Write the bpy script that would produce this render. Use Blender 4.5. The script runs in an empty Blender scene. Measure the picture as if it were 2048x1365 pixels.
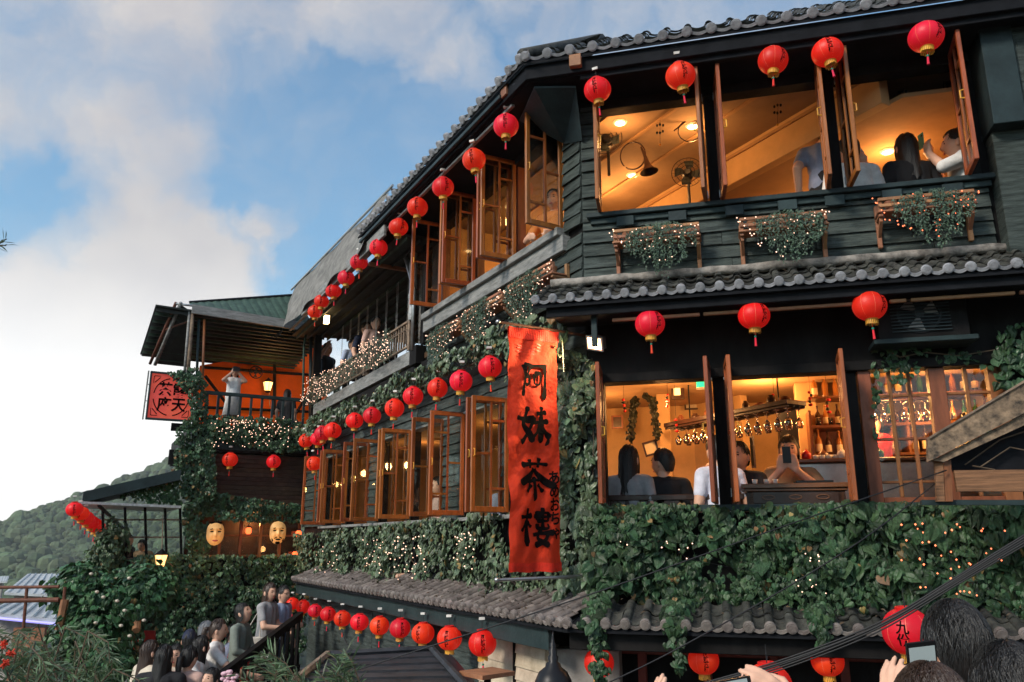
import bpy, bmesh, math, random
import numpy as np
from mathutils import Vector, Matrix, noise, Quaternion
R = math.radians
rnd = random.Random(7)
scn = bpy.context.scene
col = scn.collection

# ------------------------------------------------------------------ camera
CZ = 4.0; FPX = 1600.0; PITCH = R(14.1); SP, CP = math.sin(PITCH), math.cos(PITCH)
cam_d = bpy.data.cameras.new('camera'); cam = bpy.data.objects.new('camera', cam_d); col.objects.link(cam)
cam.location = (0, 0, CZ); cam.rotation_euler = (math.pi / 2 + PITCH, 0, 0)
cam_d.sensor_width = 36; cam_d.lens = FPX / 2048 * 36; cam_d.clip_start = .05; cam_d.clip_end = 6000
scn.camera = cam
def ray(x, y):
    v = 682.5 - y
    return Vector((x - 1024, FPX * CP - v * SP, FPX * SP + v * CP))

# ------------------------------------------------------------------ world, sun, exposure
SUN_EL, SUN_AZ = R(34), R(-131)          # azimuth clockwise from +Y: the brighter sky lies left of and behind the camera
world = bpy.data.worlds.new('World'); scn.world = world; world.use_nodes = True
wn, wl = world.node_tree.nodes, world.node_tree.links
wn.clear()
def W(t, **k):
    n = wn.new(t)
    for a, b in k.items(): setattr(n, a, b)
    return n
def wmath(op, a, b=None, c=None, clamp=False):
    n = W('ShaderNodeMath', operation=op, use_clamp=clamp)
    for i, q in enumerate((a, b, c)):
        if q is None: continue
        if isinstance(q, (int, float)): n.inputs[i].default_value = q
        else: wl.new(q, n.inputs[i])
    return n.outputs[0]
wtc = W('ShaderNodeTexCoord')
sky = W('ShaderNodeTexSky', sky_type='NISHITA', sun_disc=False, sun_elevation=SUN_EL, sun_rotation=SUN_AZ, air_density=1.2, dust_density=.6, ozone_density=2.2)
wno = W('ShaderNodeTexNoise'); wno.inputs['Scale'].default_value = 3.1; wno.inputs['Detail'].default_value = 7; wno.inputs['Roughness'].default_value = .6
wl.new(wtc.outputs['Generated'], wno.inputs['Vector'])
sub = W('ShaderNodeVectorMath', operation='SUBTRACT'); wl.new(wno.outputs['Color'], sub.inputs[0]); sub.inputs[1].default_value = (.5, .5, .5)
sca = W('ShaderNodeVectorMath', operation='SCALE'); wl.new(sub.outputs[0], sca.inputs[0]); sca.inputs['Scale'].default_value = .30
add = W('ShaderNodeVectorMath', operation='ADD'); wl.new(wtc.outputs['Generated'], add.inputs[0]); wl.new(sca.outputs[0], add.inputs[1])
nrm = W('ShaderNodeVectorMath', operation='NORMALIZE'); wl.new(add.outputs[0], nrm.inputs[0])
def blob(x, y, rad):                      # a soft cap of sky round one direction
    d = ray(x, y).normalized()
    dt = W('ShaderNodeVectorMath', operation='DOT_PRODUCT'); wl.new(nrm.outputs[0], dt.inputs[0]); dt.inputs[1].default_value = d
    mr = W('ShaderNodeMapRange', interpolation_type='SMOOTHSTEP'); wl.new(dt.outputs['Value'], mr.inputs[0])
    mr.inputs[1].default_value = math.cos(rad); mr.inputs[2].default_value = math.cos(rad * .08)
    return mr.outputs[0]
wn2 = W('ShaderNodeTexNoise'); wn2.inputs['Scale'].default_value = 2.6; wn2.inputs['Detail'].default_value = 8; wn2.inputs['Roughness'].default_value = .55
wl.new(nrm.outputs[0], wn2.inputs['Vector'])
dens = wmath('MULTIPLY_ADD', wn2.outputs['Fac'], 2.4, -.86)      # broken cloud everywhere; extra cover added beyond the view offsets the blue light
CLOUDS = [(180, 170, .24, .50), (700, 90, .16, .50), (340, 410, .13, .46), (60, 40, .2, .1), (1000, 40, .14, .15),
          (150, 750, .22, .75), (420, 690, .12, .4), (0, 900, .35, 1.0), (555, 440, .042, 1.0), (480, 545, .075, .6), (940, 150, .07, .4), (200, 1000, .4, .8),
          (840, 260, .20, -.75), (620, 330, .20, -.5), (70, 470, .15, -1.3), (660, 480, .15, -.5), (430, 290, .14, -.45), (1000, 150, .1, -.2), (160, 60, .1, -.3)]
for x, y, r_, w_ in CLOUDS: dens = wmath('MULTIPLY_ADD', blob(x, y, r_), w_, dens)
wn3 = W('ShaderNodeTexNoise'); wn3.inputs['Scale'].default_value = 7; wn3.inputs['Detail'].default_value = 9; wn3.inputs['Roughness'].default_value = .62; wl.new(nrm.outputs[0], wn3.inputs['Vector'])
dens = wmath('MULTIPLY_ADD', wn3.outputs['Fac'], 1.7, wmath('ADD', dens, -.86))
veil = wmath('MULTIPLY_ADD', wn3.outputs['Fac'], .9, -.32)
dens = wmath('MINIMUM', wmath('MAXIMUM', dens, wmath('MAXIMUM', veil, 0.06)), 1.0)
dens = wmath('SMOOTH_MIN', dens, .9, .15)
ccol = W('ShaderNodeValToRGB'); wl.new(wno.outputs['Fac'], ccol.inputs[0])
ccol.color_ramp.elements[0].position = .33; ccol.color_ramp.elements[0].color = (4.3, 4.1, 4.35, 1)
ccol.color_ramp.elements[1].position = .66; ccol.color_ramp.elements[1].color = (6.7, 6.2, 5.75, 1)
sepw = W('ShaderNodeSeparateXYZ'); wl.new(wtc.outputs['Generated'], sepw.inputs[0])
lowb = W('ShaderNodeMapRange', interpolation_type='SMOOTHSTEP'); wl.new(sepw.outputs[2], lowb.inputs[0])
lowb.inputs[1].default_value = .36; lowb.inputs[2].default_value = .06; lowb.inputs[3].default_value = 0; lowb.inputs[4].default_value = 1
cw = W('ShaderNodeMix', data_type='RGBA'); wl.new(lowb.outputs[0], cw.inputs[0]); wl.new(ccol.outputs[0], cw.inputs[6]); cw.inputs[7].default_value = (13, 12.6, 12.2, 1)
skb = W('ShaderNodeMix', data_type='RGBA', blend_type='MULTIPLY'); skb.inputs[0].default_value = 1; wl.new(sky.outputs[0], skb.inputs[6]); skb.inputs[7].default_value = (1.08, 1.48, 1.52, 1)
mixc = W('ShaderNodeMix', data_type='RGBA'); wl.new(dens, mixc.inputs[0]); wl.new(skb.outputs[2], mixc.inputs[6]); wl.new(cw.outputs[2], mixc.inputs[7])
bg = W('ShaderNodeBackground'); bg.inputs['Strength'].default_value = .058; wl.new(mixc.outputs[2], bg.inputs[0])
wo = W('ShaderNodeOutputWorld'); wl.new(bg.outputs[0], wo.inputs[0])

sun_d = bpy.data.lights.new('sun', 'SUN'); sun_d.energy = 1.5; sun_d.angle = R(14); sun_d.color = (1.0, .90, .78)
sun = bpy.data.objects.new('sun', sun_d); col.objects.link(sun)
sdir = Vector((math.sin(SUN_AZ) * math.cos(SUN_EL), math.cos(SUN_AZ) * math.cos(SUN_EL), math.sin(SUN_EL)))
sun.rotation_euler = sdir.to_track_quat('Z', 'Y').to_euler(); sun.location = (-20, -10, 30)

scn.render.engine = 'CYCLES'
vs = scn.view_settings; vs.view_transform = 'Standard'; vs.look = 'None'; vs.exposure = 1.12; vs.gamma = 1; vs.use_curve_mapping = False
cy = scn.cycles
cy.use_denoising = True; cy.max_bounces = 6; cy.diffuse_bounces = 3; cy.glossy_bounces = 2; cy.transmission_bounces = 4; cy.transparent_max_bounces = 12
cy.caustics_reflective = False; cy.caustics_refractive = False; cy.sample_clamp_indirect = 4
cy.use_adaptive_sampling = True; cy.adaptive_threshold = .02
try: cy.denoiser = 'OPENIMAGEDENOISE'
except Exception: pass

# ------------------------------------------------------------------ frames: facade A faces us, facade B recedes, wing C closes the view
class Fr:
    def __init__(s, O, u, n): s.O = Vector((O[0], O[1])); s.u = Vector(u); s.n = Vector(n)
    def pt(s, a, o, z):
        q = s.O + s.u * a + s.n * o
        return Vector((q.x, q.y, z))
    def px(s, x, y, o=0):                 # a pixel's ray cut with this wall's plane moved out by o: (along, height)
        r = ray(x, y); d = (s.O.dot(s.n) + o) / (r.x * s.n.x + r.y * s.n.y)
        return (Vector((r.x * d, r.y * d)) - s.O).dot(s.u), r.z * d + CZ
    def at(s, x, y, o=0):
        a, z = s.px(x, y, o); return s.pt(a, o, z)
    def mat(s): return Matrix(((s.u.x, s.n.x, 0), (s.u.y, s.n.y, 0), (0, 0, 1)))
def vd(b): return (math.sin(R(b)), math.cos(R(b)))
_ua, _ub = vd(104.6), vd(-28.2)
A = Fr((.665, 7.0), _ua, (_ua[1], -_ua[0]))
B = Fr((.665, 7.0), _ub, (-_ub[1], _ub[0]))
_E = B.pt(9.82, 0, 0)
C = Fr((_E.x, _E.y), tuple(B.n), tuple(-B.u))
G = Fr((0, 0), (1, 0), (0, -1))           # plain axes: o counts towards the camera

# ------------------------------------------------------------------ materials
MATS = {}
def mat(name, c, rough=.6, var=0, vscale=8, bump=0, bscale=40, metal=0, spec=.4, emit=None, estr=0, stretch=None, transl=0, c2=None, rv=0, coat=0, attr=None, detail=5):
    m = bpy.data.materials.new(name); m.use_nodes = True; nt = m.node_tree; N, L = nt.nodes, nt.links
    b = N['Principled BSDF']; b.inputs['Roughness'].default_value = rough; b.inputs['Metallic'].default_value = metal
    b.inputs['Specular IOR Level'].default_value = spec
    if coat: b.inputs['Coat Weight'].default_value = coat; b.inputs['Coat Roughness'].default_value = .25
    c = tuple(c) + (1,)
    tc = N.new('ShaderNodeTexCoord'); mp = N.new('ShaderNodeMapping'); L.new(tc.outputs['Object'], mp.inputs[0])
    if stretch: mp.inputs['Scale'].default_value = stretch
    oi = N.new('ShaderNodeObjectInfo')
    off = N.new('ShaderNodeVectorMath'); off.operation = 'SCALE'; off.inputs[0].default_value = (13, 7, 5); L.new(oi.outputs['Random'], off.inputs['Scale'])
    L.new(off.outputs[0], mp.inputs['Location'])
    out = None
    if var or c2:
        n = N.new('ShaderNodeTexNoise'); n.inputs['Scale'].default_value = vscale; n.inputs['Detail'].default_value = detail; n.inputs['Roughness'].default_value = .65
        L.new(mp.outputs[0], n.inputs['Vector'])
        r = N.new('ShaderNodeValToRGB'); L.new(n.outputs['Fac'], r.inputs[0])
        r.color_ramp.elements[0].position = .32; r.color_ramp.elements[1].position = .68
        lo = tuple(max(0, q * (1 - var)) for q in c[:3]) + (1,); hi = tuple(c2) + (1,) if c2 else tuple(min(1, q * (1 + var)) for q in c[:3]) + (1,)
        r.color_ramp.elements[0].color = lo; r.color_ramp.elements[1].color = hi; out = r.outputs[0]
        if rv == 0: pass
    if rv or attr:
        h = N.new('ShaderNodeHueSaturation')
        if out: L.new(out, h.inputs['Color'])
        else: h.inputs['Color'].default_value = c
        src = oi.outputs['Random']
        if attr:
            at = N.new('ShaderNodeAttribute'); at.attribute_name = attr; 
            ad = N.new('ShaderNodeMath'); ad.operation = 'ADD'; L.new(at.outputs['Fac'], ad.inputs[0]); L.new(oi.outputs['Random'], ad.inputs[1])
            fr = N.new('ShaderNodeMath'); fr.operation = 'FRACT'; L.new(ad.outputs[0], fr.inputs[0]); src = fr.outputs[0]
        mr = N.new('ShaderNodeMapRange'); L.new(src, mr.inputs[0]); k = rv or .5
        mr.inputs[3].default_value = 1 - k; mr.inputs[4].default_value = 1 + k; L.new(mr.outputs[0], h.inputs['Value'])
        m2 = N.new('ShaderNodeMapRange'); w = N.new('ShaderNodeMath'); w.operation = 'FRACT'
        w2 = N.new('ShaderNodeMath'); w2.operation = 'MULTIPLY'; L.new(src, w2.inputs[0]); w2.inputs[1].default_value = 7.31; L.new(w2.outputs[0], w.inputs[0])
        L.new(w.outputs[0], m2.inputs[0]); m2.inputs[3].default_value = .472 if attr else .488; m2.inputs[4].default_value = .520 if attr else .512
        L.new(m2.outputs[0], h.inputs['Hue']); out = h.outputs[0]
    if out: L.new(out, b.inputs['Base Color'])
    else: b.inputs['Base Color'].default_value = c
    if bump:
        n = N.new('ShaderNodeTexNoise'); n.inputs['Scale'].default_value = bscale; n.inputs['Detail'].default_value = 4; L.new(mp.outputs[0], n.inputs['Vector'])
        bp = N.new('ShaderNodeBump'); bp.inputs['Strength'].default_value = bump; bp.inputs['Distance'].default_value = .01
        L.new(n.outputs['Fac'], bp.inputs['Height']); L.new(bp.outputs[0], b.inputs['Normal'])
    if emit: b.inputs['Emission Color'].default_value = tuple(emit) + (1,); b.inputs['Emission Strength'].default_value = estr * .75
    if transl:
        t = N.new('ShaderNodeBsdfTranslucent'); mx = N.new('ShaderNodeMixShader'); mx.inputs[0].default_value = transl
        if out: L.new(out, t.inputs[0])
        else: t.inputs[0].default_value = c
        L.new(b.outputs[0], mx.inputs[1]); L.new(t.outputs[0], mx.inputs[2]); L.new(mx.outputs[0], N['Material Output'].inputs[0])
    MATS[name] = m; return m
def M(n): return MATS[n]
mat('siding', (.047, .064, .061), .7, .5, 4, .9, 30, c2=(.095, .118, .11), stretch=(1, 1, 9), rv=.22, spec=.22)
mat('trim_green', (.026, .043, .046), .5, .3, 4, .3, 30, rv=.15, spec=.22)
mat('dark_wood', (.013, .012, .012), .6, .4, 5, .4, 25, stretch=(1, 1, .3), rv=.15, spec=.08)
mat('brown_wall', (.06, .032, .022), .6, .4, 6, .3, 30, rv=.15, spec=.22)
mat('soffit', (.012, .013, .016), .75, .3, 6, .3, 20, spec=.08)
mat('sash_wood', (.30, .082, .017), .38, .35, 5, .25, 50, stretch=(3, 3, .5), rv=.22, coat=.2)
mat('sash_inner', (.22, .075, .028), .45, .35, 5, .25, 50, stretch=(3, 3, .5), rv=.2)
mat('tile', (.050, .050, .054), .6, .6, 11, .9, 40, rv=.35, c2=(.085, .086, .072))
mat('tile_cap', (.33, .335, .36), .55, .3, 14, .5, 60, rv=.12)
mat('tile_brown', (.125, .10, .09), .5, .45, 8, .6, 40, rv=.25, c2=(.26, .22, .20))
mat('tile_brown_cap', (.21, .18, .165), .5, .35, 10, .5, 60, rv=.2)
mat('mortar', (.22, .20, .18), .85, .6, 7, 1, 25, c2=(.42, .38, .34))
mat('red_paper', (.72, .012, .010), .42, .12, 6, .15, 60, emit=(1, .02, .012), estr=.16, transl=.25, rv=.22)
mat('gold_trim', (.75, .36, .045), .55, .25, 20, rv=.15)
mat('red_thread', (.75, .02, .03), .7, rv=.15)
mat('jade', (.02, .30, .20), .3)
mat('ink', (.006, .004, .004), .9, spec=.05)
mat('seam', (.95, .22, .12), .5)
mat('garland_dark', (.014, .018, .010), .5, .4, 14, attr='lv')
mat('old_beam', (.035, .030, .027), .85, .3, 13, 1, 30, c2=(.36, .25, .16), detail=10)
mat('ceiling_tan', (.36, .235, .135), .8, .15, 3, .2, 25)
mat('white_plastic', (.72, .70, .66), .5, .15, 10)
mat('black_metal', (.012, .012, .014), .4, metal=.3)
mat('steel', (.42, .42, .42), .32, metal=.9, var=.2, vscale=8)
mat('cable', (.018, .018, .02), .55)
mat('banner', (.74, .042, .009), .8, .18, 5, .9, 22, transl=.3)
mat('banner_trim', (.74, .03, .01), .7, .2, 20, transl=.2)
mat('grey_board', (.22, .225, .22), .65, .35, 5, .6, 30, stretch=(1, 1, 5), c2=(.34, .34, .33))
mat('canvas', (.17, .165, .155), .85, .35, 6, .8, 14, c2=(.27, .26, .24))
mat('green_sheet', (.024, .060, .042), .65, .4, 7, .4, 20, c2=(.055, .105, .075))
mat('dark_sheet', (.030, .036, .034), .6, .3, 6, .3, 20, spec=.22)
mat('orange_tarp', (.92, .105, .006), .8, .12, 3, .4, 10, transl=.7)
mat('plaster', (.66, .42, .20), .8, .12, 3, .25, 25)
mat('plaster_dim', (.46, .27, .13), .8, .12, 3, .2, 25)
mat('floor_wood', (.10, .055, .03), .5, .3, 5, .2, 30)
mat('furniture', (.05, .022, .014), .38, .3, 8, .2, 40, coat=.2)
mat('table_wood', (.17, .065, .025), .35, .3, 6, .2, 40, coat=.3)
mat('pine', (.34, .155, .075), .55, .3, 6, .4, 40, rv=.2)
mat('weathered', (.13, .105, .09), .8, .75, 6, 1, 22, c2=(.38, .27, .19), detail=9)
mat('plank_brown', (.24, .115, .055), .6, .5, 5, .6, 40, stretch=(.6, .6, 14))
mat('beige_board', (.50, .40, .29), .65, .25, 4, .5, 30, rv=.12, c2=(.66, .55, .42))
mat('plank_roof', (.035, .035, .04), .5, .4, 6, .4, 30, rv=.2)
mat('ivy_big', (.034, .076, .032), .46, .55, 9, .8, 24, attr='lv', spec=.35, transl=.12)
mat('ivy_pale', (.095, .140, .075), .34, .3, 14, .4, 30, attr='lv', spec=.5, transl=.12)
mat('ivy_dark', (.040, .095, .042), .36, .3, 14, .4, 30, attr='lv', spec=.45, transl=.1)
mat('bush', (.035, .105, .036), .42, .3, 14, .4, 30, attr='lv', spec=.45, transl=.12)
mat('basket', (.075, .125, .085), .5, .3, 14, attr='lv', spec=.4, transl=.1)
mat('willow', (.085, .14, .07), .45, .3, 14, attr='lv', spec=.5, transl=.2)
mat('dead_leaf', (.20, .13, .045), .6, .4, 14, attr='lv')
mat('stem', (.10, .07, .045), .7, .3, 20)
mat('bark', (.05, .042, .035), .85, .5, 10, .8, 30)
mat('bulb_warm', (.9, .6, .45), .4, emit=(1, .60, .42), estr=1.5)
mat('bulb_red', (.9, .25, .12), .4, emit=(1, .18, .07), estr=2.0)
mat('lamp_glow', (1, .75, .4), .4, emit=(1, .62, .26), estr=7)
mat('flood_glow', (1, .9, .7), .4, emit=(1, .80, .48), estr=16)
mat('lamp_shade', (.9, .6, .3), .5, emit=(1, .50, .16), estr=1.9)
mat('red_lamp', (.9, .15, .05), .5, emit=(1, .12, .03), estr=1.8)
mat('green_lamp', (.02, .5, .2), .4, emit=(.02, .9, .35), estr=.9)
mat('mask_skin', (.85, .50, .20), .55, .12, 12, .3, 40, emit=(1, .50, .14), estr=.10)
mat('paper', (.62, .52, .38), .7, .2, 12)
mat('glass_bottle', (.05, .018, .008), .12, spec=.6)
mat('bottle_amber', (.42, .16, .03), .12, spec=.6)
mat('bottle_green', (.02, .09, .035), .12, spec=.6)
mat('label_cream', (.75, .62, .40), .6)
mat('red_gloss', (.6, .015, .012), .3)
mat('cup_white', (.75, .72, .66), .35)
mat('skin', (.74, .43, .30), .5, .08, 10, spec=.35)
mat('hair', (.010, .009, .009), .5, .4, 60, .7, 120, stretch=(1, 1, .08), spec=.5)
mat('hair_brown', (.040, .022, .015), .42, .4, 60, .7, 120, stretch=(1, 1, .08), spec=.5)
mat('eye', (.01, .008, .008), .2); mat('lip', (.45, .10, .09), .45)
for nm, c in dict(grey=(.36, .36, .37), white=(.75, .74, .72), black=(.014, .014, .017), dark=(.03, .03, .034), navy=(.02, .028, .06), blue=(.36, .44, .62), red=(.62, .02, .02), orange=(.68, .24, .06),
                  pink=(.55, .36, .31), cream=(.62, .54, .43), tan=(.42, .28, .16), sage=(.20, .23, .20), denim=(.05, .08, .15), bluegrey=(.25, .28, .38), lavender=(.72, .73, .86)).items():
    mat('cloth_' + nm, c, .85, .18, 10, .6, 18)
mat('screen', (.22, .25, .25), .3, emit=(.35, .42, .42), estr=.25)
mat('phone_teal', (.03, .35, .28), .35)
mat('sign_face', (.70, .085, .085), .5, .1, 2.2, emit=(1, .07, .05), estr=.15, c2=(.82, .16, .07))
mat('stone', (.20, .19, .175), .85, .35, 5, .8, 20)
mat('earth', (.09, .075, .055), .9, .4, 3, .8, 10)
mat('forest', (.070, .098, .050), .8, .5, .15, attr='lv', spec=.2, rv=.6)
mat('hillside', (.018, .028, .015), .9, .4, .06, .8, .4, spec=.2)
mat('sheet_roof', (.42, .45, .47), .5, .25, 2.5, .3, 8)
mat('rust', (.14, .05, .03), .7, .4, 12, .4, 30)
mat('flower_red', (.62, .05, .02), .6); mat('flower_orange', (.8, .3, .06), .6); mat('flower_pink', (.72, .45, .52), .6); mat('flower_yellow', (.8, .62, .1), .6)
mat('tote', (.60, .55, .48), .85, .1, 10)
mat('clear_wrap', (.55, .58, .60), .25, .3, 20, 1, 40, transl=.3)
mat('red_panel', (.42, .015, .012), .6, .2, 8)
mat('dim_red_wood', (.16, .022, .012), .5, .3, 8)
mat('concrete', (.30, .28, .255), .8, .25, 6, .5, 25)
mat('led_strip', (.4, .4, .9), .4, emit=(.35, .30, 1), estr=.5)
def glass_mat():
    m = bpy.data.materials.new('pane_glass'); m.use_nodes = True; N, L = m.node_tree.nodes, m.node_tree.links
    N.remove(N['Principled BSDF'])
    t = N.new('ShaderNodeBsdfTransparent'); t.inputs[0].default_value = (.93, .95, .93, 1); g = N.new('ShaderNodeBsdfGlossy'); g.inputs['Roughness'].default_value = .03
    fz = N.new('ShaderNodeFresnel'); fz.inputs[0].default_value = 1.5; mx = N.new('ShaderNodeMixShader')
    L.new(fz.outputs[0], mx.inputs[0]); L.new(t.outputs[0], mx.inputs[1]); L.new(g.outputs[0], mx.inputs[2]); L.new(mx.outputs[0], N['Material Output'].inputs[0])
    MATS['pane_glass'] = m
glass_mat()

# ------------------------------------------------------------------ mesh builder
ORG = {}
def link(o, parent=None):
    col.objects.link(o)
    if parent is not None: o.parent = parent
    return o
def tag(o, label=None, cat=None, group=None, kind=None):
    if label: o['label'] = label
    if cat: o['category'] = cat
    if group: o['group'] = group
    if kind: o['kind'] = kind
    return o
def thing(name, loc, label, cat, group=None, rz=0):
    o = bpy.data.objects.new(name, None); col.objects.link(o); o.empty_display_size = .1; o.location = loc; o.rotation_euler.z = rz
    ORG[o] = Vector(loc); return tag(o, label, cat, group)
class MB:
    def __init__(s): s.v = []; s.f = []; s.lv = None
    def raw(s, vs, fs):
        b = len(s.v); s.v += [tuple(q) for q in vs]; s.f += [tuple(i + b for i in q) for q in fs]; return s
    def hexa(s, p):                      # p: 4 lower then 4 upper corners
        return s.raw(p, [(0, 3, 2, 1), (4, 5, 6, 7), (0, 1, 5, 4), (1, 2, 6, 5), (2, 3, 7, 6), (3, 0, 4, 7)])
    def box(s, F, a0, a1, o0, o1, z0, z1):
        return s.hexa([F.pt(a0, o0, z0), F.pt(a1, o0, z0), F.pt(a1, o1, z0), F.pt(a0, o1, z0), F.pt(a0, o0, z1), F.pt(a1, o0, z1), F.pt(a1, o1, z1), F.pt(a0, o1, z1)])
    def cbox(s, F, a0, a1, o0, o1, z0, z1, c=.006):   # a box with chamfered edges
        lim = min(abs(a1 - a0), abs(o1 - o0), abs(z1 - z0)) * .3; c = min(c, lim)
        A_, O_, Z_ = (a0, a1), (o0, o1), (z0, z1); d = (1, -1); idx = {}; vs = []
        for i in (0, 1):
            for j in (0, 1):
                for k in (0, 1):
                    for ax in range(3):
                        idx[i, j, k, ax] = len(vs)
                        vs.append(F.pt(A_[i] + (0 if ax == 0 else d[i] * c), O_[j] + (0 if ax == 1 else d[j] * c), Z_[k] + (0 if ax == 2 else d[k] * c)))
        fs = []
        for ax in range(3):
            for e in (0, 1):
                q = []
                for (m, n) in ((0, 0), (1, 0), (1, 1), (0, 1)):
                    t = [m, n]; t.insert(ax, e); q.append(idx[tuple(t) + (ax,)])
                fs.append(q)
        for ax in range(3):
            o2 = [x for x in range(3) if x != ax]
            for m in (0, 1):
                for n in (0, 1):
                    t = [0, 0, 0]; t[o2[0]] = m; t[o2[1]] = n; t0 = tuple(t); t[ax] = 1; t1 = tuple(t)
                    fs.append([idx[t0 + (o2[0],)], idx[t1 + (o2[0],)], idx[t1 + (o2[1],)], idx[t0 + (o2[1],)]])
        for i in (0, 1):
            for j in (0, 1):
                for k in (0, 1): fs.append([idx[i, j, k, 0], idx[i, j, k, 1], idx[i, j, k, 2]])
        return s.raw(vs, fs)
    def tube(s, pts, r, n=8, cap=True):
        pts = [Vector(p) for p in pts]; k = len(pts); rs = r if isinstance(r, (list, tuple)) else [r] * k
        b = len(s.v); up = Vector((0, 0, 1)); prev = None
        for i, p in enumerate(pts):
            d = (pts[min(i + 1, k - 1)] - pts[max(i - 1, 0)])
            d = d.normalized() if d.length > 1e-9 else Vector((0, 0, 1))
            if prev is None: x = d.cross(up if abs(d.z) < .9 else Vector((1, 0, 0))).normalized()
            else: x = (prev - d * prev.dot(d)).normalized() if (prev - d * prev.dot(d)).length > 1e-6 else prev
            prev = x; y = d.cross(x)
            for j in range(n):
                t = 2 * math.pi * j / n; s.v.append(tuple(p + (x * math.cos(t) + y * math.sin(t)) * rs[i]))
        for i in range(k - 1):
            for j in range(n): s.f.append((b + i * n + j, b + i * n + (j + 1) % n, b + (i + 1) * n + (j + 1) % n, b + (i + 1) * n + j))
        if cap: s.f.append(tuple(b + j for j in range(n))[::-1]); s.f.append(tuple(b + (k - 1) * n + j for j in range(n)))
        return s
    def lathe(s, prof, c=(0, 0, 0), n=16, ax=None, cap=True, ex=1, ey=1):   # prof: (radius, height)
        b = len(s.v); c = Vector(c)
        if ax is None: X, Y, Z = Vector((1, 0, 0)), Vector((0, 1, 0)), Vector((0, 0, 1))
        else: Z = Vector(ax).normalized(); X = Z.orthogonal().normalized(); Y = Z.cross(X)
        for r_, h in prof:
            for j in range(n):
                t = 2 * math.pi * j / n; s.v.append(tuple(c + X * (r_ * ex * math.cos(t)) + Y * (r_ * ey * math.sin(t)) + Z * h))
        for i in range(len(prof) - 1):
            for j in range(n): s.f.append((b + i * n + j, b + i * n + (j + 1) % n, b + (i + 1) * n + (j + 1) % n, b + (i + 1) * n + j))
        if cap: s.f.append(tuple(b + j for j in range(n))[::-1]); s.f.append(tuple(b + (len(prof) - 1) * n + j for j in range(n)))
        return s
    def ell(s, c, r, n=12, m=8, rot=None):
        c = Vector(c); b = len(s.v)
        for i in range(m + 1):
            p = math.pi * i / m
            for j in range(n):
                t = 2 * math.pi * j / n; q = Vector((r[0] * math.sin(p) * math.cos(t), r[1] * math.sin(p) * math.sin(t), r[2] * math.cos(p)))
                if rot: q = rot @ q
                s.v.append(tuple(c + q))
        for i in range(m):
            for j in range(n): s.f.append((b + i * n + j, b + (i + 1) * n + j, b + (i + 1) * n + (j + 1) % n, b + i * n + (j + 1) % n))
        return s
    def slab(s, pts, d):                 # a polygon thickened by the vector d
        n = len(pts); pts = [Vector(p) for p in pts]; d = Vector(d)
        return s.raw(pts + [p + d for p in pts], [tuple(range(n))[::-1], tuple(range(n, 2 * n))] + [(i, (i + 1) % n, n + (i + 1) % n, n + i) for i in range(n)])
    def mesh(s, name, m, shift=None, smooth=False):
        me = bpy.data.meshes.new(name); vv = s.v
        if shift is not None: vv = [(q[0] - shift[0], q[1] - shift[1], q[2] - shift[2]) for q in vv]
        me.from_pydata(vv, [], s.f); me.materials.append(M(m) if isinstance(m, str) else m)
        if s.lv is not None:
            at = me.attributes.new('lv', 'FLOAT', 'FACE'); at.data.foreach_set('value', s.lv)
        if smooth: me.polygons.foreach_set('use_smooth', [True] * len(me.polygons))
        me.update(); return me
    def build(s, name, m, parent=None, smooth=False, label=None, cat=None, group=None, kind=None):
        if parent is not None: sh = ORG[parent]; loc = (0, 0, 0)
        else:
            a = np.array(s.v); sh = Vector(((a[:, 0].min() + a[:, 0].max()) / 2, (a[:, 1].min() + a[:, 1].max()) / 2, a[:, 2].min())); loc = sh
        o = bpy.data.objects.new(name, s.mesh(name, m, sh, smooth)); link(o, parent); o.location = loc; ORG[o] = Vector(sh)
        return tag(o, label, cat, group, kind)
def part(name, m, parent, *a, **k):      # one chamfered box as a part: frame, a0,a1,o0,o1,z0,z1
    return MB().cbox(*a, c=k.get('c', .005)).build(name, m, parent)
def share(name, mesh, parent, loc, q=None, sc=None):
    o = bpy.data.objects.new(name, mesh); link(o, parent); o.location = Vector(loc) - (ORG[parent] if parent is not None else Vector())
    if q is not None: o.rotation_mode = 'QUATERNION'; o.rotation_quaternion = q
    if sc is not None: o.scale = sc if not isinstance(sc, (int, float)) else (sc,) * 3
    return o
def copy_tree(o, parent=None):
    c = o.copy(); col.objects.link(c); c.parent = parent
    for ch in list(o.children): copy_tree(ch, c)
    return c
def smoothstep(a, b, x): t = min(1, max(0, (x - a) / (b - a))); return t * t * (3 - 2 * t)
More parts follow.
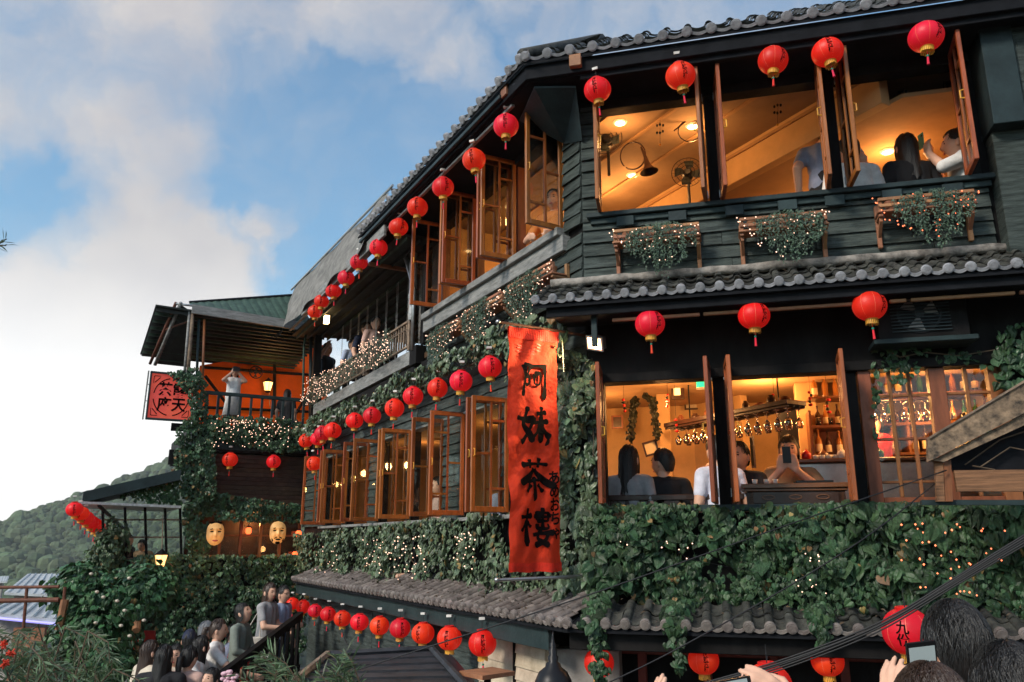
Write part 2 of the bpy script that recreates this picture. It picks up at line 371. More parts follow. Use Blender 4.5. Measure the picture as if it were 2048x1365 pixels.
# ================================================================== THE TEA HOUSE
def corner(oa, ob, z=0):                 # where facade lines A and B, moved out by oa and ob, cross
    a = A.O + A.n * oa; b = B.O + B.n * ob
    d = b - a; det = A.u.x * -B.u.y + B.u.x * A.u.y
    t = (d.x * -B.u.y + B.u.x * d.y) / det
    q = a + A.u * t; return Vector((q.x, q.y, z))
def sa(p, F): return (Vector((p.x, p.y)) - F.O).dot(F.u)
house = thing('tea_house', A.pt(0, 0, 1.5), 'three-storey dark green timber tea house with tiled eaves and open casement windows', 'building')
Z_SILL1, Z_HEAD1, Z_SILL2, Z_HEAD2 = 4.30, 5.42, 6.95, 8.10
A_END = 5.6
def clap(parent, F, a0, a1, z0, z1, h=.125, m='siding', joint=1.7):
    z = z0
    while z < z1 - .03:
        zt = min(z + h * rnd.uniform(.93, 1.07), z1); a = a0
        while a < a1 - .02:
            e = min(a1, a + joint * rnd.uniform(.7, 1.2))
            if a1 - e < .3: e = a1
            j = rnd.uniform(-.003, .003); g = .002
            b0, b1, t1 = .002, .030 + j * 1.6, .010 + j; e0, e1 = rnd.uniform(-.007, .004), rnd.uniform(-.007, .004)
            MB().hexa([F.pt(a + g, -.01, z), F.pt(e - g, -.01, z), F.pt(e - g, b1 + rnd.uniform(0, .008), z - .006 + e1), F.pt(a + g, b1 + rnd.uniform(0, .006), z - .006 + e0),
                       F.pt(a + g, -.01, zt), F.pt(e - g, -.01, zt), F.pt(e - g, t1, zt + .004), F.pt(a + g, t1, zt + .004)]).build('board', m, parent)
            a = e
        z = zt
# --- walls with their boards
def wall(name, m, F, boxes):
    b = MB()
    for q in boxes: b.box(F, *q)
    return b.build(name, m, house)
wa = wall('wall', 'dark_wood', A, [(0, .15, -.13, -.02, 3.5, 8.35), (.15, 3.32, -.13, -.02, 5.42, 6.90), (.15, 3.32, -.13, -.02, 3.5, 4.24), (.15, 3.32, -.13, -.02, 8.12, 8.35), (3.32, A_END, -.13, -.02, 3.5, 8.35)])
clap(wa, A, 0.0, 3.40, 6.32, 6.90); clap(wa, A, 0.0, .17, 6.90, 8.08, joint=9)
clap(wa, A, .0, .11, 4.3, 5.5, joint=9)
wbo = [(0, .33, -.13, -.02, 3.5, 8.35), (.33, 3.72, -.13, -.02, 5.62, 6.90), (.33, 3.42, -.13, -.02, 8.12, 8.35), (3.42, 3.72, -.13, -.02, 6.9, 8.35), (3.72, 9.82, -.13, -.02, 5.62, 6.36), (0.33, 9.82, -.13, -.02, 3.4, 4.24)]
OPB = [(.5, 1.47), (1.60, 2.56), (3.15, 4.24), (4.38, 5.48), (5.95, 7.08), (7.25, 8.3)]     # lower openings along B
gaps = [(0.33, .5), (1.47, 1.60), (2.56, 3.15), (4.24, 4.38), (5.48, 5.95), (7.08, 7.25), (8.3, 9.82)]
for g0, g1 in gaps: wbo.append((g0, g1, -.13, -.02, 4.24, 5.62))
wb = wall('wall', 'dark_wood', B, wbo)
clap(wb, B, 0.0, .31, 6.90, 8.05, joint=9); clap(wb, B, 0.0, 3.72, 6.22, 6.80); clap(wb, B, 0, 8.4, 5.48, 5.86, joint=2.4)
for g0, g1 in gaps: clap(wb, B, g0, g1, 4.28, 5.48, joint=9)
# --- sills, beams and posts
for nm, m, q in [('window_sill', 'trim_green', (A, .05, 3.5, -.1, .10, 6.905, 6.95)), ('sill_board', 'trim_green', (A, .08, 3.42, -.02, .06, 6.85, 6.903)),
                 ('window_sill', 'trim_green', (A, .05, 5.2, -.1, .12, 4.245, 4.295)), ('window_sill', 'grey_board', (B, .28, 3.75, -.1, .12, 6.86, 6.94)),
                 ('sill_board', 'grey_board', (B, .25, 3.78, -.02, .075, 6.70, 6.858)), ('window_sill', 'grey_board', (B, .3, 8.5, -.1, .08, 4.225, 4.265)),
                 ('window_header', 'dark_wood', (A, .15, 3.4, -.12, .03, 8.03, 8.12)), ('window_header', 'dark_wood', (A, .1, 3.4, -.14, .04, 5.36, 5.44)),
                 ('window_header', 'dark_wood', (B, .3, 3.5, -.12, .03, 8.05, 8.13)), ('lintel', 'grey_board', (B, .4, 8.45, -.12, .03, 5.44, 5.475))]:
    part(nm, m, house, *q)
for i in range(7): a = .35 + i * .45 + rnd.uniform(-.05, .05); part('sill_block', 'trim_green', house, A, a, a + .16, .062, .085, 6.80, 6.895)
for a in (1.16, 2.20, 3.28): part('window_post', 'dark_wood', house, A, a, a + .10, -.12, -.015, 6.952, 8.03)
for a in (1.085, 2.13): part('window_post', 'dark_wood', house, A, a, a + .10, -.12, -.015, 4.297, 5.36)
for a in (1.30, 2.32, 3.35): part('window_post', 'sash_inner', house, B, a, a + .09, -.12, -.015, 6.942, 8.05)
# the painted corner column on the right and the blank wall beyond
part('corner_column', 'trim_green', house, A, 3.42, 3.66, -.02, .30, 7.28, 8.62); part('corner_column', 'siding', house, A, 3.44, 3.80, -.02, .16, 6.2, 7.28)
part('corner_column', 'siding', house, A, 3.662, 3.85, -.02, .26, 7.282, 8.6)
for i in range(10): part('louvre', 'trim_green', house, A, 3.86, 4.6, .02, .10, 7.15 + i * .12, 7.22 + i * .12)
# --- casement leaves, opened square to the walls
def leaf_proto(mir):
    H, w, t = 1.17, .40, .017
    Lf = Fr((0, 0), (1, 0), (0, 1)); f = MB()
    f.cbox(Lf, 0, .042, -t, t, 0, H, .004); f.cbox(Lf, w - .042, w, -t, t, 0, H, .004); f.cbox(Lf, .042, w - .042, -t, t, 0, .055, .004); f.cbox(Lf, .042, w - .042, -t, t, H - .05, H, .004)
    o = f.build('casement_window', 'sash_wood', None); o.location = (0, 0, 0); ORG[o] = Vector((0, 0, 0)); o.data.transform(Matrix.Translation((.2, 0, 0)))
    xm = .19; q = MB().box(Lf, xm - .011, xm + .011, -.012, .012, .055, H - .05); q.build('mullion', 'sash_wood', o)
    cols_ = [(.042, xm - .011), (xm + .011, w - .042)]; lv = [[H * .5], [H * .2, H * .79]]
    if mir: lv = lv[::-1]
    for (x0, x1), hs in zip(cols_, lv):
        for h in hs: MB().box(Lf, x0, x1, -.011, .011, h - .011, h + .011).build('glazing_bar', 'sash_wood', o)
        zz = [.055] + hs + [H - .05]
        for z0, z1 in zip(zz, zz[1:]): MB().box(Lf, x0 - .003, x1 + .003, -.002, .002, z0, z1).build('pane', 'pane_glass', o)
    hd = MB().tube([(w - .02, t, H * .47), (w - .02, t + .028, H * .475), (w - .02, t + .028, H * .53), (w - .02, t, H * .535)], .006, 6); hd.build('handle', 'gold_trim', o)
    MB().box(Lf, -.004, .02, -t - .006, -t + .001, .06, .13).box(Lf, -.004, .02, -t - .006, -t + .001, H - .13, H - .06).build('hinge', 'steel', o)
    return o
leafs = [leaf_proto(False), leaf_proto(True)]
used_leaf = [False, False]
def leaf(F, a, z, w, swing=0, k=0, turn=1):
    p = leafs[k]
    if used_leaf[k]: o = copy_tree(p, house)
    else: used_leaf[k] = True; o = p; o.parent = house
    base = F.pt(a, .012, z); o.location = base - ORG[house]
    d = F.n.copy(); d.rotate(Matrix.Rotation(R(swing), 2)); o.rotation_euler = (0, 0, math.atan2(d.y, d.x)); o.scale = (w / .40, turn, 1)
for a, sw in [(.17, 4), (1.13, -3), (1.27, 4), (2.16, -4), (2.33, 3), (3.26, -5)]: leaf(A, a, 6.945, .40, sw, rnd.randint(0, 1), 1 if sw > 0 else -1)
for a, sw in [(.13, 4), (1.06, -3), (1.20, 3), (2.10, -4)]: leaf(A, a, 4.30, .40, sw, rnd.randint(0, 1), 1 if sw > 0 else -1)
for a, sw in [(.34, 2), (1.30, -2), (1.42, 2), (2.32, -3), (2.44, 3), (3.34, -2)]: leaf(B, a, 6.93, .42, sw, rnd.randint(0, 1))
for (a0, a1) in OPB:
    leaf(B, a0, 4.29, .42, rnd.uniform(-3, 3), rnd.randint(0, 1)); leaf(B, a1, 4.29, .42, rnd.uniform(-3, 3), rnd.randint(0, 1))
# the fixed glazed bay on the right of the ground bar
for a, w in [(2.24, .10), (2.77, .12), (3.20, .12)]: part('bay_post', 'sash_inner', house, A, a, a + w, -.10, .0, 4.297, 5.36)
part('bay_rail', 'sash_inner', house, A, 2.34, 3.2, -.09, -.01, 4.297, 4.34)
for x0, x1 in ((2.34, 2.77), (2.89, 3.20)):
    MB().box(A, x0, x1, -.052, -.048, 4.34, 5.36).build('pane', 'pane_glass', house)
    n = 2 if x1 - x0 > .4 else 1
    for i in range(n): xx = x0 + (x1 - x0) * (i + 1) / (n + 1); part('glazing_bar', 'sash_inner', house, A, xx - .013, xx + .013, -.075, -.025, 4.34, 5.36)
    for zz in (4.46, 4.80, 5.15): part('glazing_bar', 'sash_inner', house, A, x0, x1, -.07, -.03, zz - .01, zz + .01, c=.002)

# --- floors, ceilings and the rooms behind the openings
def plan(z, oa=-.02, ob=-.02, sA=A_END, sB=9.82, ia=-5.2, ib=-5.2):
    return [corner(oa, ob, z), A.pt(sA, oa, z), A.pt(sA, ia, z), corner(ia, ib, z), B.pt(sB, ib, z), B.pt(sB, ob, z)]
def slab_part(name, m, z0, z1, **k): return MB().slab(plan(z0, **k), (0, 0, z1 - z0)).build(name, m, house)
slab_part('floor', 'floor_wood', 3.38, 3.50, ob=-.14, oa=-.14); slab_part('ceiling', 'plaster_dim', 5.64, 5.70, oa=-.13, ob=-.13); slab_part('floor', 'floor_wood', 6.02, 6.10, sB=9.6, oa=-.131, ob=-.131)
OBK = -2.1; ZBK = B.px(1460, 370, OBK)[1]
MB().slab([corner(-.131, -.131, 8.22), A.pt(A_END, -.131, 8.22), A.pt(A_END, -5, 8.22), B.pt(3.72, -5, 8.22), B.pt(3.72, -.131, 8.22)], (0, 0, .08)).build('ceiling', 'ceiling_tan', house)
SBK = sa(corner(-.16, OBK), B)
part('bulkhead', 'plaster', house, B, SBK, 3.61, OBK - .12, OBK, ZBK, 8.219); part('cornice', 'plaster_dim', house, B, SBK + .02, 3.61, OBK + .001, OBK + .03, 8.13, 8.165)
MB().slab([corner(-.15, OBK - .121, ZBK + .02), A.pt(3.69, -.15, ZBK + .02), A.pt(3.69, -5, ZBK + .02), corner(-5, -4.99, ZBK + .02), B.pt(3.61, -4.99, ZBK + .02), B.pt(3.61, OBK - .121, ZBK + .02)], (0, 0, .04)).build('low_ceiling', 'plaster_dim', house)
back2 = MB().box(B, sa(corner(-5.0, -5.0), B), 3.6, -5.1, -5.0, 6.1, 8.2).box(B, 3.62, 3.715, -5.0, -.14, 6.1, 8.215).box(A, 3.7, 3.8, -5.1, -.14, 6.1, 8.215).box(A, sa(corner(-5.0, -5.0), A), 3.7, -5.2, -5.1, 6.1, 8.215); back2.build('partition', 'plaster', house)
low = MB().box(A, -.6, 3.9, -3.2, -3.1, 3.5, 5.64).box(A, 3.8, 3.9, -3.1, -.14, 3.5, 5.64).box(B, .9, 9.7, -2.8, -2.7, 3.5, 5.64).box(B, 9.6, 9.7, -2.7, -.14, 3.5, 5.64); low.build('partition', 'plaster', house)
def room_or_fill(p, e, c=(1, .47, .15), r=.06):
    d = bpy.data.lights.new('room_lamp_or_fill', 'POINT'); d.energy = e * .75; d.color = c; d.shadow_soft_size = r
    o = bpy.data.objects.new('room_lamp_or_fill', d); col.objects.link(o); o.location = p; return o

# --- roofs
def tile_meshes(sp, L, m, mc, rr):
    out = []
    for eave in (0, 1):
        b = MB(); prof = []
        for i in range(9): t = math.pi * i / 8; prof.append((-rr * math.cos(t), rr * math.sin(t) * .95))
        for i in range(1, 7): t = i / 6; prof.append((rr + (sp - 2 * rr) * t, -.016 * math.sin(math.pi * t)))
        n = len(prof)
        for y, dz in ((-.01, .016), (L, 0)):
            for x, z in prof: b.v.append((x, y, z + dz))
        b.f += [(i, i + 1, n + i + 1, n + i) for i in range(n - 1)]
        k = len(b.v)                      # front edge thickness
        for x, z in prof: b.v.append((x, -.006, z + .016 - .014))
        b.f += [(i + 1, i, k + i, k + i + 1) for i in range(n - 1)]
        out.append(b.mesh('roof_tile', m, smooth=False))
    b = MB(); b.lathe([(rr * 1.18, -.022), (rr * 1.22, -.016), (rr * 1.22, .012)], (0, 0, .018), 16, (0, 1, 0)); b.lathe([(rr * .9, -.026), (rr * .95, -.0215)], (0, 0, .018), 14, (0, 1, 0))
    nn = 8
    lo = [(rr + (sp - 2 * rr) * i / nn, -.016, .016 - .016 * math.sin(math.pi * i / nn)) for i in range(nn + 1)]
    b.raw(lo + [(x, y, z - .026) for x, y, z in lo] + [(x, y + .012, z) for x, y, z in lo], [(i, i + 1, nn + 2 + i, nn + 1 + i) for i in range(nn)] + [(i + 1, i, 2 * nn + 2 + i, 2 * nn + 3 + i) for i in range(nn)])
    return out[0], b.mesh('tile_end', mc)
def tiled_roof(name, F, other, oE, oOther, zE, pitch, s_end, sp, L, courses, m, mc, rr, start=None):
    th = R(pitch); Y = (-F.n * math.cos(th)); Y = Vector((Y.x, Y.y, math.sin(th))); X = Vector((F.u.x, F.u.y, 0)); Z = X.cross(Y); sg = 1
    if Z.z < 0: X = -X; Z = -Z; sg = -1
    q = Matrix((X, Y, Z)).transposed().to_quaternion()
    cs = (lambda d: sa(corner(oE - d, oOther - d), F) if F is A else sa(corner(oOther - d, oE - d), F)) if start is None else (lambda d: start)
    D = courses * L * math.cos(th); rise = D * math.tan(th)
    deck = MB().slab([F.pt(cs(0), oE - .01, zE - .03), F.pt(s_end, oE - .01, zE - .03), F.pt(s_end, oE - D, zE - .03 + rise), F.pt(cs(D), oE - D, zE - .03 + rise)], (0, 0, -.03)).build(name, 'soffit', house)
    tm, te = tile_meshes(sp, L, m, mc, rr); a = cs(0) + .03; i = 0
    while a < s_end:
        p = F.pt(a, oE, zE); share('tile_end', te, deck, p, q)
        for c in range(courses):
            d = c * L * math.cos(th)
            if a < cs(d + L * .6) - .02: break
            jit = Quaternion((rnd.uniform(-1, 1), rnd.uniform(-1, 1), rnd.uniform(-1, 1)), rnd.uniform(0, .055))
            share('roof_tile', tm, deck, F.pt(a, oE - d, zE + d * math.tan(th) + rnd.uniform(-.004, .008)), q @ jit)
        a += sp
    return deck
tiled_roof('roof', A, B, .55, .70, 8.36, 36, A_END, .21, .27, 6, 'tile', 'tile_cap', .038)
tiled_roof('roof', B, A, .70, .55, 8.36, 36, 4.9, .21, .27, 6, 'tile', 'tile_cap', .038)
# hip ridge
hp = [corner(.55 - d, .70 - d, 8.40 + d * math.tan(R(36))) for d in (0, .4, .8, 1.3)]
MB().tube(hp, .06, 8).build('hip_ridge', 'tile', house, smooth=True)
mid = tiled_roof('pent_roof', A, B, .58, .5, 5.985, 27, 4.4, .152, .22, 3, 'tile', 'tile_cap', .031, start=-.36)
bot_a = tiled_roof('pent_roof', A, B, .60, .50, 3.39, 19, 4.6, .148, .21, 2, 'tile', 'tile_brown_cap', .033)
bot_b = tiled_roof('pent_roof', B, A, .50, .60, 3.39, 22, 8.35, .148, .20, 3, 'tile_brown', 'tile_brown_cap', .033)
# mortar roll where the pent roof meets the wall
mp_ = [A.pt(-.30 + i * .11, .06 + .015 * noise.noise((i * .9, 0, 0)), 6.305 + .012 * noise.noise((i * .7, 3, 0))) for i in range(44)]
MB().tube(mp_, [.042 + .016 * noise.noise((i * .8, 7, 0)) for i in range(44)], 8).build('mortar_ridge', 'mortar', house, smooth=True)
# fascias, gutters, rafter ends, soffits
cA, cB = sa(corner(.5, .65), A), sa(corner(.5, .65), B)
for nm, m, q in [('fascia', 'soffit', (A, cA, A_END, .46, .50, 8.17, 8.32)), ('fascia', 'soffit', (B, cB, 4.85, .61, .65, 8.17, 8.32)),
                 ('gutter', 'trim_green', (B, cB + .45, 4.8, .66, .70, 8.20, 8.245)), ('lantern_rail', 'soffit', (A, cA + .5, A_END, .40, .455, 8.12, 8.165)), ('lantern_rail', 'grey_board', (B, cB + .4, 4.85, .55, .59, 8.12, 8.15)),
                 ('fascia', 'soffit', (A, -.25, 4.3, .47, .52, 5.85, 5.955)), ('fascia', 'trim_green', (B, -.02, 8.3, .40, .44, 3.16, 3.35)), ('fascia', 'dark_wood', (A, -.1, 4.6, .46, .50, 3.20, 3.35))]:
    part(nm, m, house, *q)
sf = MB(); pts = [corner(.46, .61, 8.16), A.pt(A_END, .46, 8.16), A.pt(A_END, -.12, 8.13), corner(-.12, -.12, 8.13), B.pt(4.85, -.12, 8.13), B.pt(4.85, .61, 8.16)]
sf.slab([pts[0], pts[1], pts[2], pts[3]], (0, 0, .03)).slab([pts[0], pts[3], pts[4], pts[5]], (0, 0, .03)).build('soffit', 'soffit', house)
MB().slab([A.pt(-.2, .47, 5.86), A.pt(4.4, .47, 5.86), A.pt(4.4, -.02, 5.90), A.pt(-.2, -.02, 5.90)], (0, 0, .03)).build('soffit', 'soffit', house)
for F, x, y, o in ((A, 1152, 128, .50), (B, 1016, 187, .62)):
    a, z = F.px(x, y, o); part('rafter_end', 'pine', house, F, a - .055, a + .055, o - .4, o + .055, z - .05, z + .07)
# the sloping boarded panel under the corner of the eave
P = [corner(.42, .55, 8.12), A.pt(.02, .36, 8.10), A.pt(.02, .05, 7.72), B.pt(.22, .05, 7.80), B.pt(.5, .40, 8.10)]
MB().slab(P, (0, 0, .02)).build('corner_soffit', 'grey_board', house).data.materials[0] = M('trim_green')
# white slats under the middle eave
a = .30
for i, l in enumerate((.72, .30, 1.05, .12, .72, .18, .78, .55)):
    part('slat', 'pine', house, A, a, a + l, .415, .445, 5.800, 5.828); a += l + .03
part('slat_hanger', 'trim_green', house, A, .12, .17, .40, .44, 5.60, 5.86)
# plinth: the ground-floor shop under the bottom eave
g = MB().box(A, -.05, 4.8, -.35, -.25, 1.2, 3.5).box(B, -.05, 9.8, -.35, -.25, 1.2, 3.5); g.build('lower_wall', 'dark_wood', house)
# planked wall under the long bottom eave: green at the far end, bare beige near the corner
lw = MB().box(B, 1.0, 8.4, .12, .16, 1.4, 3.2).build('lower_wall', 'dark_wood', house)
for a0, a1, m in ((.45, .98, 'beige_board'), (1.0, 1.75, 'beige_board'), (1.77, 2.5, 'siding'), (3.4, 5.0, 'siding'), (5.02, 8.3, 'siding')):
    z = 1.9
    while z < 3.17: MB().hexa([B.pt(a0, .13, z), B.pt(a1, .13, z), B.pt(a1, .20, z), B.pt(a0, .20, z), B.pt(a0, .13, z + .108), B.pt(a1, .13, z + .108), B.pt(a1, .185, z + .108), B.pt(a0, .185, z + .108)]).build('board', m, lw); z += .112
part('lower_post', 'dark_wood', house, B, .982, .998, .13, .215, 1.5, 3.2)
# red timber shopfront below facade A
for i in range(7): a = .35 + i * .52; part('shop_post', 'dim_red_wood', house, A, a, a + .07, -.2, -.12, 1.5, 3.3)
for z in (2.72, 3.1): part('shop_rail', 'dim_red_wood', house, A, .2, 4.6, -.19, -.13, z, z + .08)
part('shop_end_wall', 'concrete', house, A, -.32, .22, -.2, .02, 1.5, 3.14); part('shop_end_trim', 'white_plastic', house, A, -.36, -.325, -.2, .04, 1.5, 3.15)
# ================================================================== LANTERNS
def text_mesh(body, size, bold=0):       # flat glyphs from Blender's own font, one character under another
    c = bpy.data.curves.new('glyphs', 'FONT'); c.body = '\n'.join(body); c.size = size; c.align_x = 'CENTER'; c.space_line = .92; c.offset = bold; c.resolution_u = 3
    o = bpy.data.objects.new('glyphs', c); col.objects.link(o); dg = bpy.context.evaluated_depsgraph_get(); me = o.evaluated_get(dg).to_mesh()
    vs = [tuple(v.co) for v in me.vertices]; fs = [tuple(p.vertices) for p in me.polygons]
    o.evaluated_get(dg).to_mesh_clear(); bpy.data.objects.remove(o); bpy.data.curves.remove(c)
    a = np.array(vs); cx, cyy = (a[:, 0].min() + a[:, 0].max()) / 2, (a[:, 1].min() + a[:, 1].max()) / 2
    return [(x - cx, y - cyy) for x, y, _ in vs], fs
RL = .132                                 # lantern radius
def lrad(h):                              # radius at height h from the middle
    q = max(0, 1 - (h / (RL * .93)) ** 2); return RL * q ** .47
def lantern_proto(text):
    root = thing('paper_lantern', (0, 0, 0), None, 'lantern'); prof = []
    hs = RL * .86; n = 34
    for i in range(n + 1):
        h = -hs + 2 * hs * i / n; prof.append((lrad(h) * (1 + (.010 if i % 2 else -.008)), h))
    b = MB().lathe(prof, n=28, cap=False).build('body', 'red_paper', root, smooth=True)
    MB().lathe([(.050, hs - .012), (.052, hs + .012), (.046, hs + .016), (.044, hs - .01)], n=16).build('top_ring', 'red_gloss', root)
    MB().lathe([(.050, -hs + .014), (.052, -hs - .004), (.048, -hs - .006)], n=16).build('bottom_ring', 'gold_trim', root)
    f = MB()
    for i in range(22):
        t = 2 * math.pi * i / 22; c, s_ = math.cos(t), math.sin(t); k = .004; l = rnd.uniform(.036, .05)
        f.raw([(.047 * c - k * s_, .047 * s_ + k * c, -hs), (.047 * c + k * s_, .047 * s_ - k * c, -hs), (.050 * c + k * 1.4 * s_, .050 * s_ - k * 1.4 * c, -hs - l), (.050 * c - k * 1.4 * s_, .050 * s_ + k * 1.4 * c, -hs - l)], [(0, 1, 2, 3)])
    f.build('fringe', 'gold_trim', root)
    MB().tube([(0, 0, -hs), (0, 0, -hs - .075)], .0025, 5).build('cord', 'red_thread', root)
    MB().ell((0, 0, -hs - .078), (.011, .011, .011), 8, 6).build('bead', 'jade', root, smooth=True)
    MB().lathe([(.004, -hs - .085), (.008, -hs - .094), (.010, -hs - .150), (.012, -hs - .165)], n=8).build('tassel', 'red_thread', root)
    s = MB()
    for i in range(8):
        t = 2 * math.pi * (i + .35) / 8; d = .0013
        ring = [(lrad(h) * 1.016, h) for h in np.linspace(-hs * .95, hs * .95, 12)]
        vs = [(r_ * math.cos(t + d / RL), r_ * math.sin(t + d / RL), h) for r_, h in ring] + [(r_ * math.cos(t - d / RL), r_ * math.sin(t - d / RL), h) for r_, h in ring]
        s.raw(vs, [(j, j + 1, 13 + j, 12 + j) for j in range(11)])
    s.build('seam', 'seam', b)
    vs, fs = text_mesh(text, .046, .0012); t = MB()
    for a0 in (-math.pi / 2 + .12,):
        t.raw([(lrad(y) * 1.022 * math.cos(a0 + x / RL), lrad(y) * 1.022 * math.sin(a0 + x / RL), y) for x, y in vs], fs)
    t.build('lettering', 'ink', b)
    MB().tube([(0, 0, hs + .01), (0, 0, hs + .11)], .0025, 5).build('hook', 'cable', root)
    MB().box(G, -.028, .028, -.02, .02, hs + .10, hs + .125).build('socket', 'white_plastic', root)
    return root
lan0 = lantern_proto('阿妹茶樓'); lan_used = [False]
def lantern(p, d=None, tilt=0, label='', group=None, rz=None, socket=True, drop=0):
    if lan_used[0]: o = copy_tree(lan0)
    else: lan_used[0] = True; o = lan0
    k_ = (d or .264) / .264; o.location = p; o.scale = (k_ * rnd.uniform(.97, 1.03), k_ * rnd.uniform(.97, 1.03), k_ * rnd.uniform(.91, 1.03)); o.rotation_euler = (tilt * rnd.uniform(-1, 1), tilt * rnd.uniform(-1, 1), rnd.uniform(-.5, .5) if rz is None else rz)
    tag(o, label, 'lantern', group); return o
def dia(F, x, y, o, w):                   # metres for w pixels at that place
    return (F.at(x + w / 2, y, o) - F.at(x - w / 2, y, o)).length * abs(1) if F is G else w * Vector((F.at(x, y, o).x, F.at(x, y, o).y, F.at(x, y, o).z - CZ)).dot(Vector((0, CP, SP))) / FPX
ORD = 'first second third fourth fifth sixth seventh eighth ninth tenth eleventh twelfth'.split()
def row(F, o, items, label, group, tilt=.06, dd=None):
    for i, it in enumerate(items):
        x, y, w = it[:3]; lantern(F.at(x, y, o), dd or dia(F, x, y, o, w), tilt, it[3] if len(it) > 3 else label.replace('#', ORD[i]), group)
row(A, .47, [(1195, 180, 55), (1361, 152, 58), (1546, 121, 58), (1655, 105, 62), (1852, 74, 67)], '# red lantern from the house corner, under the top eave over the wide upper windows', 'lanterns under the top eave of the window front', .12)
row(B, .60, [(1012, 252, 50), (948, 320, 46), (886, 375, 44), (835, 415, 42), (797, 455, 39)], '# red lantern from the house corner under the long front\'s tiled upper eave', 'lanterns under the tiled upper eave of the long front', .1)
row(B, .60, [(757, 496, 37), (718, 525, 35), (692, 556, 33), (667, 583, 31), (643, 603, 30), (630, 624, 29)], '# red lantern past the tiles, under the grey canvas awning over the terrace', 'lanterns under the canvas awning', .1)
row(A, .44, [(1300, 648, 59), (1508, 632, 61), (1739, 612, 66)], '# red lantern from the floodlight, below the middle eave over the bar windows', 'lanterns under the middle eave', .05)
row(B, .40, [(922, 763, 46), (875, 777, 41), (826, 793, 41), (789, 817, 39), (744, 832, 36), (709, 842, 35)], '# red lantern past the leaf-covered one on the ivy ledge above the casements', 'lanterns along the ivy ledge', .06)
row(B, .40, [(980, 735, 47, 'red paper lantern half hidden by ivy leaves beside the orange banner')], '', 'lanterns along the ivy ledge')
row(B, .40, [(665, 862, 36), (645, 868, 33), (637, 878, 32), (612, 882, 29), (628, 928, 30)], 'red paper lantern crowded in the cluster at the far end of the ivy ledge', 'lanterns along the ivy ledge', .15)
row(B, .50, [(585, 1208, 27), (606, 1214, 28), (630, 1222, 29), (656, 1229, 32), (685, 1238, 34), (719, 1245, 38), (759, 1252, 39), (800, 1257, 43), (846, 1267, 46), (899, 1277, 50), (965, 1287, 54)],
    '# red lantern from the stairs end under the brown tiled bottom eave', 'lanterns under the bottom eave of the long front', .04)
row(A, .35, [(1198, 1326, 60, 'red paper lantern with a vine strand hanging across it below the bottom eave'), (1407, 1320, 61, 'red paper lantern below the bottom eave, between two hanging vine strands'), (1655, 1322, 65, 'red paper lantern below the bottom eave with small pale blossoms dangling over it')], '', 'lanterns under the bottom eave of the bar front', .03)
row(C, .12, [(460, 920, 30), (547, 924, 29)], '# red lantern from the leafy sign post, on the dark wall below the balcony', 'lanterns below the balcony')
# two lanterns strung over the stairs in front of the house
for x, y, w, dd, lb in ((1815, 1263, 96, .27, 'large red lantern with two black characters beside the dark-haired head and phone'), (1537, 1372, 92, .27, 'red lantern whose top just shows between the raised hands')):
    r_ = ray(x, y); k = dd * FPX / w / (r_.y * CP + r_.z * SP); o = lantern(r_ * k + Vector((0, 0, CZ)), dd, .03, lb, None, rz=-.75 if x > 1700 else 0)
    if x > 1700:                          # its own two characters instead of the house name
        for ch in list(o.children_recursive):
            if ch.name.startswith('socket'): bpy.data.objects.remove(ch); continue
            if ch.name.startswith('lettering'):
                vs, fs = text_mesh('九份', .068, .0015); t = MB(); a0 = -math.pi / 2 + .12
                t.raw([(lrad(yy) * 1.022 * math.cos(a0 + xx / RL), lrad(yy) * 1.022 * math.sin(a0 + xx / RL), yy) for xx, yy in vs], fs); ch.data = t.mesh('lettering', 'ink')
    p = o.location; MB().tube([p + Vector((0, 0, .12)), p + Vector((.01, .02, .16))], .002, 4).build('hook', 'cable', None, label='thin wire hook above the ' + ('large lantern with two characters' if x > 1700 else 'lantern between the raised hands'), cat='wire hook')
    if x < 1700:
        for ch in list(o.children):
            if ch.name.startswith('socket'): bpy.data.objects.remove(ch)
# far string of lanterns beyond the glazed veranda
for i, (x, y, w) in enumerate([(149, 1019, 30), (161, 1028, 28), (171, 1037, 27), (181, 1045, 25), (189, 1051, 24), (196, 1056, 22)]):
    lantern(C.at(x, y, 1.0 - i * .35), .26, .1, 'small red lantern in the bunched string hanging off the veranda roof corner', 'lanterns off the veranda corner')

# ================================================================== BANNER
def bpt(u, v, dz=0, off=0):               # u across the cloth 0..1 from the outer edge to the wall, v down 0..1
    o = .80 - .49 * u; z = 5.785 - 2.02 * v + .004 * math.sin(u * 14) * v
    wob = .014 * math.sin(u * 9 + v * 4) * (.3 + v) + .012 * math.sin(u * 4 - v * 11) + .03 * math.sin(v * 3.1) * (u - .5) + .007 * math.sin(u * 17 + v * 23 + 2 * math.sin(v * 9)) + .02 * noise.noise((u * 2.2, v * 9, 0)) + .010 * noise.noise((u * 6 + v * 8, v * 16, 3))
    return B.pt(-.02 + wob - off, o + .02 * math.sin(v * 5) * .3, z + dz)
banner = thing('hanging_banner', B.pt(0, .4, 3.85), 'long orange-red cloth banner with large black characters hung at the corner of the house', 'banner')
nx, ny = 26, 110; b = MB()
b.raw([bpt(i / nx, j / ny) for j in range(ny + 1) for i in range(nx + 1)], [(j * (nx + 1) + i, j * (nx + 1) + i + 1, (j + 1) * (nx + 1) + i + 1, (j + 1) * (nx + 1) + i) for j in range(ny) for i in range(nx)])
b.build('cloth', 'banner', banner, smooth=True)
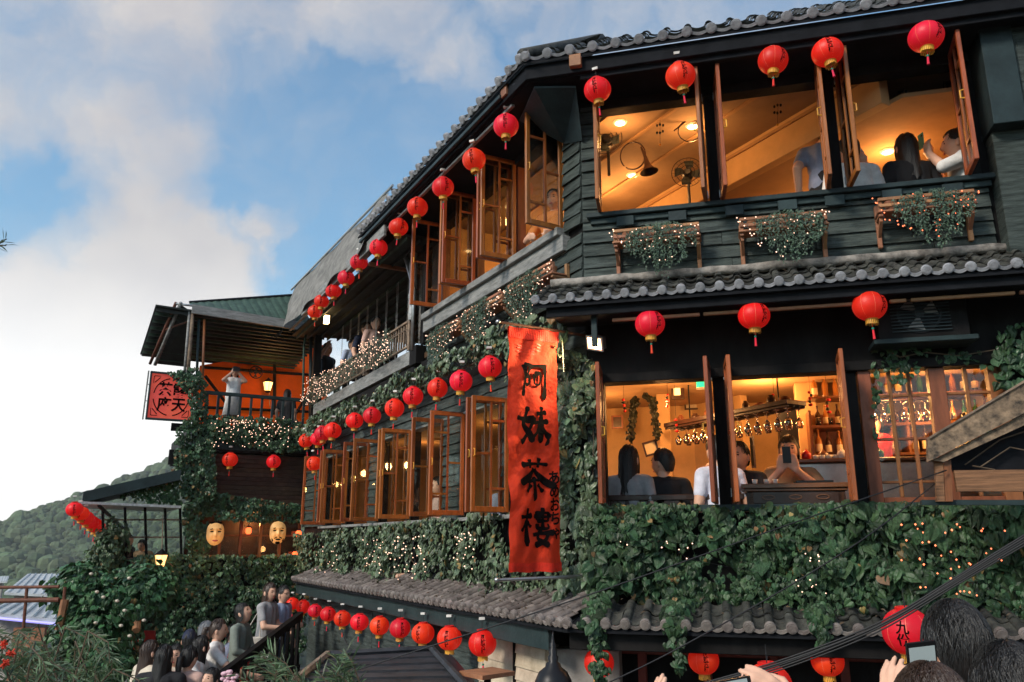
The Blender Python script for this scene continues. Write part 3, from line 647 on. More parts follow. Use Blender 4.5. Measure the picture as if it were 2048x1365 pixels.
for v0, v1, nm in ((-.004, .045, 'top_hem'), (.965, 1.0, 'bottom_hem')):
    b = MB(); vs = []
    for side in (.012, -.012):
        for vv in (v0, v1): vs += [bpt(i / nx, vv, 0, side) for i in range(nx + 1)]
    k = nx + 1; fs = [(i, i + 1, k + i + 1, k + i) for i in range(nx)] + [(2 * k + i + 1, 2 * k + i, 3 * k + i, 3 * k + i + 1) for i in range(nx)]
    b.raw(vs, fs).build(nm, 'banner_trim', banner)
# brush strokes: (points across 0..1, down 0..1 inside the character box, half width)
STROKES = {
 '阿': [([(.18, .10), (.20, .45), (.14, .98)], .035), ([(.18, .10), (.36, .12), (.30, .30), (.24, .40)], .028), ([(.24, .40), (.34, .46), (.32, .62), (.22, .66)], .035),
        ([(.36, .14), (.62, .10), (.92, .10)], .04), ([(.86, .12), (.88, .5), (.86, .85), (.76, .96)], .045), ([(.50, .34), (.50, .62)], .03), ([(.50, .34), (.70, .32), (.68, .60), (.52, .62)], .032)],
 '妹': [([(.30, .02), (.22, .30), (.16, .50), (.34, .74), (.44, .98)], .045), ([(.48, .30), (.36, .60), (.18, .92), (.10, .98)], .04), ([(-.02, .34), (.25, .38), (.50, .34)], .05),
        ([(.54, .22), (.86, .14)], .04), ([(.46, .46), (.92, .38)], .042), ([(.70, .00), (.70, .40), (.68, .98)], .048), ([(.68, .48), (.56, .72), (.44, .84)], .036), ([(.70, .48), (.84, .70), (.98, .82)], .045), ([(.86, .92), (.94, .96)], .06)],
 '茶': [([(.10, .16), (.50, .12), (.90, .12)], .035), ([(.34, .00), (.36, .24)], .035), ([(.66, -.04), (.62, .22)], .035), ([(.50, .24), (.34, .46), (.04, .66)], .05), ([(.50, .26), (.70, .48), (1.12, .72)], .05),
        ([(.30, .58), (.68, .54)], .035), ([(.50, .46), (.50, .94), (.42, 1.0)], .048), ([(.40, .66), (.24, .86)], .035), ([(.60, .66), (.78, .84)], .04)],
 '樓': [([(.02, .26), (.40, .20)], .042), ([(.22, .02), (.22, .98)], .045), ([(.22, .34), (.04, .62)], .035), ([(.24, .36), (.38, .50)], .035), ([(.50, .16), (.92, .12)], .032), ([(.52, .16), (.54, .34)], .03), ([(.90, .12), (.88, .34)], .03),
        ([(.46, .25), (.98, .22)], .028), ([(.54, .36), (.90, .33)], .028), ([(.72, .00), (.72, .56)], .038), ([(.56, .42), (.58, .54), (.86, .52), (.86, .40)], .028), ([(.42, .70), (1.04, .62)], .042), ([(.66, .56), (.56, .80), (.86, .96)], .042), ([(.86, .62), (.76, .84), (.46, .98)], .042)]}
def brush(b, pts, w, box, place):
    x0, y0, bw, bh = box; P_ = [Vector((x0 + p[0] * bw, y0 + p[1] * bh)) for p in pts]; S = []
    for i in range(len(P_) - 1):          # Catmull-Rom through the points
        p0, p1, p2, p3 = P_[max(i - 1, 0)], P_[i], P_[i + 1], P_[min(i + 2, len(P_) - 1)]
        for k in range(6):
            t = k / 6; S.append(.5 * ((2 * p1) + (p2 - p0) * t + (2 * p0 - 5 * p1 + 4 * p2 - p3) * t * t + (3 * p1 - p0 - 3 * p2 + p3) * t ** 3))
    S.append(P_[-1]); vs = []; n = len(S)
    for i, p in enumerate(S):
        d = (S[min(i + 1, n - 1)] - S[max(i - 1, 0)]).normalized(); t = i / (n - 1)
        ww = w * bw * (.75 + .45 * math.cos(t * 5.2 + w * 90) * .6 + (.25 if t < .12 else 0)) * min(1, .5 + 6 * t) * min(1, .45 + 7 * (1 - t)); nn = Vector((-d.y, d.x)) * ww
        vs += [place(p + nn), place(p - nn)]
    b.raw(vs, [(2 * i, 2 * i + 1, 2 * i + 3, 2 * i + 2) for i in range(n - 1)])
ASP = 2.02 / .49
def on_cloth(p, off=.006): return bpt(p.x, p.y / ASP, 0, -off)
def on_cloth_f(p): return bpt(p.x, p.y / ASP, 0, .016)
for ch, yc in (('阿', .22), ('妹', .41), ('茶', .63), ('樓', .825)):
    b = MB(); hgt = .155 * ASP; bx = (.17, yc * ASP - hgt / 2, .66, hgt)
    for pts, w in STROKES[ch]: brush(b, pts, w * 2.0, bx, on_cloth_f)
    b.build('brush_character', 'ink', banner)
vs, fs = text_mesh('あめおちゃ', .30, .009); b = MB()
b.raw([on_cloth_f(Vector((.885 + x * .70, .735 * ASP - y * .82))) for x, y in vs], fs).build('lettering', 'ink', banner)
# red seal marks at the top
b = MB()
for cx, cyy in ((.22, .075), (.45, .085), (.60, .065)):
    for k in range(3): brush(b, [(0, 0), (.5, .2 * rnd.uniform(-1, 1)), (1, .1)], .10, (cx - .05, (cyy + k * .012) * ASP, .10, .06), on_cloth_f)
b.build('seal_mark', 'red_panel', banner)
tp = [B.pt(-.02, .90, 5.815), B.pt(-.02, .3, 5.81), B.pt(-.02, -.02, 5.80)]
MB().tube(tp, .012, 8).build('pole', 'rust', banner); MB().ell(tp[0], (.022, .022, .022), 10, 8).build('pole_knob', 'steel', banner, smooth=True)
tp = [B.pt(-.02, .90, 3.71), B.pt(-.02, .3, 3.72), B.pt(-.02, -.25, 3.73)]
MB().tube(tp, .014, 8).build('pole', 'steel', banner); MB().ell(tp[0], (.022, .022, .022), 10, 8).build('pole_knob', 'steel', banner, smooth=True)
MB().tube([bpt(.5, 1), B.pt(-.02, .55, 3.72)], .004, 5).tube([bpt(0.02, 1), B.pt(-.02, .78, 3.715)], .004, 5).tube([bpt(1, 1), B.pt(-.02, .31, 3.72)], .004, 5).build('tie', 'cable', banner)
MB().tube([bpt(1, .02), B.pt(-.02, .26, 5.7), B.pt(0, .24, 5.45)], .004, 5).build('rope', 'tote', banner)

# ================================================================== FLOODLIGHT AND WALL FITTINGS
def on_ray(x, y, k): r_ = ray(x, y); return r_ * (k / r_.y) + Vector((0, 0, CZ))
fl_c = A.at(1190, 687, .15)
fl = thing('floodlight', fl_c, 'square floodlight shining down on the banner from its bracket on the dark wall', 'floodlight')
aim = (bpt(.75, .12) - fl_c).normalized(); aim = (aim * .75 + Vector((-.05, -.62, -.30))).normalized()
fx_ = Vector((0, 0, 1)).cross(aim).normalized(); qf = Matrix((fx_, aim.cross(fx_), aim)).transposed() @ Matrix.Rotation(R(-18), 3, 'Z')
def fbox(b, x0, x1, y0, y1, z0, z1): return b.hexa([fl_c + qf @ Vector(p) for p in ((x0, y0, z0), (x1, y0, z0), (x1, y1, z0), (x0, y1, z0), (x0, y0, z1), (x1, y0, z1), (x1, y1, z1), (x0, y1, z1))])
fbox(MB(), -.075, .075, -.055, .055, -.06, -.001).build('housing', 'steel', fl)
b = MB()
for q in ((-.085, .085, -.065, -.052), (-.085, .085, .052, .065)): fbox(b, q[0], q[1], q[2], q[3], -.005, .012)
for q in ((-.085, -.072), (.072, .085)): fbox(b, q[0], q[1], -.052, .052, -.005, .012)
b.build('bezel', 'white_plastic', fl)
fbox(MB(), -.07, .07, -.05, .05, .002, .004).build('reflector', 'lamp_glow', fl)
MB().ell(fl_c + aim * .006, (.04, .036, .012), 12, 8, qf).build('bulb', 'flood_glow', fl, smooth=True)
MB().tube([fl_c - aim * .05, fl_c - aim * .08 + Vector((.03, .05, .05)), A.at(1185, 668, .0)], .01, 6).build('bracket', 'rust', fl)
fd = bpy.data.lights.new('floodlight_beam', 'SPOT'); fd.energy = 55; fd.color = (1, .72, .36); fd.spot_size = R(105); fd.spot_blend = .6; fd.shadow_soft_size = .04
fo = bpy.data.objects.new('floodlight_beam', fd); col.objects.link(fo); fo.location = fl_c + aim * .03; fo.rotation_euler = ((bpt(.6, .16) - fl_c).normalized() * .8 + Vector((0, -.22, .02))).to_track_quat('-Z', 'Y').to_euler()
# air-conditioning unit
a, z = A.px(1842, 630, .2)
ac = thing('air_conditioner', A.pt(a, .1, z - .2), 'dusty outdoor air-conditioning unit on a shelf under the middle eave', 'air conditioner')
part('case', 'dark_wood', ac, A, a - .33, a + .33, -.02, .22, z - .19, z + .21)
part('shelf', 'trim_green', ac, A, a - .38, a + .37, -.02, .27, z - .235, z - .195)
b = MB()
for i in range(12): zz = z - .14 + i * .027; b.box(A, a - .23, a + .20, .232, .240, zz, zz + .007)
b.build('grille', 'trim_green', ac)
b = MB(); c0 = A.pt(a - .02, .226, z + .01)
b.lathe([(.155, -.004), (.165, .004), (.150, .006), (.150, -.004)], c0, 28, (A.n.x, A.n.y, 0)); b.lathe([(.04, -.004), (.04, .012)], c0, 12, (A.n.x, A.n.y, 0)); b.build('fan_ring', 'black_metal', ac)
b = MB()
for k in range(3):
    t0 = k * 2.094; b.raw([A.pt(a - .02 + r_ * math.cos(t), .224 + .006 * (t - t0), z + .01 + r_ * math.sin(t)) for r_, t in ((.04, t0), (.145, t0 - .15), (.145, t0 + .75), (.04, t0 + .6))], [(0, 1, 2, 3)])
b.build('fan_blade', 'grey_board', ac)
MB().lathe([(.02, 0), (.02, .03)], A.at(2012, 572, .25), 10).ell(A.at(2012, 572, .25), (.022, .022, .018), 10, 6).build('red_lamp', 'red_lamp', None, smooth=True, label='tiny red lamp glowing under the right end of the middle eave', cat='lamp')
# ================================================================== IVY AND PLANTED BOXES
def leaf_shape(kind):                     # unit leaf: stalk at 0, tip at y=1, cupped and drooping towards the tip
    if kind == 'ivy':
        ys = [0, .22, .48, .74, 1.0]; ws = [[(.22, -.13), (.44, -.04)], [(.30, .20), (.55, .24)], [(.26, .48), (.47, .50)], [(.14, .73), (.25, .76)]]
        vs = [(0, y, -.20 * y * y) for y in ys]
        for sgn in (1, -1):
            for r_ in ws:
                for q, (x, y) in enumerate(r_): vs.append((sgn * x, y, .075 - .035 * q - .20 * y * y - .05 * (q == 1) * (y > .3)))
        fs = []
        for sgn, o in ((1, 5), (-1, 13)):
            for i in range(3): a, b, c, d = o + 2 * i, o + 2 * i + 1, o + 2 * i + 3, o + 2 * i + 2; fs += [(i, a, d, i + 1) if i else (0, a, d, 1), (a, b, c, d)]
            fs += [(3, o + 6, 4), (o + 6, o + 7, 4)]
        n = len(fs) // 2; fs = fs[:n] + [f[::-1] for f in fs[n:]]
        return np.array(vs, float), fs
    mid_ = [(0, 0, 0), (0, .5, 0), (0, 1, -.1)]; sd = [(.20, .15, .04), (.27, .4, .05), (.22, .65, .03), (.1, .85, -.03)]
    vs = mid_ + sd + [(-x, y, z) for x, y, z in sd]
    fs = [(0, 3, 4), (0, 4, 5, 1), (1, 5, 6), (1, 6, 2)]; fs += [tuple(q + 4 if q > 2 else q for q in f)[::-1] for f in fs]
    return np.array(vs, float), fs
LEAF = {k: leaf_shape(k) for k in ('ivy', 'oval')}
nrg = np.random.RandomState(3)
def leaf_basis(nv, dv):
    nv = nv / np.linalg.norm(nv, axis=1, keepdims=True); dv = dv - nv * (nv * dv).sum(1, keepdims=True); dv = dv / np.linalg.norm(dv, axis=1, keepdims=True)
    return np.stack([np.cross(dv, nv), dv, nv], axis=2)     # columns x, y, z
def leaf_cloud(P, Bs, S, kind):           # -> MB holding every leaf
    V, Fc = LEAF[kind]; n = len(P); b = MB()
    Vs = V[None] * np.stack([nrg.uniform(.72, 1.15, n), np.ones(n), nrg.uniform(.2, 2.4, n)], 1)[:, None, :]; W_ = np.einsum('nij,nkj->nki', Bs, Vs) * S[:, None, None] + P[:, None, :]
    b.v = [tuple(q) for q in W_.reshape(-1, 3)]; k = len(V)
    b.f = [tuple(i * k + q for q in f) for i in range(n) for f in Fc]; b.lv = np.repeat(nrg.rand(n), len(Fc)).astype(np.float32); return b
LEAFMESH = {}
def foliage(parent, P, Bs, S, kind, m, nobj):
    """the nobj outermost leaves become parts of their own, the rest one joined part"""
    P, S = np.asarray(P, float), np.asarray(S, float)
    dist = np.linalg.norm(P - np.array([0, 0, CZ]), axis=1) / S; order = np.argsort(dist); big, rest = order[:nobj], order[nobj:]
    if nobj:
        if (kind, m) not in LEAFMESH:
            V, Fc = LEAF[kind]; b = MB(); b.raw([tuple(q) for q in V], Fc); LEAFMESH[kind, m] = b.mesh('leaf', m)
        for i in big: share('leaf', LEAFMESH[kind, m], parent, Vector(P[i]), Matrix(Bs[i].tolist()).to_quaternion(), (float(S[i]) * rnd.uniform(.72, 1.15), float(S[i]), float(S[i]) * rnd.uniform(.2, 2.4)))
    if len(rest): leaf_cloud(P[rest], Bs[rest], S[rest], kind).build('leaf_mass', m, parent, kind='stuff')
def inpoly(poly, x, y):
    c = False; j = len(poly) - 1
    for i in range(len(poly)):
        if (poly[i][1] > y) != (poly[j][1] > y) and x < (poly[j][0] - poly[i][0]) * (y - poly[i][1]) / (poly[j][1] - poly[i][1]) + poly[i][0]: c = not c
        j = i
    return c
def climb(F, polys, n, size, o0, depth, seed, thr=-.25, nsc=2.2, curl=.6, opx=None):
    """leaf positions on a wall inside outlines given in picture points, clumped by noise"""
    PP = [[F.px(x, y, o0 if opx is None else opx) for x, y in p] for p in polys]; P, N, D, S = [], [], [], []
    areas = []
    for p in PP: areas.append(abs(sum(p[i][0] * p[(i + 1) % len(p)][1] - p[(i + 1) % len(p)][0] * p[i][1] for i in range(len(p)))) / 2)
    for p, ar in zip(PP, areas):
        want = int(n * ar / sum(areas)); xs = [q[0] for q in p]; zs = [q[1] for q in p]; tries = 0
        while want > 0 and tries < n * 40:
            tries += 1; a = rnd.uniform(min(xs), max(xs)); z = rnd.uniform(min(zs), max(zs))
            if not inpoly(p, a, z): continue
            nz = noise.noise((a * nsc, z * nsc, seed)) + .5 * noise.noise((a * nsc * 2.7, z * nsc * 2.7, seed + 9))
            if nz < thr + rnd.uniform(-.15, .15): continue
            lump = max(0, nz - thr); o = o0 + depth * min(1, lump) * rnd.uniform(.3, 1.0)
            P.append(F.pt(a, o, z)); nn = Vector((F.n.x, F.n.y, 0)) + Vector((rnd.gauss(0, .45), rnd.gauss(0, .45), rnd.uniform(.05, 1.0)))
            N.append(nn); D.append(Vector((F.u.x * rnd.gauss(0, curl), F.u.y * rnd.gauss(0, curl), -1)) + Vector((F.n.x, F.n.y, 0)) * rnd.uniform(0, .5)); S.append(size * rnd.uniform(.45, 1.0) * (1.35 if rnd.random() < .3 else 1)); want -= 1
    return P, N, D, S
def strand(path, n, size):                # leaves on a hanging or creeping stem
    P, N, D, S = [], [], [], []
    for i in range(n):
        t = rnd.random() * (len(path) - 1); k = min(int(t), len(path) - 2); p = path[k].lerp(path[k + 1], t - k)
        P.append(p + Vector((rnd.gauss(0, size * .5), rnd.gauss(0, size * .5), rnd.gauss(0, size * .3)))); N.append(Vector((rnd.gauss(-.3, .6), -1 + rnd.gauss(0, .4), rnd.uniform(0, .9)))); D.append(Vector((rnd.gauss(0, .6), rnd.gauss(0, .3), -1))); S.append(size * rnd.uniform(.6, 1.2))
    return P, N, D, S
def ivy(label, loc, sets, m, nobj, kind='ivy', stems=(), name='ivy', cat='ivy'):
    t = thing(name, loc, label, cat); P, N, D, S = [], [], [], []
    for q in sets: P += q[0]; N += q[1]; D += q[2]; S += q[3]
    P = np.array([tuple(q) for q in P]); N = np.array([tuple(q) for q in N]); D = np.array([tuple(q) for q in D])
    foliage(t, P, leaf_basis(N, D), np.array(S), kind, m, nobj)
    if len(P) > 600 and kind == 'ivy':       # a few withered leaves among the green
        wi = nrg.choice(len(P), len(P) // 45, False); leaf_cloud(P[wi] + N[wi] * .02, leaf_basis(N[wi], D[wi]), np.array(S)[wi] * .9, kind).build('withered_leaves', 'dead_leaf', t, kind='stuff')
    for s_ in stems: MB().tube(s_, [.008 * (1 - .6 * i / len(s_)) for i in range(len(s_))], 6).build('stem', 'stem', t)
    return t
def sway(F, a0, z0, a1, z1, o, n=9, amp=.05, seed=0): return [F.pt(a0 + (a1 - a0) * i / n + amp * noise.noise((i * .6, seed, 0)), o + amp * noise.noise((i * .6, seed, 5)), z0 + (z1 - z0) * i / n) for i in range(n + 1)]
# big-leaved creeper under the bar windows
S1 = climb(A, [[(1195, 1010), (2048, 1008), (2100, 1010), (2100, 1235), (2000, 1245), (1900, 1215), (1800, 1240), (1700, 1225), (1600, 1240), (1500, 1215), (1400, 1200), (1330, 1250), (1240, 1200), (1180, 1180)]], 1900, .110, .08, .34, 1.3, -.30, 1.7)
S1b = climb(A, [[(1195, 1012), (2100, 1006), (2100, 1080), (1195, 1090)]], 600, .105, .12, .22, 2.2, -.5)
S1c = climb(A, [[(1800, 1060), (2100, 1040), (2100, 1240), (1850, 1230)]], 380, .10, .1, .3, 5.2, -.4)
S1d = climb(A, [[(1195, 1010), (2100, 1006), (2100, 1235), (1800, 1235), (1500, 1215), (1240, 1195), (1180, 1180)]], 1500, .05, .16, .28, 1.3, -.45, 3.1)
ivy('big-leaved green creeper covering the wall below the bar windows', A.pt(1.8, .1, 3.4), [S1, S1b, S1c, S1d], 'ivy_big', 300, stems=[sway(A, .1 + i * .55, 3.45, .3 + i * .5, 4.25, .07, seed=i, amp=.12) for i in range(7)])
for x, y0, y1, n, lb in ((1195, 1190, 1362, 60, 'vine strand trailing over the bottom tiles in front of a lantern'), (1352, 1200, 1345, 55, 'leafy vine tuft spilling off the bottom tiles between two lanterns'), (1640, 1215, 1290, 40, 'small bright green tuft hanging off the bottom tile edge')):
    p0, p1, p2 = A.at(x, y0, .30), A.at(x - 4, (y0 + y1) / 2 - 20, .62), A.at(x + 6, y1, .66)
    pth = [p0, p0.lerp(p1, .5), p1, p1.lerp(p2, .5), p2]; ivy(lb, p2, [strand(pth, n * 3, .05), strand(pth[:3], n * 3, .075)], 'ivy_big', 40, stems=[pth])
# ivy climbing the corner behind the banner
S2 = climb(A, [[(1125, 700), (1190, 720), (1192, 1010), (1260, 1010), (1230, 1190), (1120, 1200), (1120, 900)]], 700, .085, .02, .16, 4.1, -.42, 3)
S2b = climb(B, [[(1160, 700), (1130, 700), (1115, 1010), (1115, 1180), (1160, 1180)]], 500, .08, .03, .16, 8.1, -.5, 3)
ivy('ivy climbing the house corner between the banner and the bar window', A.pt(0, .1, 3.5), [S2, S2b], 'ivy_pale', 120, stems=[sway(A, .0, 3.5, .08, 5.5, .05, seed=4)])
# ivy wall under the long row of casements
S3 = climb(B, [[(1120, 1012), (1120, 1200), (1000, 1195), (900, 1175), (800, 1165), (700, 1150), (620, 1150), (600, 1070), (760, 1050), (900, 1035), (1020, 1022)]], 5200, .068, .05, .30, 2.7, -.36, 1.9)
ivy('pale green ivy wall below the long row of open casements', B.pt(4, .1, 3.5), [S3], 'ivy_pale', 300, stems=[sway(B, .6 + i * 1.1, 3.5, .8 + i * 1.1, 4.2, .06, seed=i, amp=.1) for i in range(7)])
# ivy ledge over the casements
S4 = climb(B, [[(1115, 640), (1030, 622), (960, 672), (850, 728), (760, 772), (690, 808), (620, 838), (600, 856), (605, 888), (680, 850), (760, 808), (850, 765), (950, 722), (1020, 700), (1018, 760), (1060, 770), (1120, 700)]], 3600, .068, .16, .30, 6.3, -.6, 2.4, opx=.3)
ivy('thick ivy ledge draped above the long row of casements', B.pt(4, .2, 5.6), [S4], 'ivy_pale', 260, stems=[[B.pt(.2 + i * .8, .25 + .06 * noise.noise((i, 0, 0)), 5.88 + .05 * noise.noise((i, 4, 0))) for i in range(11)]])
# ivy hanging at the right end of the bar
S5 = climb(A, [[(1985, 660), (2100, 640), (2100, 780), (2030, 790), (1990, 770)]], 160, .07, .06, .1, 6.9, -.6); S5b = climb(A, [[(1745, 685), (1850, 690), (1960, 700), (1985, 735), (1850, 720), (1830, 760), (1790, 770), (1760, 750), (1750, 900), (1742, 890)]], 150, .05, .03, .08, 3.9, -.3, 4)
ivy('thin ivy trailing over the glazed bay and down its right edge', A.pt(3, .05, 5), [S5, S5b], 'ivy_dark', 60, stems=[[A.at(x, y, .05) for x, y in ((1755, 690), (1800, 715), (1850, 705), (1920, 712), (1990, 700))]])
# ---------------------------------------------------------------- planted boxes with fairy lights
OCT = ([(1, 0, 0), (-1, 0, 0), (0, 1, 0), (0, -1, 0), (0, 0, 1), (0, 0, -1)], [(0, 2, 4), (2, 1, 4), (1, 3, 4), (3, 0, 4), (2, 0, 5), (1, 2, 5), (3, 1, 5), (0, 3, 5)])
def bulbs(b, p, r): b.raw([(p[0] + x * r, p[1] + y * r, p[2] + z * r) for x, y, z in OCT[0]], OCT[1])
def planter(F, a0, a1, zs, lb, dens=1, red=False, lo=.0, depth=.22, nb=70):
    t = thing('planter_shelf', F.pt((a0 + a1) / 2, .1, zs - .28), 'wooden planter shelf ' + lb, 'planter', 'wooden planter shelves on the house walls')
    for a in (a0, a1 - .035):
        part('bracket_post', 'pine', t, F, a, a + .035, .028, .068, zs - .25, zs + .13); part('bracket_arm', 'pine', t, F, a, a + .035, .07, depth, zs - .028, zs); part('end_post', 'pine', t, F, a, a + .035, depth - .03, depth + .004, zs + .002, zs + .125)
        MB().hexa([F.pt(a + .005, .068, zs - .16), F.pt(a + .03, .068, zs - .16), F.pt(a + .03, .068, zs - .12), F.pt(a + .005, .068, zs - .12), F.pt(a + .005, depth - .03, zs - .06), F.pt(a + .03, depth - .03, zs - .06), F.pt(a + .03, depth - .03, zs - .028), F.pt(a + .005, depth - .03, zs - .028)]).build('brace', 'pine', t)
    part('shelf_board', 'pine', t, F, a0 - .01, a1 + .01, .07, depth + .02, zs + .001, zs + .02)
    for z in (zs + .045, zs + .10): part('rail', 'pine', t, F, a0, a1, depth + .005, depth + .02, z, z + .03)
    for k in (.16, .5): MB().lathe([(.035, zs + .02), (.05, zs + .12), (.053, zs + .12), (.048, zs + .10)], F.pt(a0 + (a1 - a0) * k, .14, 0), 12).build('plant_pot', 'beige_board' if k > .3 else 'pine', None, label=('pale' if k > .3 else 'brown') + ' clay pot in the planter ' + lb, cat='plant pot', group='pots in the planter shelves')
    P, N, D, S = [], [], [], []; am = a0 + (a1 - a0) * .5; w = (a1 - a0) * .40
    for k in range(int(44 * dens)):       # each trailing strand
        u = rnd.uniform(-1, 1); a = am + w * u + (a1 - a0) * .06; L_ = (.14 + .48 * (1 - abs(u) ** 1.8) * rnd.uniform(.45, 1)) * (1 + lo)
        z = zs + .16 * (1 - u * u * .5) + rnd.uniform(-.03, .02); n = int(10 + L_ * 75)
        for i in range(n):
            q = i / n; o = .12 + (depth - .06) * min(1, q * 5) + rnd.gauss(0, .012); zz = z - max(0, q - .12) * L_
            P.append(F.pt(a + rnd.gauss(0, .012) + .03 * noise.noise((k, q * 2, 1)), o, zz)); N.append(Vector((F.n.x, F.n.y, 0)) + Vector((rnd.gauss(0, .6), rnd.gauss(0, .6), rnd.uniform(0, 1.2)))); D.append(Vector((rnd.gauss(0, .7), rnd.gauss(0, .7), -1))); S.append(rnd.uniform(.014, .029))
    pl = thing('trailing_plant', F.pt(am, .15, zs + .02), 'fine-leaved plant trailing from the planter ' + lb, 'plant', 'plants trailing from the planter shelves')
    foliage(pl, np.array([tuple(q) for q in P]), leaf_basis(np.array([tuple(q) for q in N]), np.array([tuple(q) for q in D])), np.array(S), 'oval', 'basket', 0)
    b = MB(); wire = []
    nb = int(nb * .62)
    for k in range(nb):
        u = -1 + 2 * k / nb; a = (a0 + a1) / 2 + (a1 - a0) * .54 * u; drop = (.04 + .40 * (1 - u * u) ** .8 * rnd.random() ** .7) * (1 + lo * .8)
        p = F.pt(a + rnd.gauss(0, .02), depth + .03 + rnd.uniform(0, .03), zs + .15 - drop + .03 * rnd.random()); wire.append(p); bulbs(b, p, .0072)
    sl = thing('fairy_lights', F.pt(am, .2, zs), ('red' if red else 'white') + ' fairy lights on the planter ' + lb, 'fairy lights', 'fairy lights on the planter shelves')
    b.build('bulbs', 'bulb_red' if red else 'bulb_warm', sl, kind='stuff'); MB().tube(wire, .0018, 4).build('wire', 'cable', sl)
for (x0, y0, x1, y1), lb, rd in (((1228, 490, 1400, 475), 'nearest the corner below the wide upper window', False), ((1480, 470, 1655, 450), 'in the middle below the wide upper window', False), ((1757, 430, 1950, 410), 'beside the green column below the wide upper window', True)):
    (a0, z0), (a1, z1) = A.px(x0, y0, .2), A.px(x1, y1, .2); planter(A, a0, a1, (z0 + z1) / 2, lb, 1.15, rd)
for (x0, y0, x1, y1), lb, rd in (((1112, 545, 1010, 605), 'closest to the house corner on the long front', False), ((1010, 600, 925, 655), 'second from the house corner on the long front', False), ((925, 650, 855, 700), 'farthest along the long front beside the drain pipe', False)):
    (a0, z0), (a1, z1) = B.px(x0, y0, .2), B.px(x1, y1, .2); planter(B, a0 + .03, a1 - .12, (z0 + z1) / 2, lb, 1.2, rd, nb=110, lo=.15)
# fairy lights in the ivy
def ivy_lights(F, boxes, o, r_, m, lb):
    b = MB(); pts = []
    for (x0, y0, x1, y1, n) in boxes:
        for i in range(n): p = F.at(rnd.uniform(x0, x1), rnd.uniform(y0, y1), o + rnd.uniform(0, .06)); bulbs(b, p, r_ * rnd.uniform(.8, 1.2)); pts.append(p)
    t = thing('fairy_lights', pts[0], lb, 'fairy lights', 'fairy lights in the ivy'); b.build('bulbs', m, t, kind='stuff')
    pts.sort(key=lambda q: q.x); MB().tube(pts[::3], .0015, 3).build('wire', 'cable', t)
ivy_lights(A, [(1800, 1045, 2010, 1130, 30), (1840, 1110, 1970, 1195, 18)], .42, .0075, 'bulb_red', 'red fairy lights glinting in the big-leaved creeper under the timber beam')
ivy_lights(A, [(1590, 1100, 1660, 1195, 14), (1240, 1080, 1400, 1120, 9)], .40, .0055, 'bulb_warm', 'sparse warm fairy lights in the big-leaved creeper below the bar windows')
ivy_lights(B, [(620, 1090, 680, 1150, 16), (725, 1080, 790, 1150, 34), (790, 1070, 860, 1160, 44), (905, 1065, 950, 1140, 26)], .36, .0075, 'bulb_warm', 'fairy lights scattered in the pale ivy under the casements')

# dead leaves lying in the tile channels
def litter(F, a0, a1, oE, zE, pitch, n, lb):
    P, N, D, S = [], [], [], []
    for i in range(n):
        d = rnd.uniform(.02, .38); P.append(F.pt(rnd.uniform(a0, a1), oE - d, zE + d * math.tan(R(pitch)) + .035)); N.append(Vector((rnd.gauss(0, .4), rnd.gauss(0, .4), 1))); D.append(Vector((rnd.gauss(0, 1), rnd.gauss(0, 1), 0))); S.append(rnd.uniform(.03, .06))
    leaf_cloud(np.array([tuple(q) for q in P]), leaf_basis(np.array([tuple(q) for q in N]), np.array([tuple(q) for q in D])), np.array(S), 'oval').build('fallen_leaves', 'stem', None, label=lb, cat='fallen leaves', kind='stuff')
litter(A, 0, 4.2, .60, 3.39, 19, 60, 'dry leaves lying on the bottom tiles below the creeper'); litter(B, .2, 8, .50, 3.39, 22, 110, 'dry leaves lying on the long brown bottom eave'); litter(A, 0, 4, .58, 5.985, 27, 40, 'dry leaves lying on the middle tiled eave')
# ================================================================== TERRACE, AWNING AND THE FAR WING
def pbox(name, m, parent, F, x0, y0, x1, y1, o0, o1, c=.005):
    (a0, z0), (a1, z1) = F.px(x0, y0, o1), F.px(x1, y1, o1)
    return part(name, m, parent, F, min(a0, a1), max(a0, a1), o0, o1, min(z0, z1), max(z0, z1), c=c)
def bar(F, p, q, r_, n=8): return MB().tube([F.at(*p), F.at(*q)], r_, n)
ter = thing('roof_terrace', B.pt(6.5, -1, 6.0), 'covered timber terrace with railing, corrugated roof and grey canvas awning beyond the tiled house', 'terrace')
part('floor_beam', 'grey_board', ter, B, 4.30, 9.55, -.06, .02, 6.39, 6.59); part('beam_end', 'dark_wood', ter, B, 4.05, 4.298, -.10, .06, 6.34, 6.60)
part('floor', 'floor_wood', ter, B, 3.75, 9.8, -4.5, -.065, 6.42, 6.50)
# railing
rz0, rz1 = 6.66, 7.02
for z, h, o in ((rz1, .035, .03), (rz0, .03, .02), (rz1 - .09, .02, .015)): part('rail', 'weathered', ter, B, 4.42, 9.5, -o, o, z, z + h)
a = 4.46
while a < 9.5: part('baluster', 'weathered', ter, B, a, a + .028, -.012, .012, rz0 + .031, rz1 - .001, c=.003); a += .105
for a in (4.36, 6.35, 9.5): part('post', 'weathered', ter, B, a, a + .07, -.045, .05, 6.592, 7.14 if a > 5 else 7.3)
part('post', 'dark_wood', ter, B, 3.95, 4.05, -.10, .0, 6.6, 8.1); part('post', 'dark_wood', ter, B, 9.56, 9.68, -.08, .06, 5.7, 8.0)
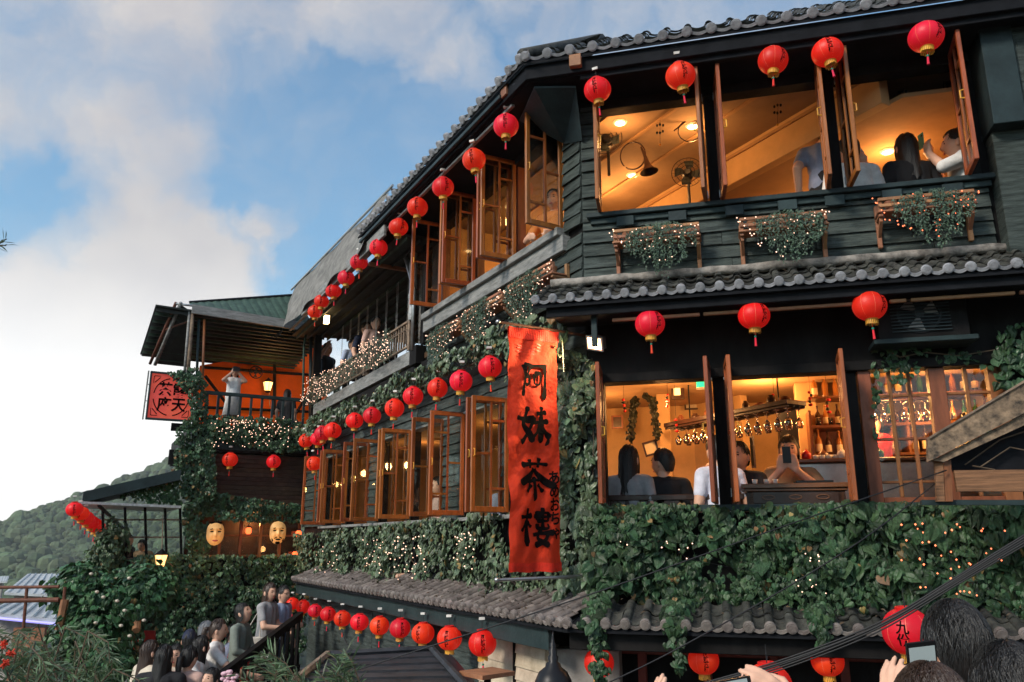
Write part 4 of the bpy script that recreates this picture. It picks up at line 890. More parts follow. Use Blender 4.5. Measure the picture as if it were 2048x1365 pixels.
# roof deck with ribs seen from below
MB().slab([B.pt(3.75, .45, 8.00), B.pt(9.9, .45, 8.00), B.pt(9.9, -4.6, 8.30), B.pt(3.75, -4.6, 8.30)], (0, 0, .03)).build('roof_sheet', 'dark_sheet', ter)
for i in range(24):
    o = .35 - i * .205; z = 8.0 + (.45 - o) * .0594; MB().box(B, 3.76, 9.88, o - .012, o + .012, z - .055, z - .001).build('roof_rib', 'dark_sheet' if i % 3 else 'green_sheet', ter)
part('lantern_rail', 'grey_board', ter, B, 4.3, 9.6, .53, .58, 8.02, 8.055); part('brace', 'pine', ter, B, 4.9, 4.95, -.6, .5, 7.93, 7.985)
part('rear_sheet', 'dark_sheet', ter, B, 3.8, 12.8, -3.6, -3.55, 6.5, 8.2)
for i in range(9): part('sheet_rib', 'dark_sheet' if i % 2 else 'green_sheet', ter, B, 3.8, 12.8, -3.549, -3.52, 6.75 + i * .15, 6.80 + i * .15)
# awning: sagging canvas over a front board
b = MB(); n = 26; top = [B.px(776, 384, .36), B.px(586, 577, .36)]; bot = [B.px(752, 452, .72), B.px(597, 612, .72)]; vs = []
for i in range(n + 1):
    t = i / n
    for k in range(5):
        q = k / 4; a = top[0][0] + (top[1][0] - top[0][0]) * t; z = (top[0][1] + (top[1][1] - top[0][1]) * t) * (1 - q) + (bot[0][1] + (bot[1][1] - bot[0][1]) * t) * q
        o = .34 + .34 * q + .03 * math.sin(t * 23 + q * 2) * (.4 + q) + .02 * noise.noise((t * 9, q * 3, 0)); z += .03 * noise.noise((t * 7, q, 3)) - (.10 + .02 * abs(math.sin(t * math.pi * 4))) * (q > .9)
        vs.append(B.pt(a, o, z))
b.raw(vs, [(i * 5 + k, i * 5 + k + 1, (i + 1) * 5 + k + 1, (i + 1) * 5 + k) for i in range(n) for k in range(4)]).build('awning_canvas', 'canvas', ter, smooth=True)
za = (bot[0][1] + bot[1][1]) / 2
part('awning_board', 'grey_board', ter, B, bot[0][0] - .1, bot[1][0] + .1, .60, .64, za - .16, za + .03)
MB().tube([B.pt(top[0][0] - .2, .36, top[0][1] + .02), B.pt(top[1][0] + .15, .36, top[1][1] + .01)], .02, 8).tube([B.pt(top[0][0] - .1, .36, top[0][1]), B.pt(top[0][0] - .1, -.8, top[0][1] + .1)], .02, 8).build('awning_pipe', 'steel', ter)
# drain pipe and wrapped post
MB().tube([B.at(765, 452, .5), B.at(770, 465, .45), B.at(808, 510, .1), B.at(814, 525, .06), B.pt(4.18, .06, 7.4), B.pt(4.18, .06, 6.55)], .032, 10).build('drain_pipe', 'steel', ter, smooth=True)
b = MB(); pth = [B.pt(4.32, .03, 8.0 - i * .09) for i in range(12)]; b.tube(pth, [.055 + .018 * noise.noise((i * 1.7, 0, 0)) for i in range(12)], 9); b.build('wrapped_post', 'clear_wrap', ter)
for i in range(9):
    a = 4.7 + i * .5; MB().tube([B.pt(a, -.25, 8.02), B.pt(a + .02, -.25, 6.6)], .003, 4).tube([B.pt(a + .06, -.25, 8.02), B.pt(a + .05, -.25, 6.6)], .003, 4).build('blind_cord', 'white_plastic', ter)
MB().box(B, 6.75, 6.85, .08, .16, 7.66, 7.80).build('wall_lamp', 'lamp_glow', None, label='small square lamp lit at the end of the awning above the railing', cat='lamp').location = B.at(653, 642, .3) - Vector((0, 0, .05))
# hanging plants and lights along the railing
def rail_plant(polys, n, lb, nb):
    q = climb(B, polys, n, .032, .06, .14, 3.3, -.6, 5); t = thing('hanging_plant', q[0][0], 'fine-leaved plant ' + lb, 'plant', 'plants hung on the terrace railing')
    P = np.array([tuple(v) for v in q[0]]); foliage(t, P, leaf_basis(np.array([tuple(v) for v in q[1]]), np.array([tuple(v) for v in q[2]])), np.array(q[3]), 'oval', 'basket', 0)
    b = MB(); pp = [B.px(x, y, .1) for x, y in polys[0]]; k = 0; w = []
    while k < nb:
        a, z = rnd.uniform(min(v[0] for v in pp), max(v[0] for v in pp)), rnd.uniform(min(v[1] for v in pp), max(v[1] for v in pp))
        if inpoly(pp, a, z): p = B.pt(a, .2 + rnd.uniform(0, .07), z); bulbs(b, p, .0085); w.append(p); k += 1
    s_ = thing('fairy_lights', w[0], 'white fairy lights over the plant ' + lb, 'fairy lights', 'fairy lights on the terrace railing'); b.build('bulbs', 'bulb_warm', s_, kind='stuff'); MB().tube(w[::2], .0016, 3).build('wire', 'cable', s_)
rail_plant([[(790, 655), (735, 690), (725, 735), (765, 740), (800, 705)]], 1200, 'hung on the terrace railing by the wrapped post', 120)
rail_plant([[(725, 705), (690, 730), (690, 765), (725, 750)]], 600, 'in the middle of the terrace railing', 22)
rail_plant([[(690, 735), (630, 755), (610, 800), (630, 815), (690, 780)]], 1200, 'at the far end of the terrace railing', 150)

wing = thing('far_wing', C.pt(1, -1, 1.5), 'dark ivy-grown wing with an open balcony under a green corrugated roof', 'building')
# balcony slab, fronts
part('balcony_slab', 'dark_wood', wing, C, -.1, 2.15, -3.6, .03, 5.62, 6.12); part('wall', 'brown_wall', wing, C, -.1, 2.05, -.35, -.06, 4.55, 5.60)
part('wall', 'dark_wood', wing, C, -.1, 2.6, -.35, -.10, 1.4, 3.72); part('corner_post', 'trim_green', wing, C, 1.86, 2.02, -.3, .02, 4.5, 5.6)
for i in range(12): part('board', 'brown_wall', wing, C, .02, 1.84, -.059, -.045 + .004 * (i % 2), 4.62 + i * .081, 4.695 + i * .081, c=.003)
part('balcony_board', 'trim_green', wing, C, .0, 2.1, .032, .06, 5.66, 5.86)
# balcony railing
rzc = (C.px(410, 783, 0)[1] + C.px(610, 803, 0)[1]) / 2
part('rail', 'trim_green', wing, C, .0, 2.02, -.03, .03, rzc - .035, rzc + .03); part('rail', 'trim_green', wing, C, .0, 2.02, -.02, .02, 6.16, 6.2)
for i in range(10): a = .12 + i * .2; part('baluster', 'trim_green', wing, C, a, a + .045, -.018, .018, 6.201, rzc - .036, c=.003)
# posts
for p, q, m in (((398, 640, .02), (392, 790, .02), 'trim_green'), ((386, 622, .06), (374, 770, .06), 'weathered'), ((379, 622, .05), (368, 760, .05), 'grey_board'), ((409, 640, .03), (404, 790, .03), 'sash_inner')): bar(C, p, q, .035 if m == 'weathered' else .026).build('post', m, wing, smooth=True)
for x, m in ((622, 'trim_green'), (632, 'dark_wood'), (641, 'black_metal')): bar(C, (x, 655, -.1), (x - 2, 900, -.1), .035).build('post', m, wing, smooth=True)
MB().tube([C.at(628, 655, .1), C.at(612, 668, .1), C.at(608, 690, .1), C.at(606, 795, .1), C.at(612, 812, .1)], .022, 8).build('drain_pipe', 'green_sheet', wing, smooth=True)
# roof: ribbed deck seen from below, pale fascia, green sheet above
Zf = (C.px(385, 612, .15)[1] + C.px(625, 652, .15)[1]) / 2
zl, zr = C.px(385, 625, .15)[1], C.px(625, 663, .15)[1]
MB().slab([C.pt(3.0, .1, 8.22), C.pt(-.3, .1, 8.16), C.pt(-.3, -3.4, 8.02), C.pt(3.0, -3.4, 8.02)], (0, 0, .03)).build('roof_sheet', 'dark_sheet', wing)
for i in range(15):
    o = .0 - i * .23; z = 8.20 - i * .0135; MB().hexa([C.pt(2.98, o, z - .06), C.pt(-.3, o, z - .08), C.pt(-.3, o + .03, z - .08), C.pt(2.98, o + .03, z - .06), C.pt(2.98, o, z), C.pt(-.3, o, z - .04), C.pt(-.3, o + .03, z - .04), C.pt(2.98, o + .03, z)]).build('roof_rib', 'green_sheet' if i % 2 else 'dark_sheet', wing)
a0, z0 = C.px(384, 618, .15); a1, z1 = C.px(628, 657, .15); h = .085
MB().hexa([C.pt(a0, .12, z0 - h), C.pt(a1, .12, z1 - h), C.pt(a1, .17, z1 - h), C.pt(a0, .17, z0 - h), C.pt(a0, .12, z0 + h), C.pt(a1, .12, z1 + h), C.pt(a1, .17, z1 + h), C.pt(a0, .17, z0 + h)]).build('fascia', 'grey_board', wing)
g0, g1 = C.px(378, 607, -.9), C.px(592, 592, -.9); b = MB(); n = 30; vs = []
for i in range(n + 1):
    t = i / n; w_ = .018 * math.sin(i * math.pi); rp = .016 if i % 2 else -.0
    vs += [C.pt(a0 + (a1 - a0) * t, .11, z0 + .06 + (z1 - z0) * t + rp), C.pt(g0[0] + (g1[0] - g0[0]) * t, -.9, g0[1] + (g1[1] - g0[1]) * t + rp)]
b.raw(vs, [(2 * i, 2 * i + 2, 2 * i + 3, 2 * i + 1) for i in range(n)]).build('roof_top', 'green_sheet', wing)
MB().tube([C.pt(g0[0], -.9, g0[1] + .02), C.pt(g1[0], -.9, g1[1] + .02)], .03, 8).build('ridge_pipe', 'black_metal', wing)
# slanting edge poles on the open side
for p, q, m, r_ in (((352, 606, .0), (300, 728, -1.2), 'rust', .03), ((362, 606, .05), (310, 730, -1.1), 'grey_board', .035), ((352, 608, 0), (386, 612, .1), 'steel', .022), ((330, 660, -.5), (386, 640, .05), 'rust', .018)): bar(C, p, q, r_).build('roof_pole', m, wing, smooth=True)
MB().slab([C.at(362, 612, .0), C.at(386, 628, .0), C.at(378, 735, -1.2), C.at(312, 728, -1.2)], (0, 0, .02)).build('side_sheet', 'dark_sheet', wing)
for i in range(7): t = (i + .5) / 7; bar(C, (362 - 50 * t, 614 + 114 * t, -.02 - 1.16 * t), (385 - 8 * t, 630 + 103 * t, -.02 - 1.16 * t), .018, 6).build('roof_rib', 'green_sheet', wing)
# orange tarpaulin behind the balcony with its dark frame
tp_ = [C.px(398, 745, -3.0), C.px(660, 700, -3.0), C.px(660, 850, -3.0), C.px(398, 850, -3.0)]; b = MB(); n = 20; vs = []
for j in range(9):
    for i in range(n + 1):
        t, q = i / n, j / 8; zt = tp_[0][1] + (tp_[1][1] - tp_[0][1]) * t + .15; zb = tp_[3][1] - .3; vs.append(C.pt(tp_[0][0] + (tp_[1][0] - tp_[0][0]) * t, -3.0 + .03 * noise.noise((t * 6, q * 4, 0)), zt + (zb - zt) * q))
b.raw(vs, [(j * (n + 1) + i, j * (n + 1) + i + 1, (j + 1) * (n + 1) + i + 1, (j + 1) * (n + 1) + i) for j in range(8) for i in range(n)]).build('tarpaulin', 'orange_tarp', wing, smooth=True)
for p, q in (((405, 735, -2.9), (645, 752, -2.9)), ((549, 715, -2.9), (549, 830, -2.9)), ((410, 752, -2.88), (470, 830, -2.88)), ((640, 750, -2.88), (590, 830, -2.88)), ((405, 815, -2.9), (640, 825, -2.9))): bar(C, p, q, .035, 6).build('tarpaulin_frame', 'dark_wood', wing)
# balcony fan, carriage lamp
fc = C.at(512, 745, -2.6); fan = thing('wall_fan', fc, 'black fan mounted in front of the orange tarpaulin', 'fan'); MB().lathe([(.13, -.03), (.15, 0), (.13, .03)], fc, 18, (C.n.x, C.n.y, 0), cap=False).lathe([(.04, -.05), (.04, .04)], fc, 10, (C.n.x, C.n.y, 0)).build('cage', 'black_metal', fan)
b = MB()
for k in range(4): b.raw([fc + Vector((C.u.x, C.u.y, 0)) * (r_ * math.cos(t)) + Vector((0, 0, r_ * math.sin(t))) for r_, t in ((.03, k * 1.57), (.12, k * 1.57 - .3), (.12, k * 1.57 + .5))], [(0, 1, 2)])
b.build('blade', 'black_metal', fan)
def carriage_lamp(p, h, lb, m='lamp_shade', rod=None):
    t = thing('carriage_lamp', p, lb, 'lamp'); w = h * .36
    MB().lathe([(w * .62, -h * .45), (w, h * .18)], p, 6).build('glass', m, t); MB().lathe([(w * 1.15, h * .18), (w * 1.2, h * .22), (w * .3, h * .45), (.004, h * .55)], p, 6).build('cap', 'black_metal', t); MB().lathe([(w * .3, -h * .6), (w * .7, -h * .47), (w * .66, -h * .45)], p, 6).build('base', 'black_metal', t)
    b = MB()
    for k in range(6): c, s_ = math.cos(k * 1.0472), math.sin(k * 1.0472); b.tube([p + Vector((w * .63 * c, w * .63 * s_, -h * .45)), p + Vector((w * 1.01 * c, w * 1.01 * s_, h * .18))], .004, 4)
    b.build('frame_bars', 'black_metal', t); MB().ell(p + Vector((0, 0, -.08 * h)), (w * .3, w * .3, w * .4), 8, 6).build('bulb', 'lamp_glow', t, smooth=True)
    if rod: MB().tube([p + Vector((0, 0, h * .5)), rod], .008, 6).build('rod', 'weathered', t)
    return t
room_or_fill(C.at(536, 770, -2.0), 22)
carriage_lamp(C.at(536, 770, -2.5), .30, 'carriage lamp in front of the orange tarpaulin', rod=C.at(540, 815, -2.5))
# square sign
sg_c = [C.px(302, 747, .1), C.px(384, 757, .1), C.px(380, 838, .1), C.px(297, 834, .1)]
s0, s1 = (sg_c[1][0] + sg_c[2][0]) / 2 - .02, (sg_c[0][0] + sg_c[3][0]) / 2; sz1, sz0 = (sg_c[0][1] + sg_c[1][1]) / 2 + .02, (sg_c[2][1] + sg_c[3][1]) / 2 - .02
sign = thing('tea_sign', C.pt(s1, .1, sz0), 'square red sign with black characters inside a ring, half covered by ivy', 'sign')
part('panel', 'sign_face', sign, C, s0, s1, .06, .10, sz0, sz1)
for q in ((s0 - .03, s1 + .03, sz1, sz1 + .035), (s0 - .03, s1 + .03, sz0 - .035, sz0), (s0 - .03, s0, sz0, sz1), (s1, s1 + .03, sz0, sz1)): part('frame', 'trim_green', sign, C, q[0], q[1], .05, .12, q[2], q[3])
W_, H_ = s1 - s0, sz1 - sz0
def sgp(x, y): return C.pt(s1 - x * W_, .106, sz1 - y * H_)     # x to the right, y down, as read
for ch, x, y in (('露', .69, .35), ('天', .69, .68), ('茶', .35, .34), ('座', .35, .68)):
    vs, fs = text_mesh(ch, .30, .008); MB().raw([sgp(x + vx * 1.12, y - vy * 1.12) for vx, vy in vs], fs).build('character', 'ink', sign)
b = MB(); n = 40; rr = .43
for k0, k1 in ((1, 9), (11, 19), (21, 29), (31, 39)):
    vs = []
    for k in range(k0, k1 + 1): t = 2 * math.pi * k / n + .0; vs += [sgp(.5 + rr * math.cos(t), .51 + rr * math.sin(t)), sgp(.5 + (rr - .025) * math.cos(t), .51 + (rr - .025) * math.sin(t))]
    b.raw(vs, [(2 * i, 2 * i + 2, 2 * i + 3, 2 * i + 1) for i in range(k1 - k0)])
b.build('ring', 'ink', sign)
for cx, cyy in ((.1, .1), (.9, .1), (.1, .9), (.9, .9)):
    b = MB(); dx, dy = (1 if cx < .5 else -1), (1 if cyy < .5 else -1)
    for pts in ([(0, .16), (0, .02), (.02, 0), (.16, 0)], [(.03, .15), (.15, .03)]):
        vs = []
        for i, (x, y) in enumerate(pts): vs += [sgp(cx - dx * .05 + dx * x, cyy - dy * .05 + dy * y), sgp(cx - dx * .05 + dx * (x + .014), cyy - dy * .05 + dy * (y + .014))]
        b.raw(vs, [(2 * i, 2 * i + 2, 2 * i + 3, 2 * i + 1) for i in range(len(pts) - 1)])
    b.build('corner_ornament', 'ink', sign)
MB().tube([C.pt(s1 + .07, .08, sz0 - .04), C.pt(s1 + .06, .08, sz1 + .04)], .014, 8).tube([C.pt(s1 + .07, .08, sz0 + .3), C.pt(s1 + .02, .08, sz0 + .3)], .008, 6).tube([C.pt(s1 + .07, .08, sz0 + .6), C.pt(s1 + .02, .08, sz0 + .6)], .008, 6).build('side_pole', 'grey_board', sign)
part('bracket', 'dark_wood', sign, C, s0 - .5, s0 + .3, -.02, .045, sz0 - .2, sz0 - .06)
# ivy of the wing
i1 = climb(C, [[(335, 745), (395, 735), (415, 770), (415, 830), (600, 840), (605, 900), (560, 905), (430, 880), (430, 1000), (370, 1000), (345, 950), (352, 860), (385, 830), (375, 790)]], 3000, .065, .08, .22, 3.9, -.5, 2.6)
ivy('ivy wrapping the balcony edge, its corner post and the red sign', C.pt(1.8, .1, 4.8), [i1], 'ivy_dark', 120)
i2 = climb(C, [[(370, 1005), (430, 985), (605, 1010), (610, 1045), (420, 1040), (415, 1120), (380, 1120), (365, 1060)]], 1500, .065, .04, .22, 1.9, -.5, 2.6)
ivy('ivy canopy above the lit theatre masks', C.pt(1.2, .1, 4.3), [i2], 'ivy_dark', 80)
i3 = climb(C, [[(200, 1118), (330, 1105), (420, 1110), (605, 1108), (610, 1290), (560, 1330), (250, 1340), (200, 1260)]], 4800, .075, .06, .24, 7.9, -.62, 2.2)
ivy('dark ivy wall behind the people on the stairs', C.pt(1.5, .1, 1.8), [i3], 'ivy_dark', 300)
ivy_lights(C, [(420, 830, 600, 895, 90), (440, 840, 560, 870, 50)], .34, .0095, 'bulb_warm', 'dense white fairy lights in the balcony ivy beside the red sign')
# masks
def face_mask(p, w, h, lb, beard):
    t = thing('theatre_mask', p - Vector((0, 0, h / 2)), lb, 'mask'); b = MB(); nu, nv = 22, 26; vs = []; U, Nn = Vector((-C.u.x, -C.u.y, 0)), Vector((C.n.x, C.n.y, 0))
    def g(x, y, cx, cyy, sx, sy): return math.exp(-((x - cx) / sx) ** 2 - ((y - cyy) / sy) ** 2)
    for j in range(nv + 1):
        for i in range(nu + 1):
            x, y = -1 + 2 * i / nu, -1 + 2 * j / nv                 # y up
            wy = (1 - .28 * max(0, -y) ** 2.2) * math.sqrt(max(0, 1 - (abs(y) ** 3.2))); d = .55 * math.sqrt(max(0, 1 - x * x * .92)) * math.sqrt(max(0, 1 - y * y * .9))
            d += .26 * g(x, y, 0, -.06, .15, .26) + .10 * g(x, y, 0, .42, .7, .09) - .22 * (g(x, y, .40, .18, .2, .10) + g(x, y, -.40, .18, .2, .10)) + .10 * (g(x, y, .5, -.2, .2, .2) + g(x, y, -.5, -.2, .2, .2)) + .10 * g(x, y, 0, -.50, .26, .07) - .12 * g(x, y, 0, -.57, .3, .035) + .10 * g(x, y, 0, -.66, .25, .06)
            vs.append(p + U * (x * wy * w / 2) + Vector((0, 0, y * h / 2)) + Nn * (d * w * .5))
    fobj = b.raw(vs, [(j * (nu + 1) + i, j * (nu + 1) + i + 1, (j + 1) * (nu + 1) + i + 1, (j + 1) * (nu + 1) + i) for j in range(nv) for i in range(nu)]).build('face', 'mask_skin', t, smooth=True)
    def patch(nm, m, cx, cyy, sx, sy, d, rot=0): MB().ell(p + U * (cx * w / 2) + Vector((0, 0, cyy * h / 2)) + Nn * (d * w * .5), (sx * w / 2, .006, sy * h / 2), 12, 6, Matrix.Rotation(math.atan2(U.y, U.x), 3, 'Z') @ Matrix.Rotation(rot, 3, 'Y')).build(nm, m, fobj, smooth=True)
    for sx in (-1, 1): patch('eye', 'ink', sx * .40, .18, .24, .06, .40); patch('eyebrow', 'ink', sx * .40, .40, .28, .045, .50, sx * .25); patch('nostril_shade', 'lip', sx * .1, -.2, .06, .03, .74)
    patch('mouth', 'lip' if not beard else 'ink', 0, -.57, .32, .085, .52)
    if beard:
        for sx in (-1, 1): patch('moustache', 'ink', sx * .28, -.42, .26, .05, .55, sx * .5)
        patch('beard', 'ink', 0, -.86, .30, .14, .38); patch('beard', 'ink', -.62, -.5, .12, .28, .30); patch('beard', 'ink', .62, -.5, .12, .28, .30)
    else: patch('hair_band', 'ink', 0, .90, .75, .14, .24); patch('hair_lock', 'ink', -.88, .3, .10, .5, .05); patch('hair_lock', 'ink', .88, .3, .10, .5, .05)
face_mask(C.at(430, 1068, .12), .30, .42, 'glowing pale mask of a smooth face under the ivy canopy', False); face_mask(C.at(555, 1066, .12), .30, .42, 'glowing mask of a bearded face under the ivy canopy', True)
for x_ in (430, 555): room_or_fill(C.at(x_, 1100, .55), 2.2)  # unseen warm fill lights added below and in front of the masks
# lower wing: glazed front behind the masks
b = MB().box(C, -.1, 2.0, -.9, -.8, 3.6, 4.7).build('inner_wall', 'brown_wall', wing)
for i, a in enumerate((.02, .38, .74, 1.1, 1.46, 1.85)): part('window_post', 'sash_inner', wing, C, a, a + .05, -.16, -.08, 3.722, 4.56)
for z in (3.74, 4.1, 4.5): part('window_rail', 'sash_inner', wing, C, .02, 1.9, -.15, -.09, z, z + .03)
for i in range(5): MB().box(C, .07 + i * .36, .38 + i * .36, -.122, -.118, 3.77, 4.5).build('pane', 'pane_glass', wing)
for x, y, lb in ((597, 1068, 'red lantern-shaped lamp under the end casement beside the bearded mask'), (590, 1110, 'small red table lamp glowing low beside the ivy wall'), (497, 1062, 'red boat-shaped lamp glowing between the two masks')):
    p = C.at(x, y, .05); t = thing('red_lamp', p, lb, 'lamp'); MB().lathe([(.03, -.06), (.055, -.03), (.055, .03), (.03, .06)], p, 10).build('shade', 'red_lamp', t); MB().lathe([(.06, .06), (.02, .09)], p, 8).build('cap', 'black_metal', t); MB().tube([p + Vector((0, 0, .08)), p + Vector((0, 0, .35))], .004, 4).build('cord', 'cable', t)
room_or_fill(C.pt(.9, -.5, 4.35), 9)
# veranda at the left end with its lean-to roof
ver = thing('glazed_veranda', C.pt(3.2, -.3, 3.0), 'glazed veranda with a sloping dark roof on the ivy-grown terrace edge', 'veranda')
p0, p1 = C.px(166, 990, .3), C.px(362, 945, .3)
MB().hexa([C.pt(p0[0], -2.0, p0[1] - .13), C.pt(p1[0], -2.0, p1[1] - .13), C.pt(p1[0], .32, p1[1] - .13), C.pt(p0[0], .32, p0[1] - .13), C.pt(p0[0], -2.0, p0[1] + .05), C.pt(p1[0], -2.0, p1[1] + .05), C.pt(p1[0], .32, p1[1] + .05), C.pt(p0[0], .32, p0[1] + .05)]).build('roof', 'trim_green', ver)
q0, q1 = C.px(160, 1003, .35), C.px(362, 1012, .35)
MB().hexa([C.pt(q0[0], -1.8, q0[1] - .04), C.pt(q1[0], -1.8, q1[1] - .04), C.pt(q1[0], .36, q1[1] - .04), C.pt(q0[0], .36, q0[1] - .04), C.pt(q0[0], -1.8, q0[1]), C.pt(q1[0], -1.8, q1[1]), C.pt(q1[0], .36, q1[1]), C.pt(q0[0], .36, q0[1])]).build('awning_sheet', 'clear_wrap', ver)
for x in (205, 250, 290, 330, 360): bar(C, (x, 1015, .0), (x + 3, 1118, .0), .022, 6).build('post', 'dark_wood', ver)
bar(C, (198, 1012, .3), (250, 1060, -1.2), .03, 6).build('brace', 'trim_green', ver)
for y in (1040, 1075, 1118): bar(C, (203, y, .0), (362, y, .0), .016, 6).build('rail', 'weathered', ver)
MB().slab([C.at(205, 1020, -.02), C.at(362, 1020, -.02), C.at(362, 1116, -.02), C.at(205, 1116, -.02)], Vector((C.n.x, C.n.y, 0)) * .004).build('pane', 'pane_glass', ver)
part('floor', 'dark_wood', ver, C, 1.9, p0[0], -2.0, .05, 3.55, 3.62)
MB().box(C, 2.05, 2.2, -.05, .01, 4.75, 5.6).box(C, 2.05, 2.5, -.06, .0, 5.35, 5.62).build('vent_stack', 'dark_wood', ver)
iv = climb(C, [[(230, 975), (350, 950), (362, 1010), (250, 1000)], [(195, 1060), (240, 1050), (245, 1125), (195, 1125)]], 700, .06, .02, .14, 5.5, -.5, 3)
ivy('ivy tuft grown over the veranda roof and its outer corner', C.pt(2.6, .1, 3.6), [iv], 'bush', 40)
carriage_lamp(C.at(322, 1117, .30), .30, 'hanging lantern lamp lit on a rod below the veranda', rod=C.at(326, 1030, .30))
# ================================================================== PEOPLE (builder)
def remesh(b, voxel, it=2):
    me = bpy.data.meshes.new('tmp'); me.from_pydata(b.v, [], b.f); o = bpy.data.objects.new('tmp', me); col.objects.link(o)
    m = o.modifiers.new('r', 'REMESH'); m.mode = 'VOXEL'; m.voxel_size = voxel; m.use_smooth_shade = True
    s_ = o.modifiers.new('s', 'SMOOTH'); s_.iterations = it; s_.factor = .5
    dg = bpy.context.evaluated_depsgraph_get(); ev = o.evaluated_get(dg); e = ev.to_mesh()
    out = MB(); out.v = [tuple(v.co) for v in e.vertices]; out.f = [tuple(p.vertices) for p in e.polygons]
    ev.to_mesh_clear(); bpy.data.objects.remove(o); bpy.data.meshes.remove(me); return out
def capsule(b, p, q, r0, r1, n=10):
    p, q = Vector(p), Vector(q); d = (q - p).normalized() if (q - p).length > 1e-6 else Vector((0, 0, 1))
    b.tube([p - d * r0 * .95, p - d * r0 * .7, p - d * r0 * .3, p, p.lerp(q, .5), q, q + d * r1 * .3, q + d * r1 * .7, q + d * r1 * .95], [r0 * .25, r0 * .7, r0 * .95, r0, (r0 + r1) / 2, r1, r1 * .95, r1 * .7, r1 * .25], n)
def hand(b, wr, d, nv, k=1, curl=.5, side=1):
    """palm, four fingers of unequal length bent at the knuckle and a thumb from the side; d points along the hand, nv out of the palm"""
    d = Vector(d).normalized(); nv = Vector(nv); nv = (nv - d * nv.dot(d)).normalized(); x = d.cross(nv) * side
    for i in (-1, 0, 1): capsule(b, wr + x * (.018 * i * k), wr + d * .075 * k + x * (.025 * i * k), .017 * k, .016 * k, 8)
    for i, (l, o) in enumerate(((.066, -.034), (.076, -.012), (.070, .011), (.054, .032))):
        b0 = wr + d * .082 * k + x * o * k; d1 = (d + nv * curl * .6).normalized(); b1 = b0 + d1 * l * .5 * k; d2 = (d + nv * curl * 2.0).normalized(); b2 = b1 + d2 * l * .5 * k
        capsule(b, b0, b1, .0098 * k, .0088 * k, 8); capsule(b, b1, b2, .0088 * k, .0072 * k, 8)
    t0 = wr + d * .02 * k - x * .034 * k; t1 = t0 + (d * .7 - x * .6 + nv * .3).normalized() * .04 * k; t2 = t1 + (d * .9 + nv * (.3 + curl * .6)).normalized() * .032 * k
    capsule(b, t0, t1, .012 * k, .0105 * k, 8); capsule(b, t1, t2, .0105 * k, .008 * k, 8)
HR = (.076, .097, .120)
def head_mesh(Rm, c, k, nu=30, nv=24):
    b = MB()
    def gs(x, cx, s_): return math.exp(-((x - cx) / s_) ** 2)
    for i in range(nv + 1):
        ph = math.pi * i / nv
        for j in range(nu):
            t = 2 * math.pi * j / nu; x, y, z = math.sin(ph) * math.sin(t), math.sin(ph) * math.cos(t), math.cos(ph)
            px, py, pz = x * HR[0], y * HR[1], z * HR[2]
            if z < 0: px *= 1 - .30 * (-z) ** 1.5; py *= 1 - (.10 if y > 0 else .28) * (-z) ** 1.4
            if y > 0:
                fr = y * y
                py += fr * (.020 * gs(px, 0, .014) * gs(pz, -.020, .022) + .008 * gs(px, 0, .010) * gs(pz, .010, .02) + .006 * gs(pz, .036, .012) * gs(px, 0, .05)
                            - .010 * (gs(px, .031, .016) + gs(px, -.031, .016)) * gs(pz, .012, .013) + .006 * gs(px, 0, .022) * gs(pz, -.058, .010) + .008 * gs(px, 0, .02) * gs(pz, -.098, .016) - .004 * gs(px, 0, .03) * gs(pz, -.076, .008))
            b.v.append((px, py, pz))
    for i in range(nv):
        for j in range(nu): b.f.append((i * nu + j, (i + 1) * nu + j, (i + 1) * nu + (j + 1) % nu, i * nu + (j + 1) % nu))
    for s_ in (-1, 1): b.ell((s_ * .077, -.008, -.008), (.011, .021, .032), 10, 8, Matrix.Rotation(s_ * .35, 3, 'Z'))
    b.v = [tuple(c + Rm @ (Vector(v) * k)) for v in b.v]; return b
def hair_mesh(style, Rm, c, k, seed, nc=46, nr=16):
    b = MB(); ext0 = {'short': 0, 'bob': .07, 'long': .27, 'pony': 0, 'mid': .15}[style]; fr_ = {'short': 47, 'bob': 66, 'long': 52, 'pony': 42, 'mid': 58}[style]
    for j in range(nc):
        az = 2 * math.pi * j / nc - math.pi; aa = abs(math.degrees(az)); s1 = smoothstep(42, 78, aa); s2 = smoothstep(95, 140, aa)
        end = fr_ + (86 - fr_) * s1 + (126 - 86) * s2 * (1 if ext0 == 0 else .0); ext = ext0 * smoothstep(52, 85, aa) * (1 + .28 * noise.noise((j * 1.3, seed, 0)))
        if ext0: end = fr_ + (100 - fr_) * s1
        end += 5 * noise.noise((j * .9, seed, 2)); arc = math.radians(end); La = arc * .105; tot = La + ext
        for i in range(nr + 1):
            q = i / nr * tot; a = min(q, La) / .105; dn = max(0, q - La); nz = noise.noise((j * .75, seed, i * .15)); m = 1.08 + .05 * nz + .03 * math.sin(min(a, 1.5) * 2) * .5
            x, y, z = math.sin(a) * math.sin(az), math.sin(a) * math.cos(az), math.cos(a); v = Vector((x * HR[0] * m * 1.02, y * HR[1] * m - (.006), z * HR[2] * m + .004))
            if dn: f = 1 + .35 * dn - 1.1 * dn * dn + .05 * nz; v = Vector((v.x * f, v.y * f - dn * .08, v.z - dn))
            b.v.append(tuple(v))
    for j in range(nc):
        for i in range(nr): p, q = j * (nr + 1), ((j + 1) % nc) * (nr + 1); b.f.append((p + i, p + i + 1, q + i + 1, q + i))
    if style == 'pony': b.tube([(0, -.10, .03), (0, -.15, .02), (0, -.165, -.06), (0, -.15, -.18), (0, -.14, -.22)], [.02, .035, .032, .022, .006], 10)
    b.v = [tuple(c + Rm @ (Vector(v) * k)) for v in b.v]; return b
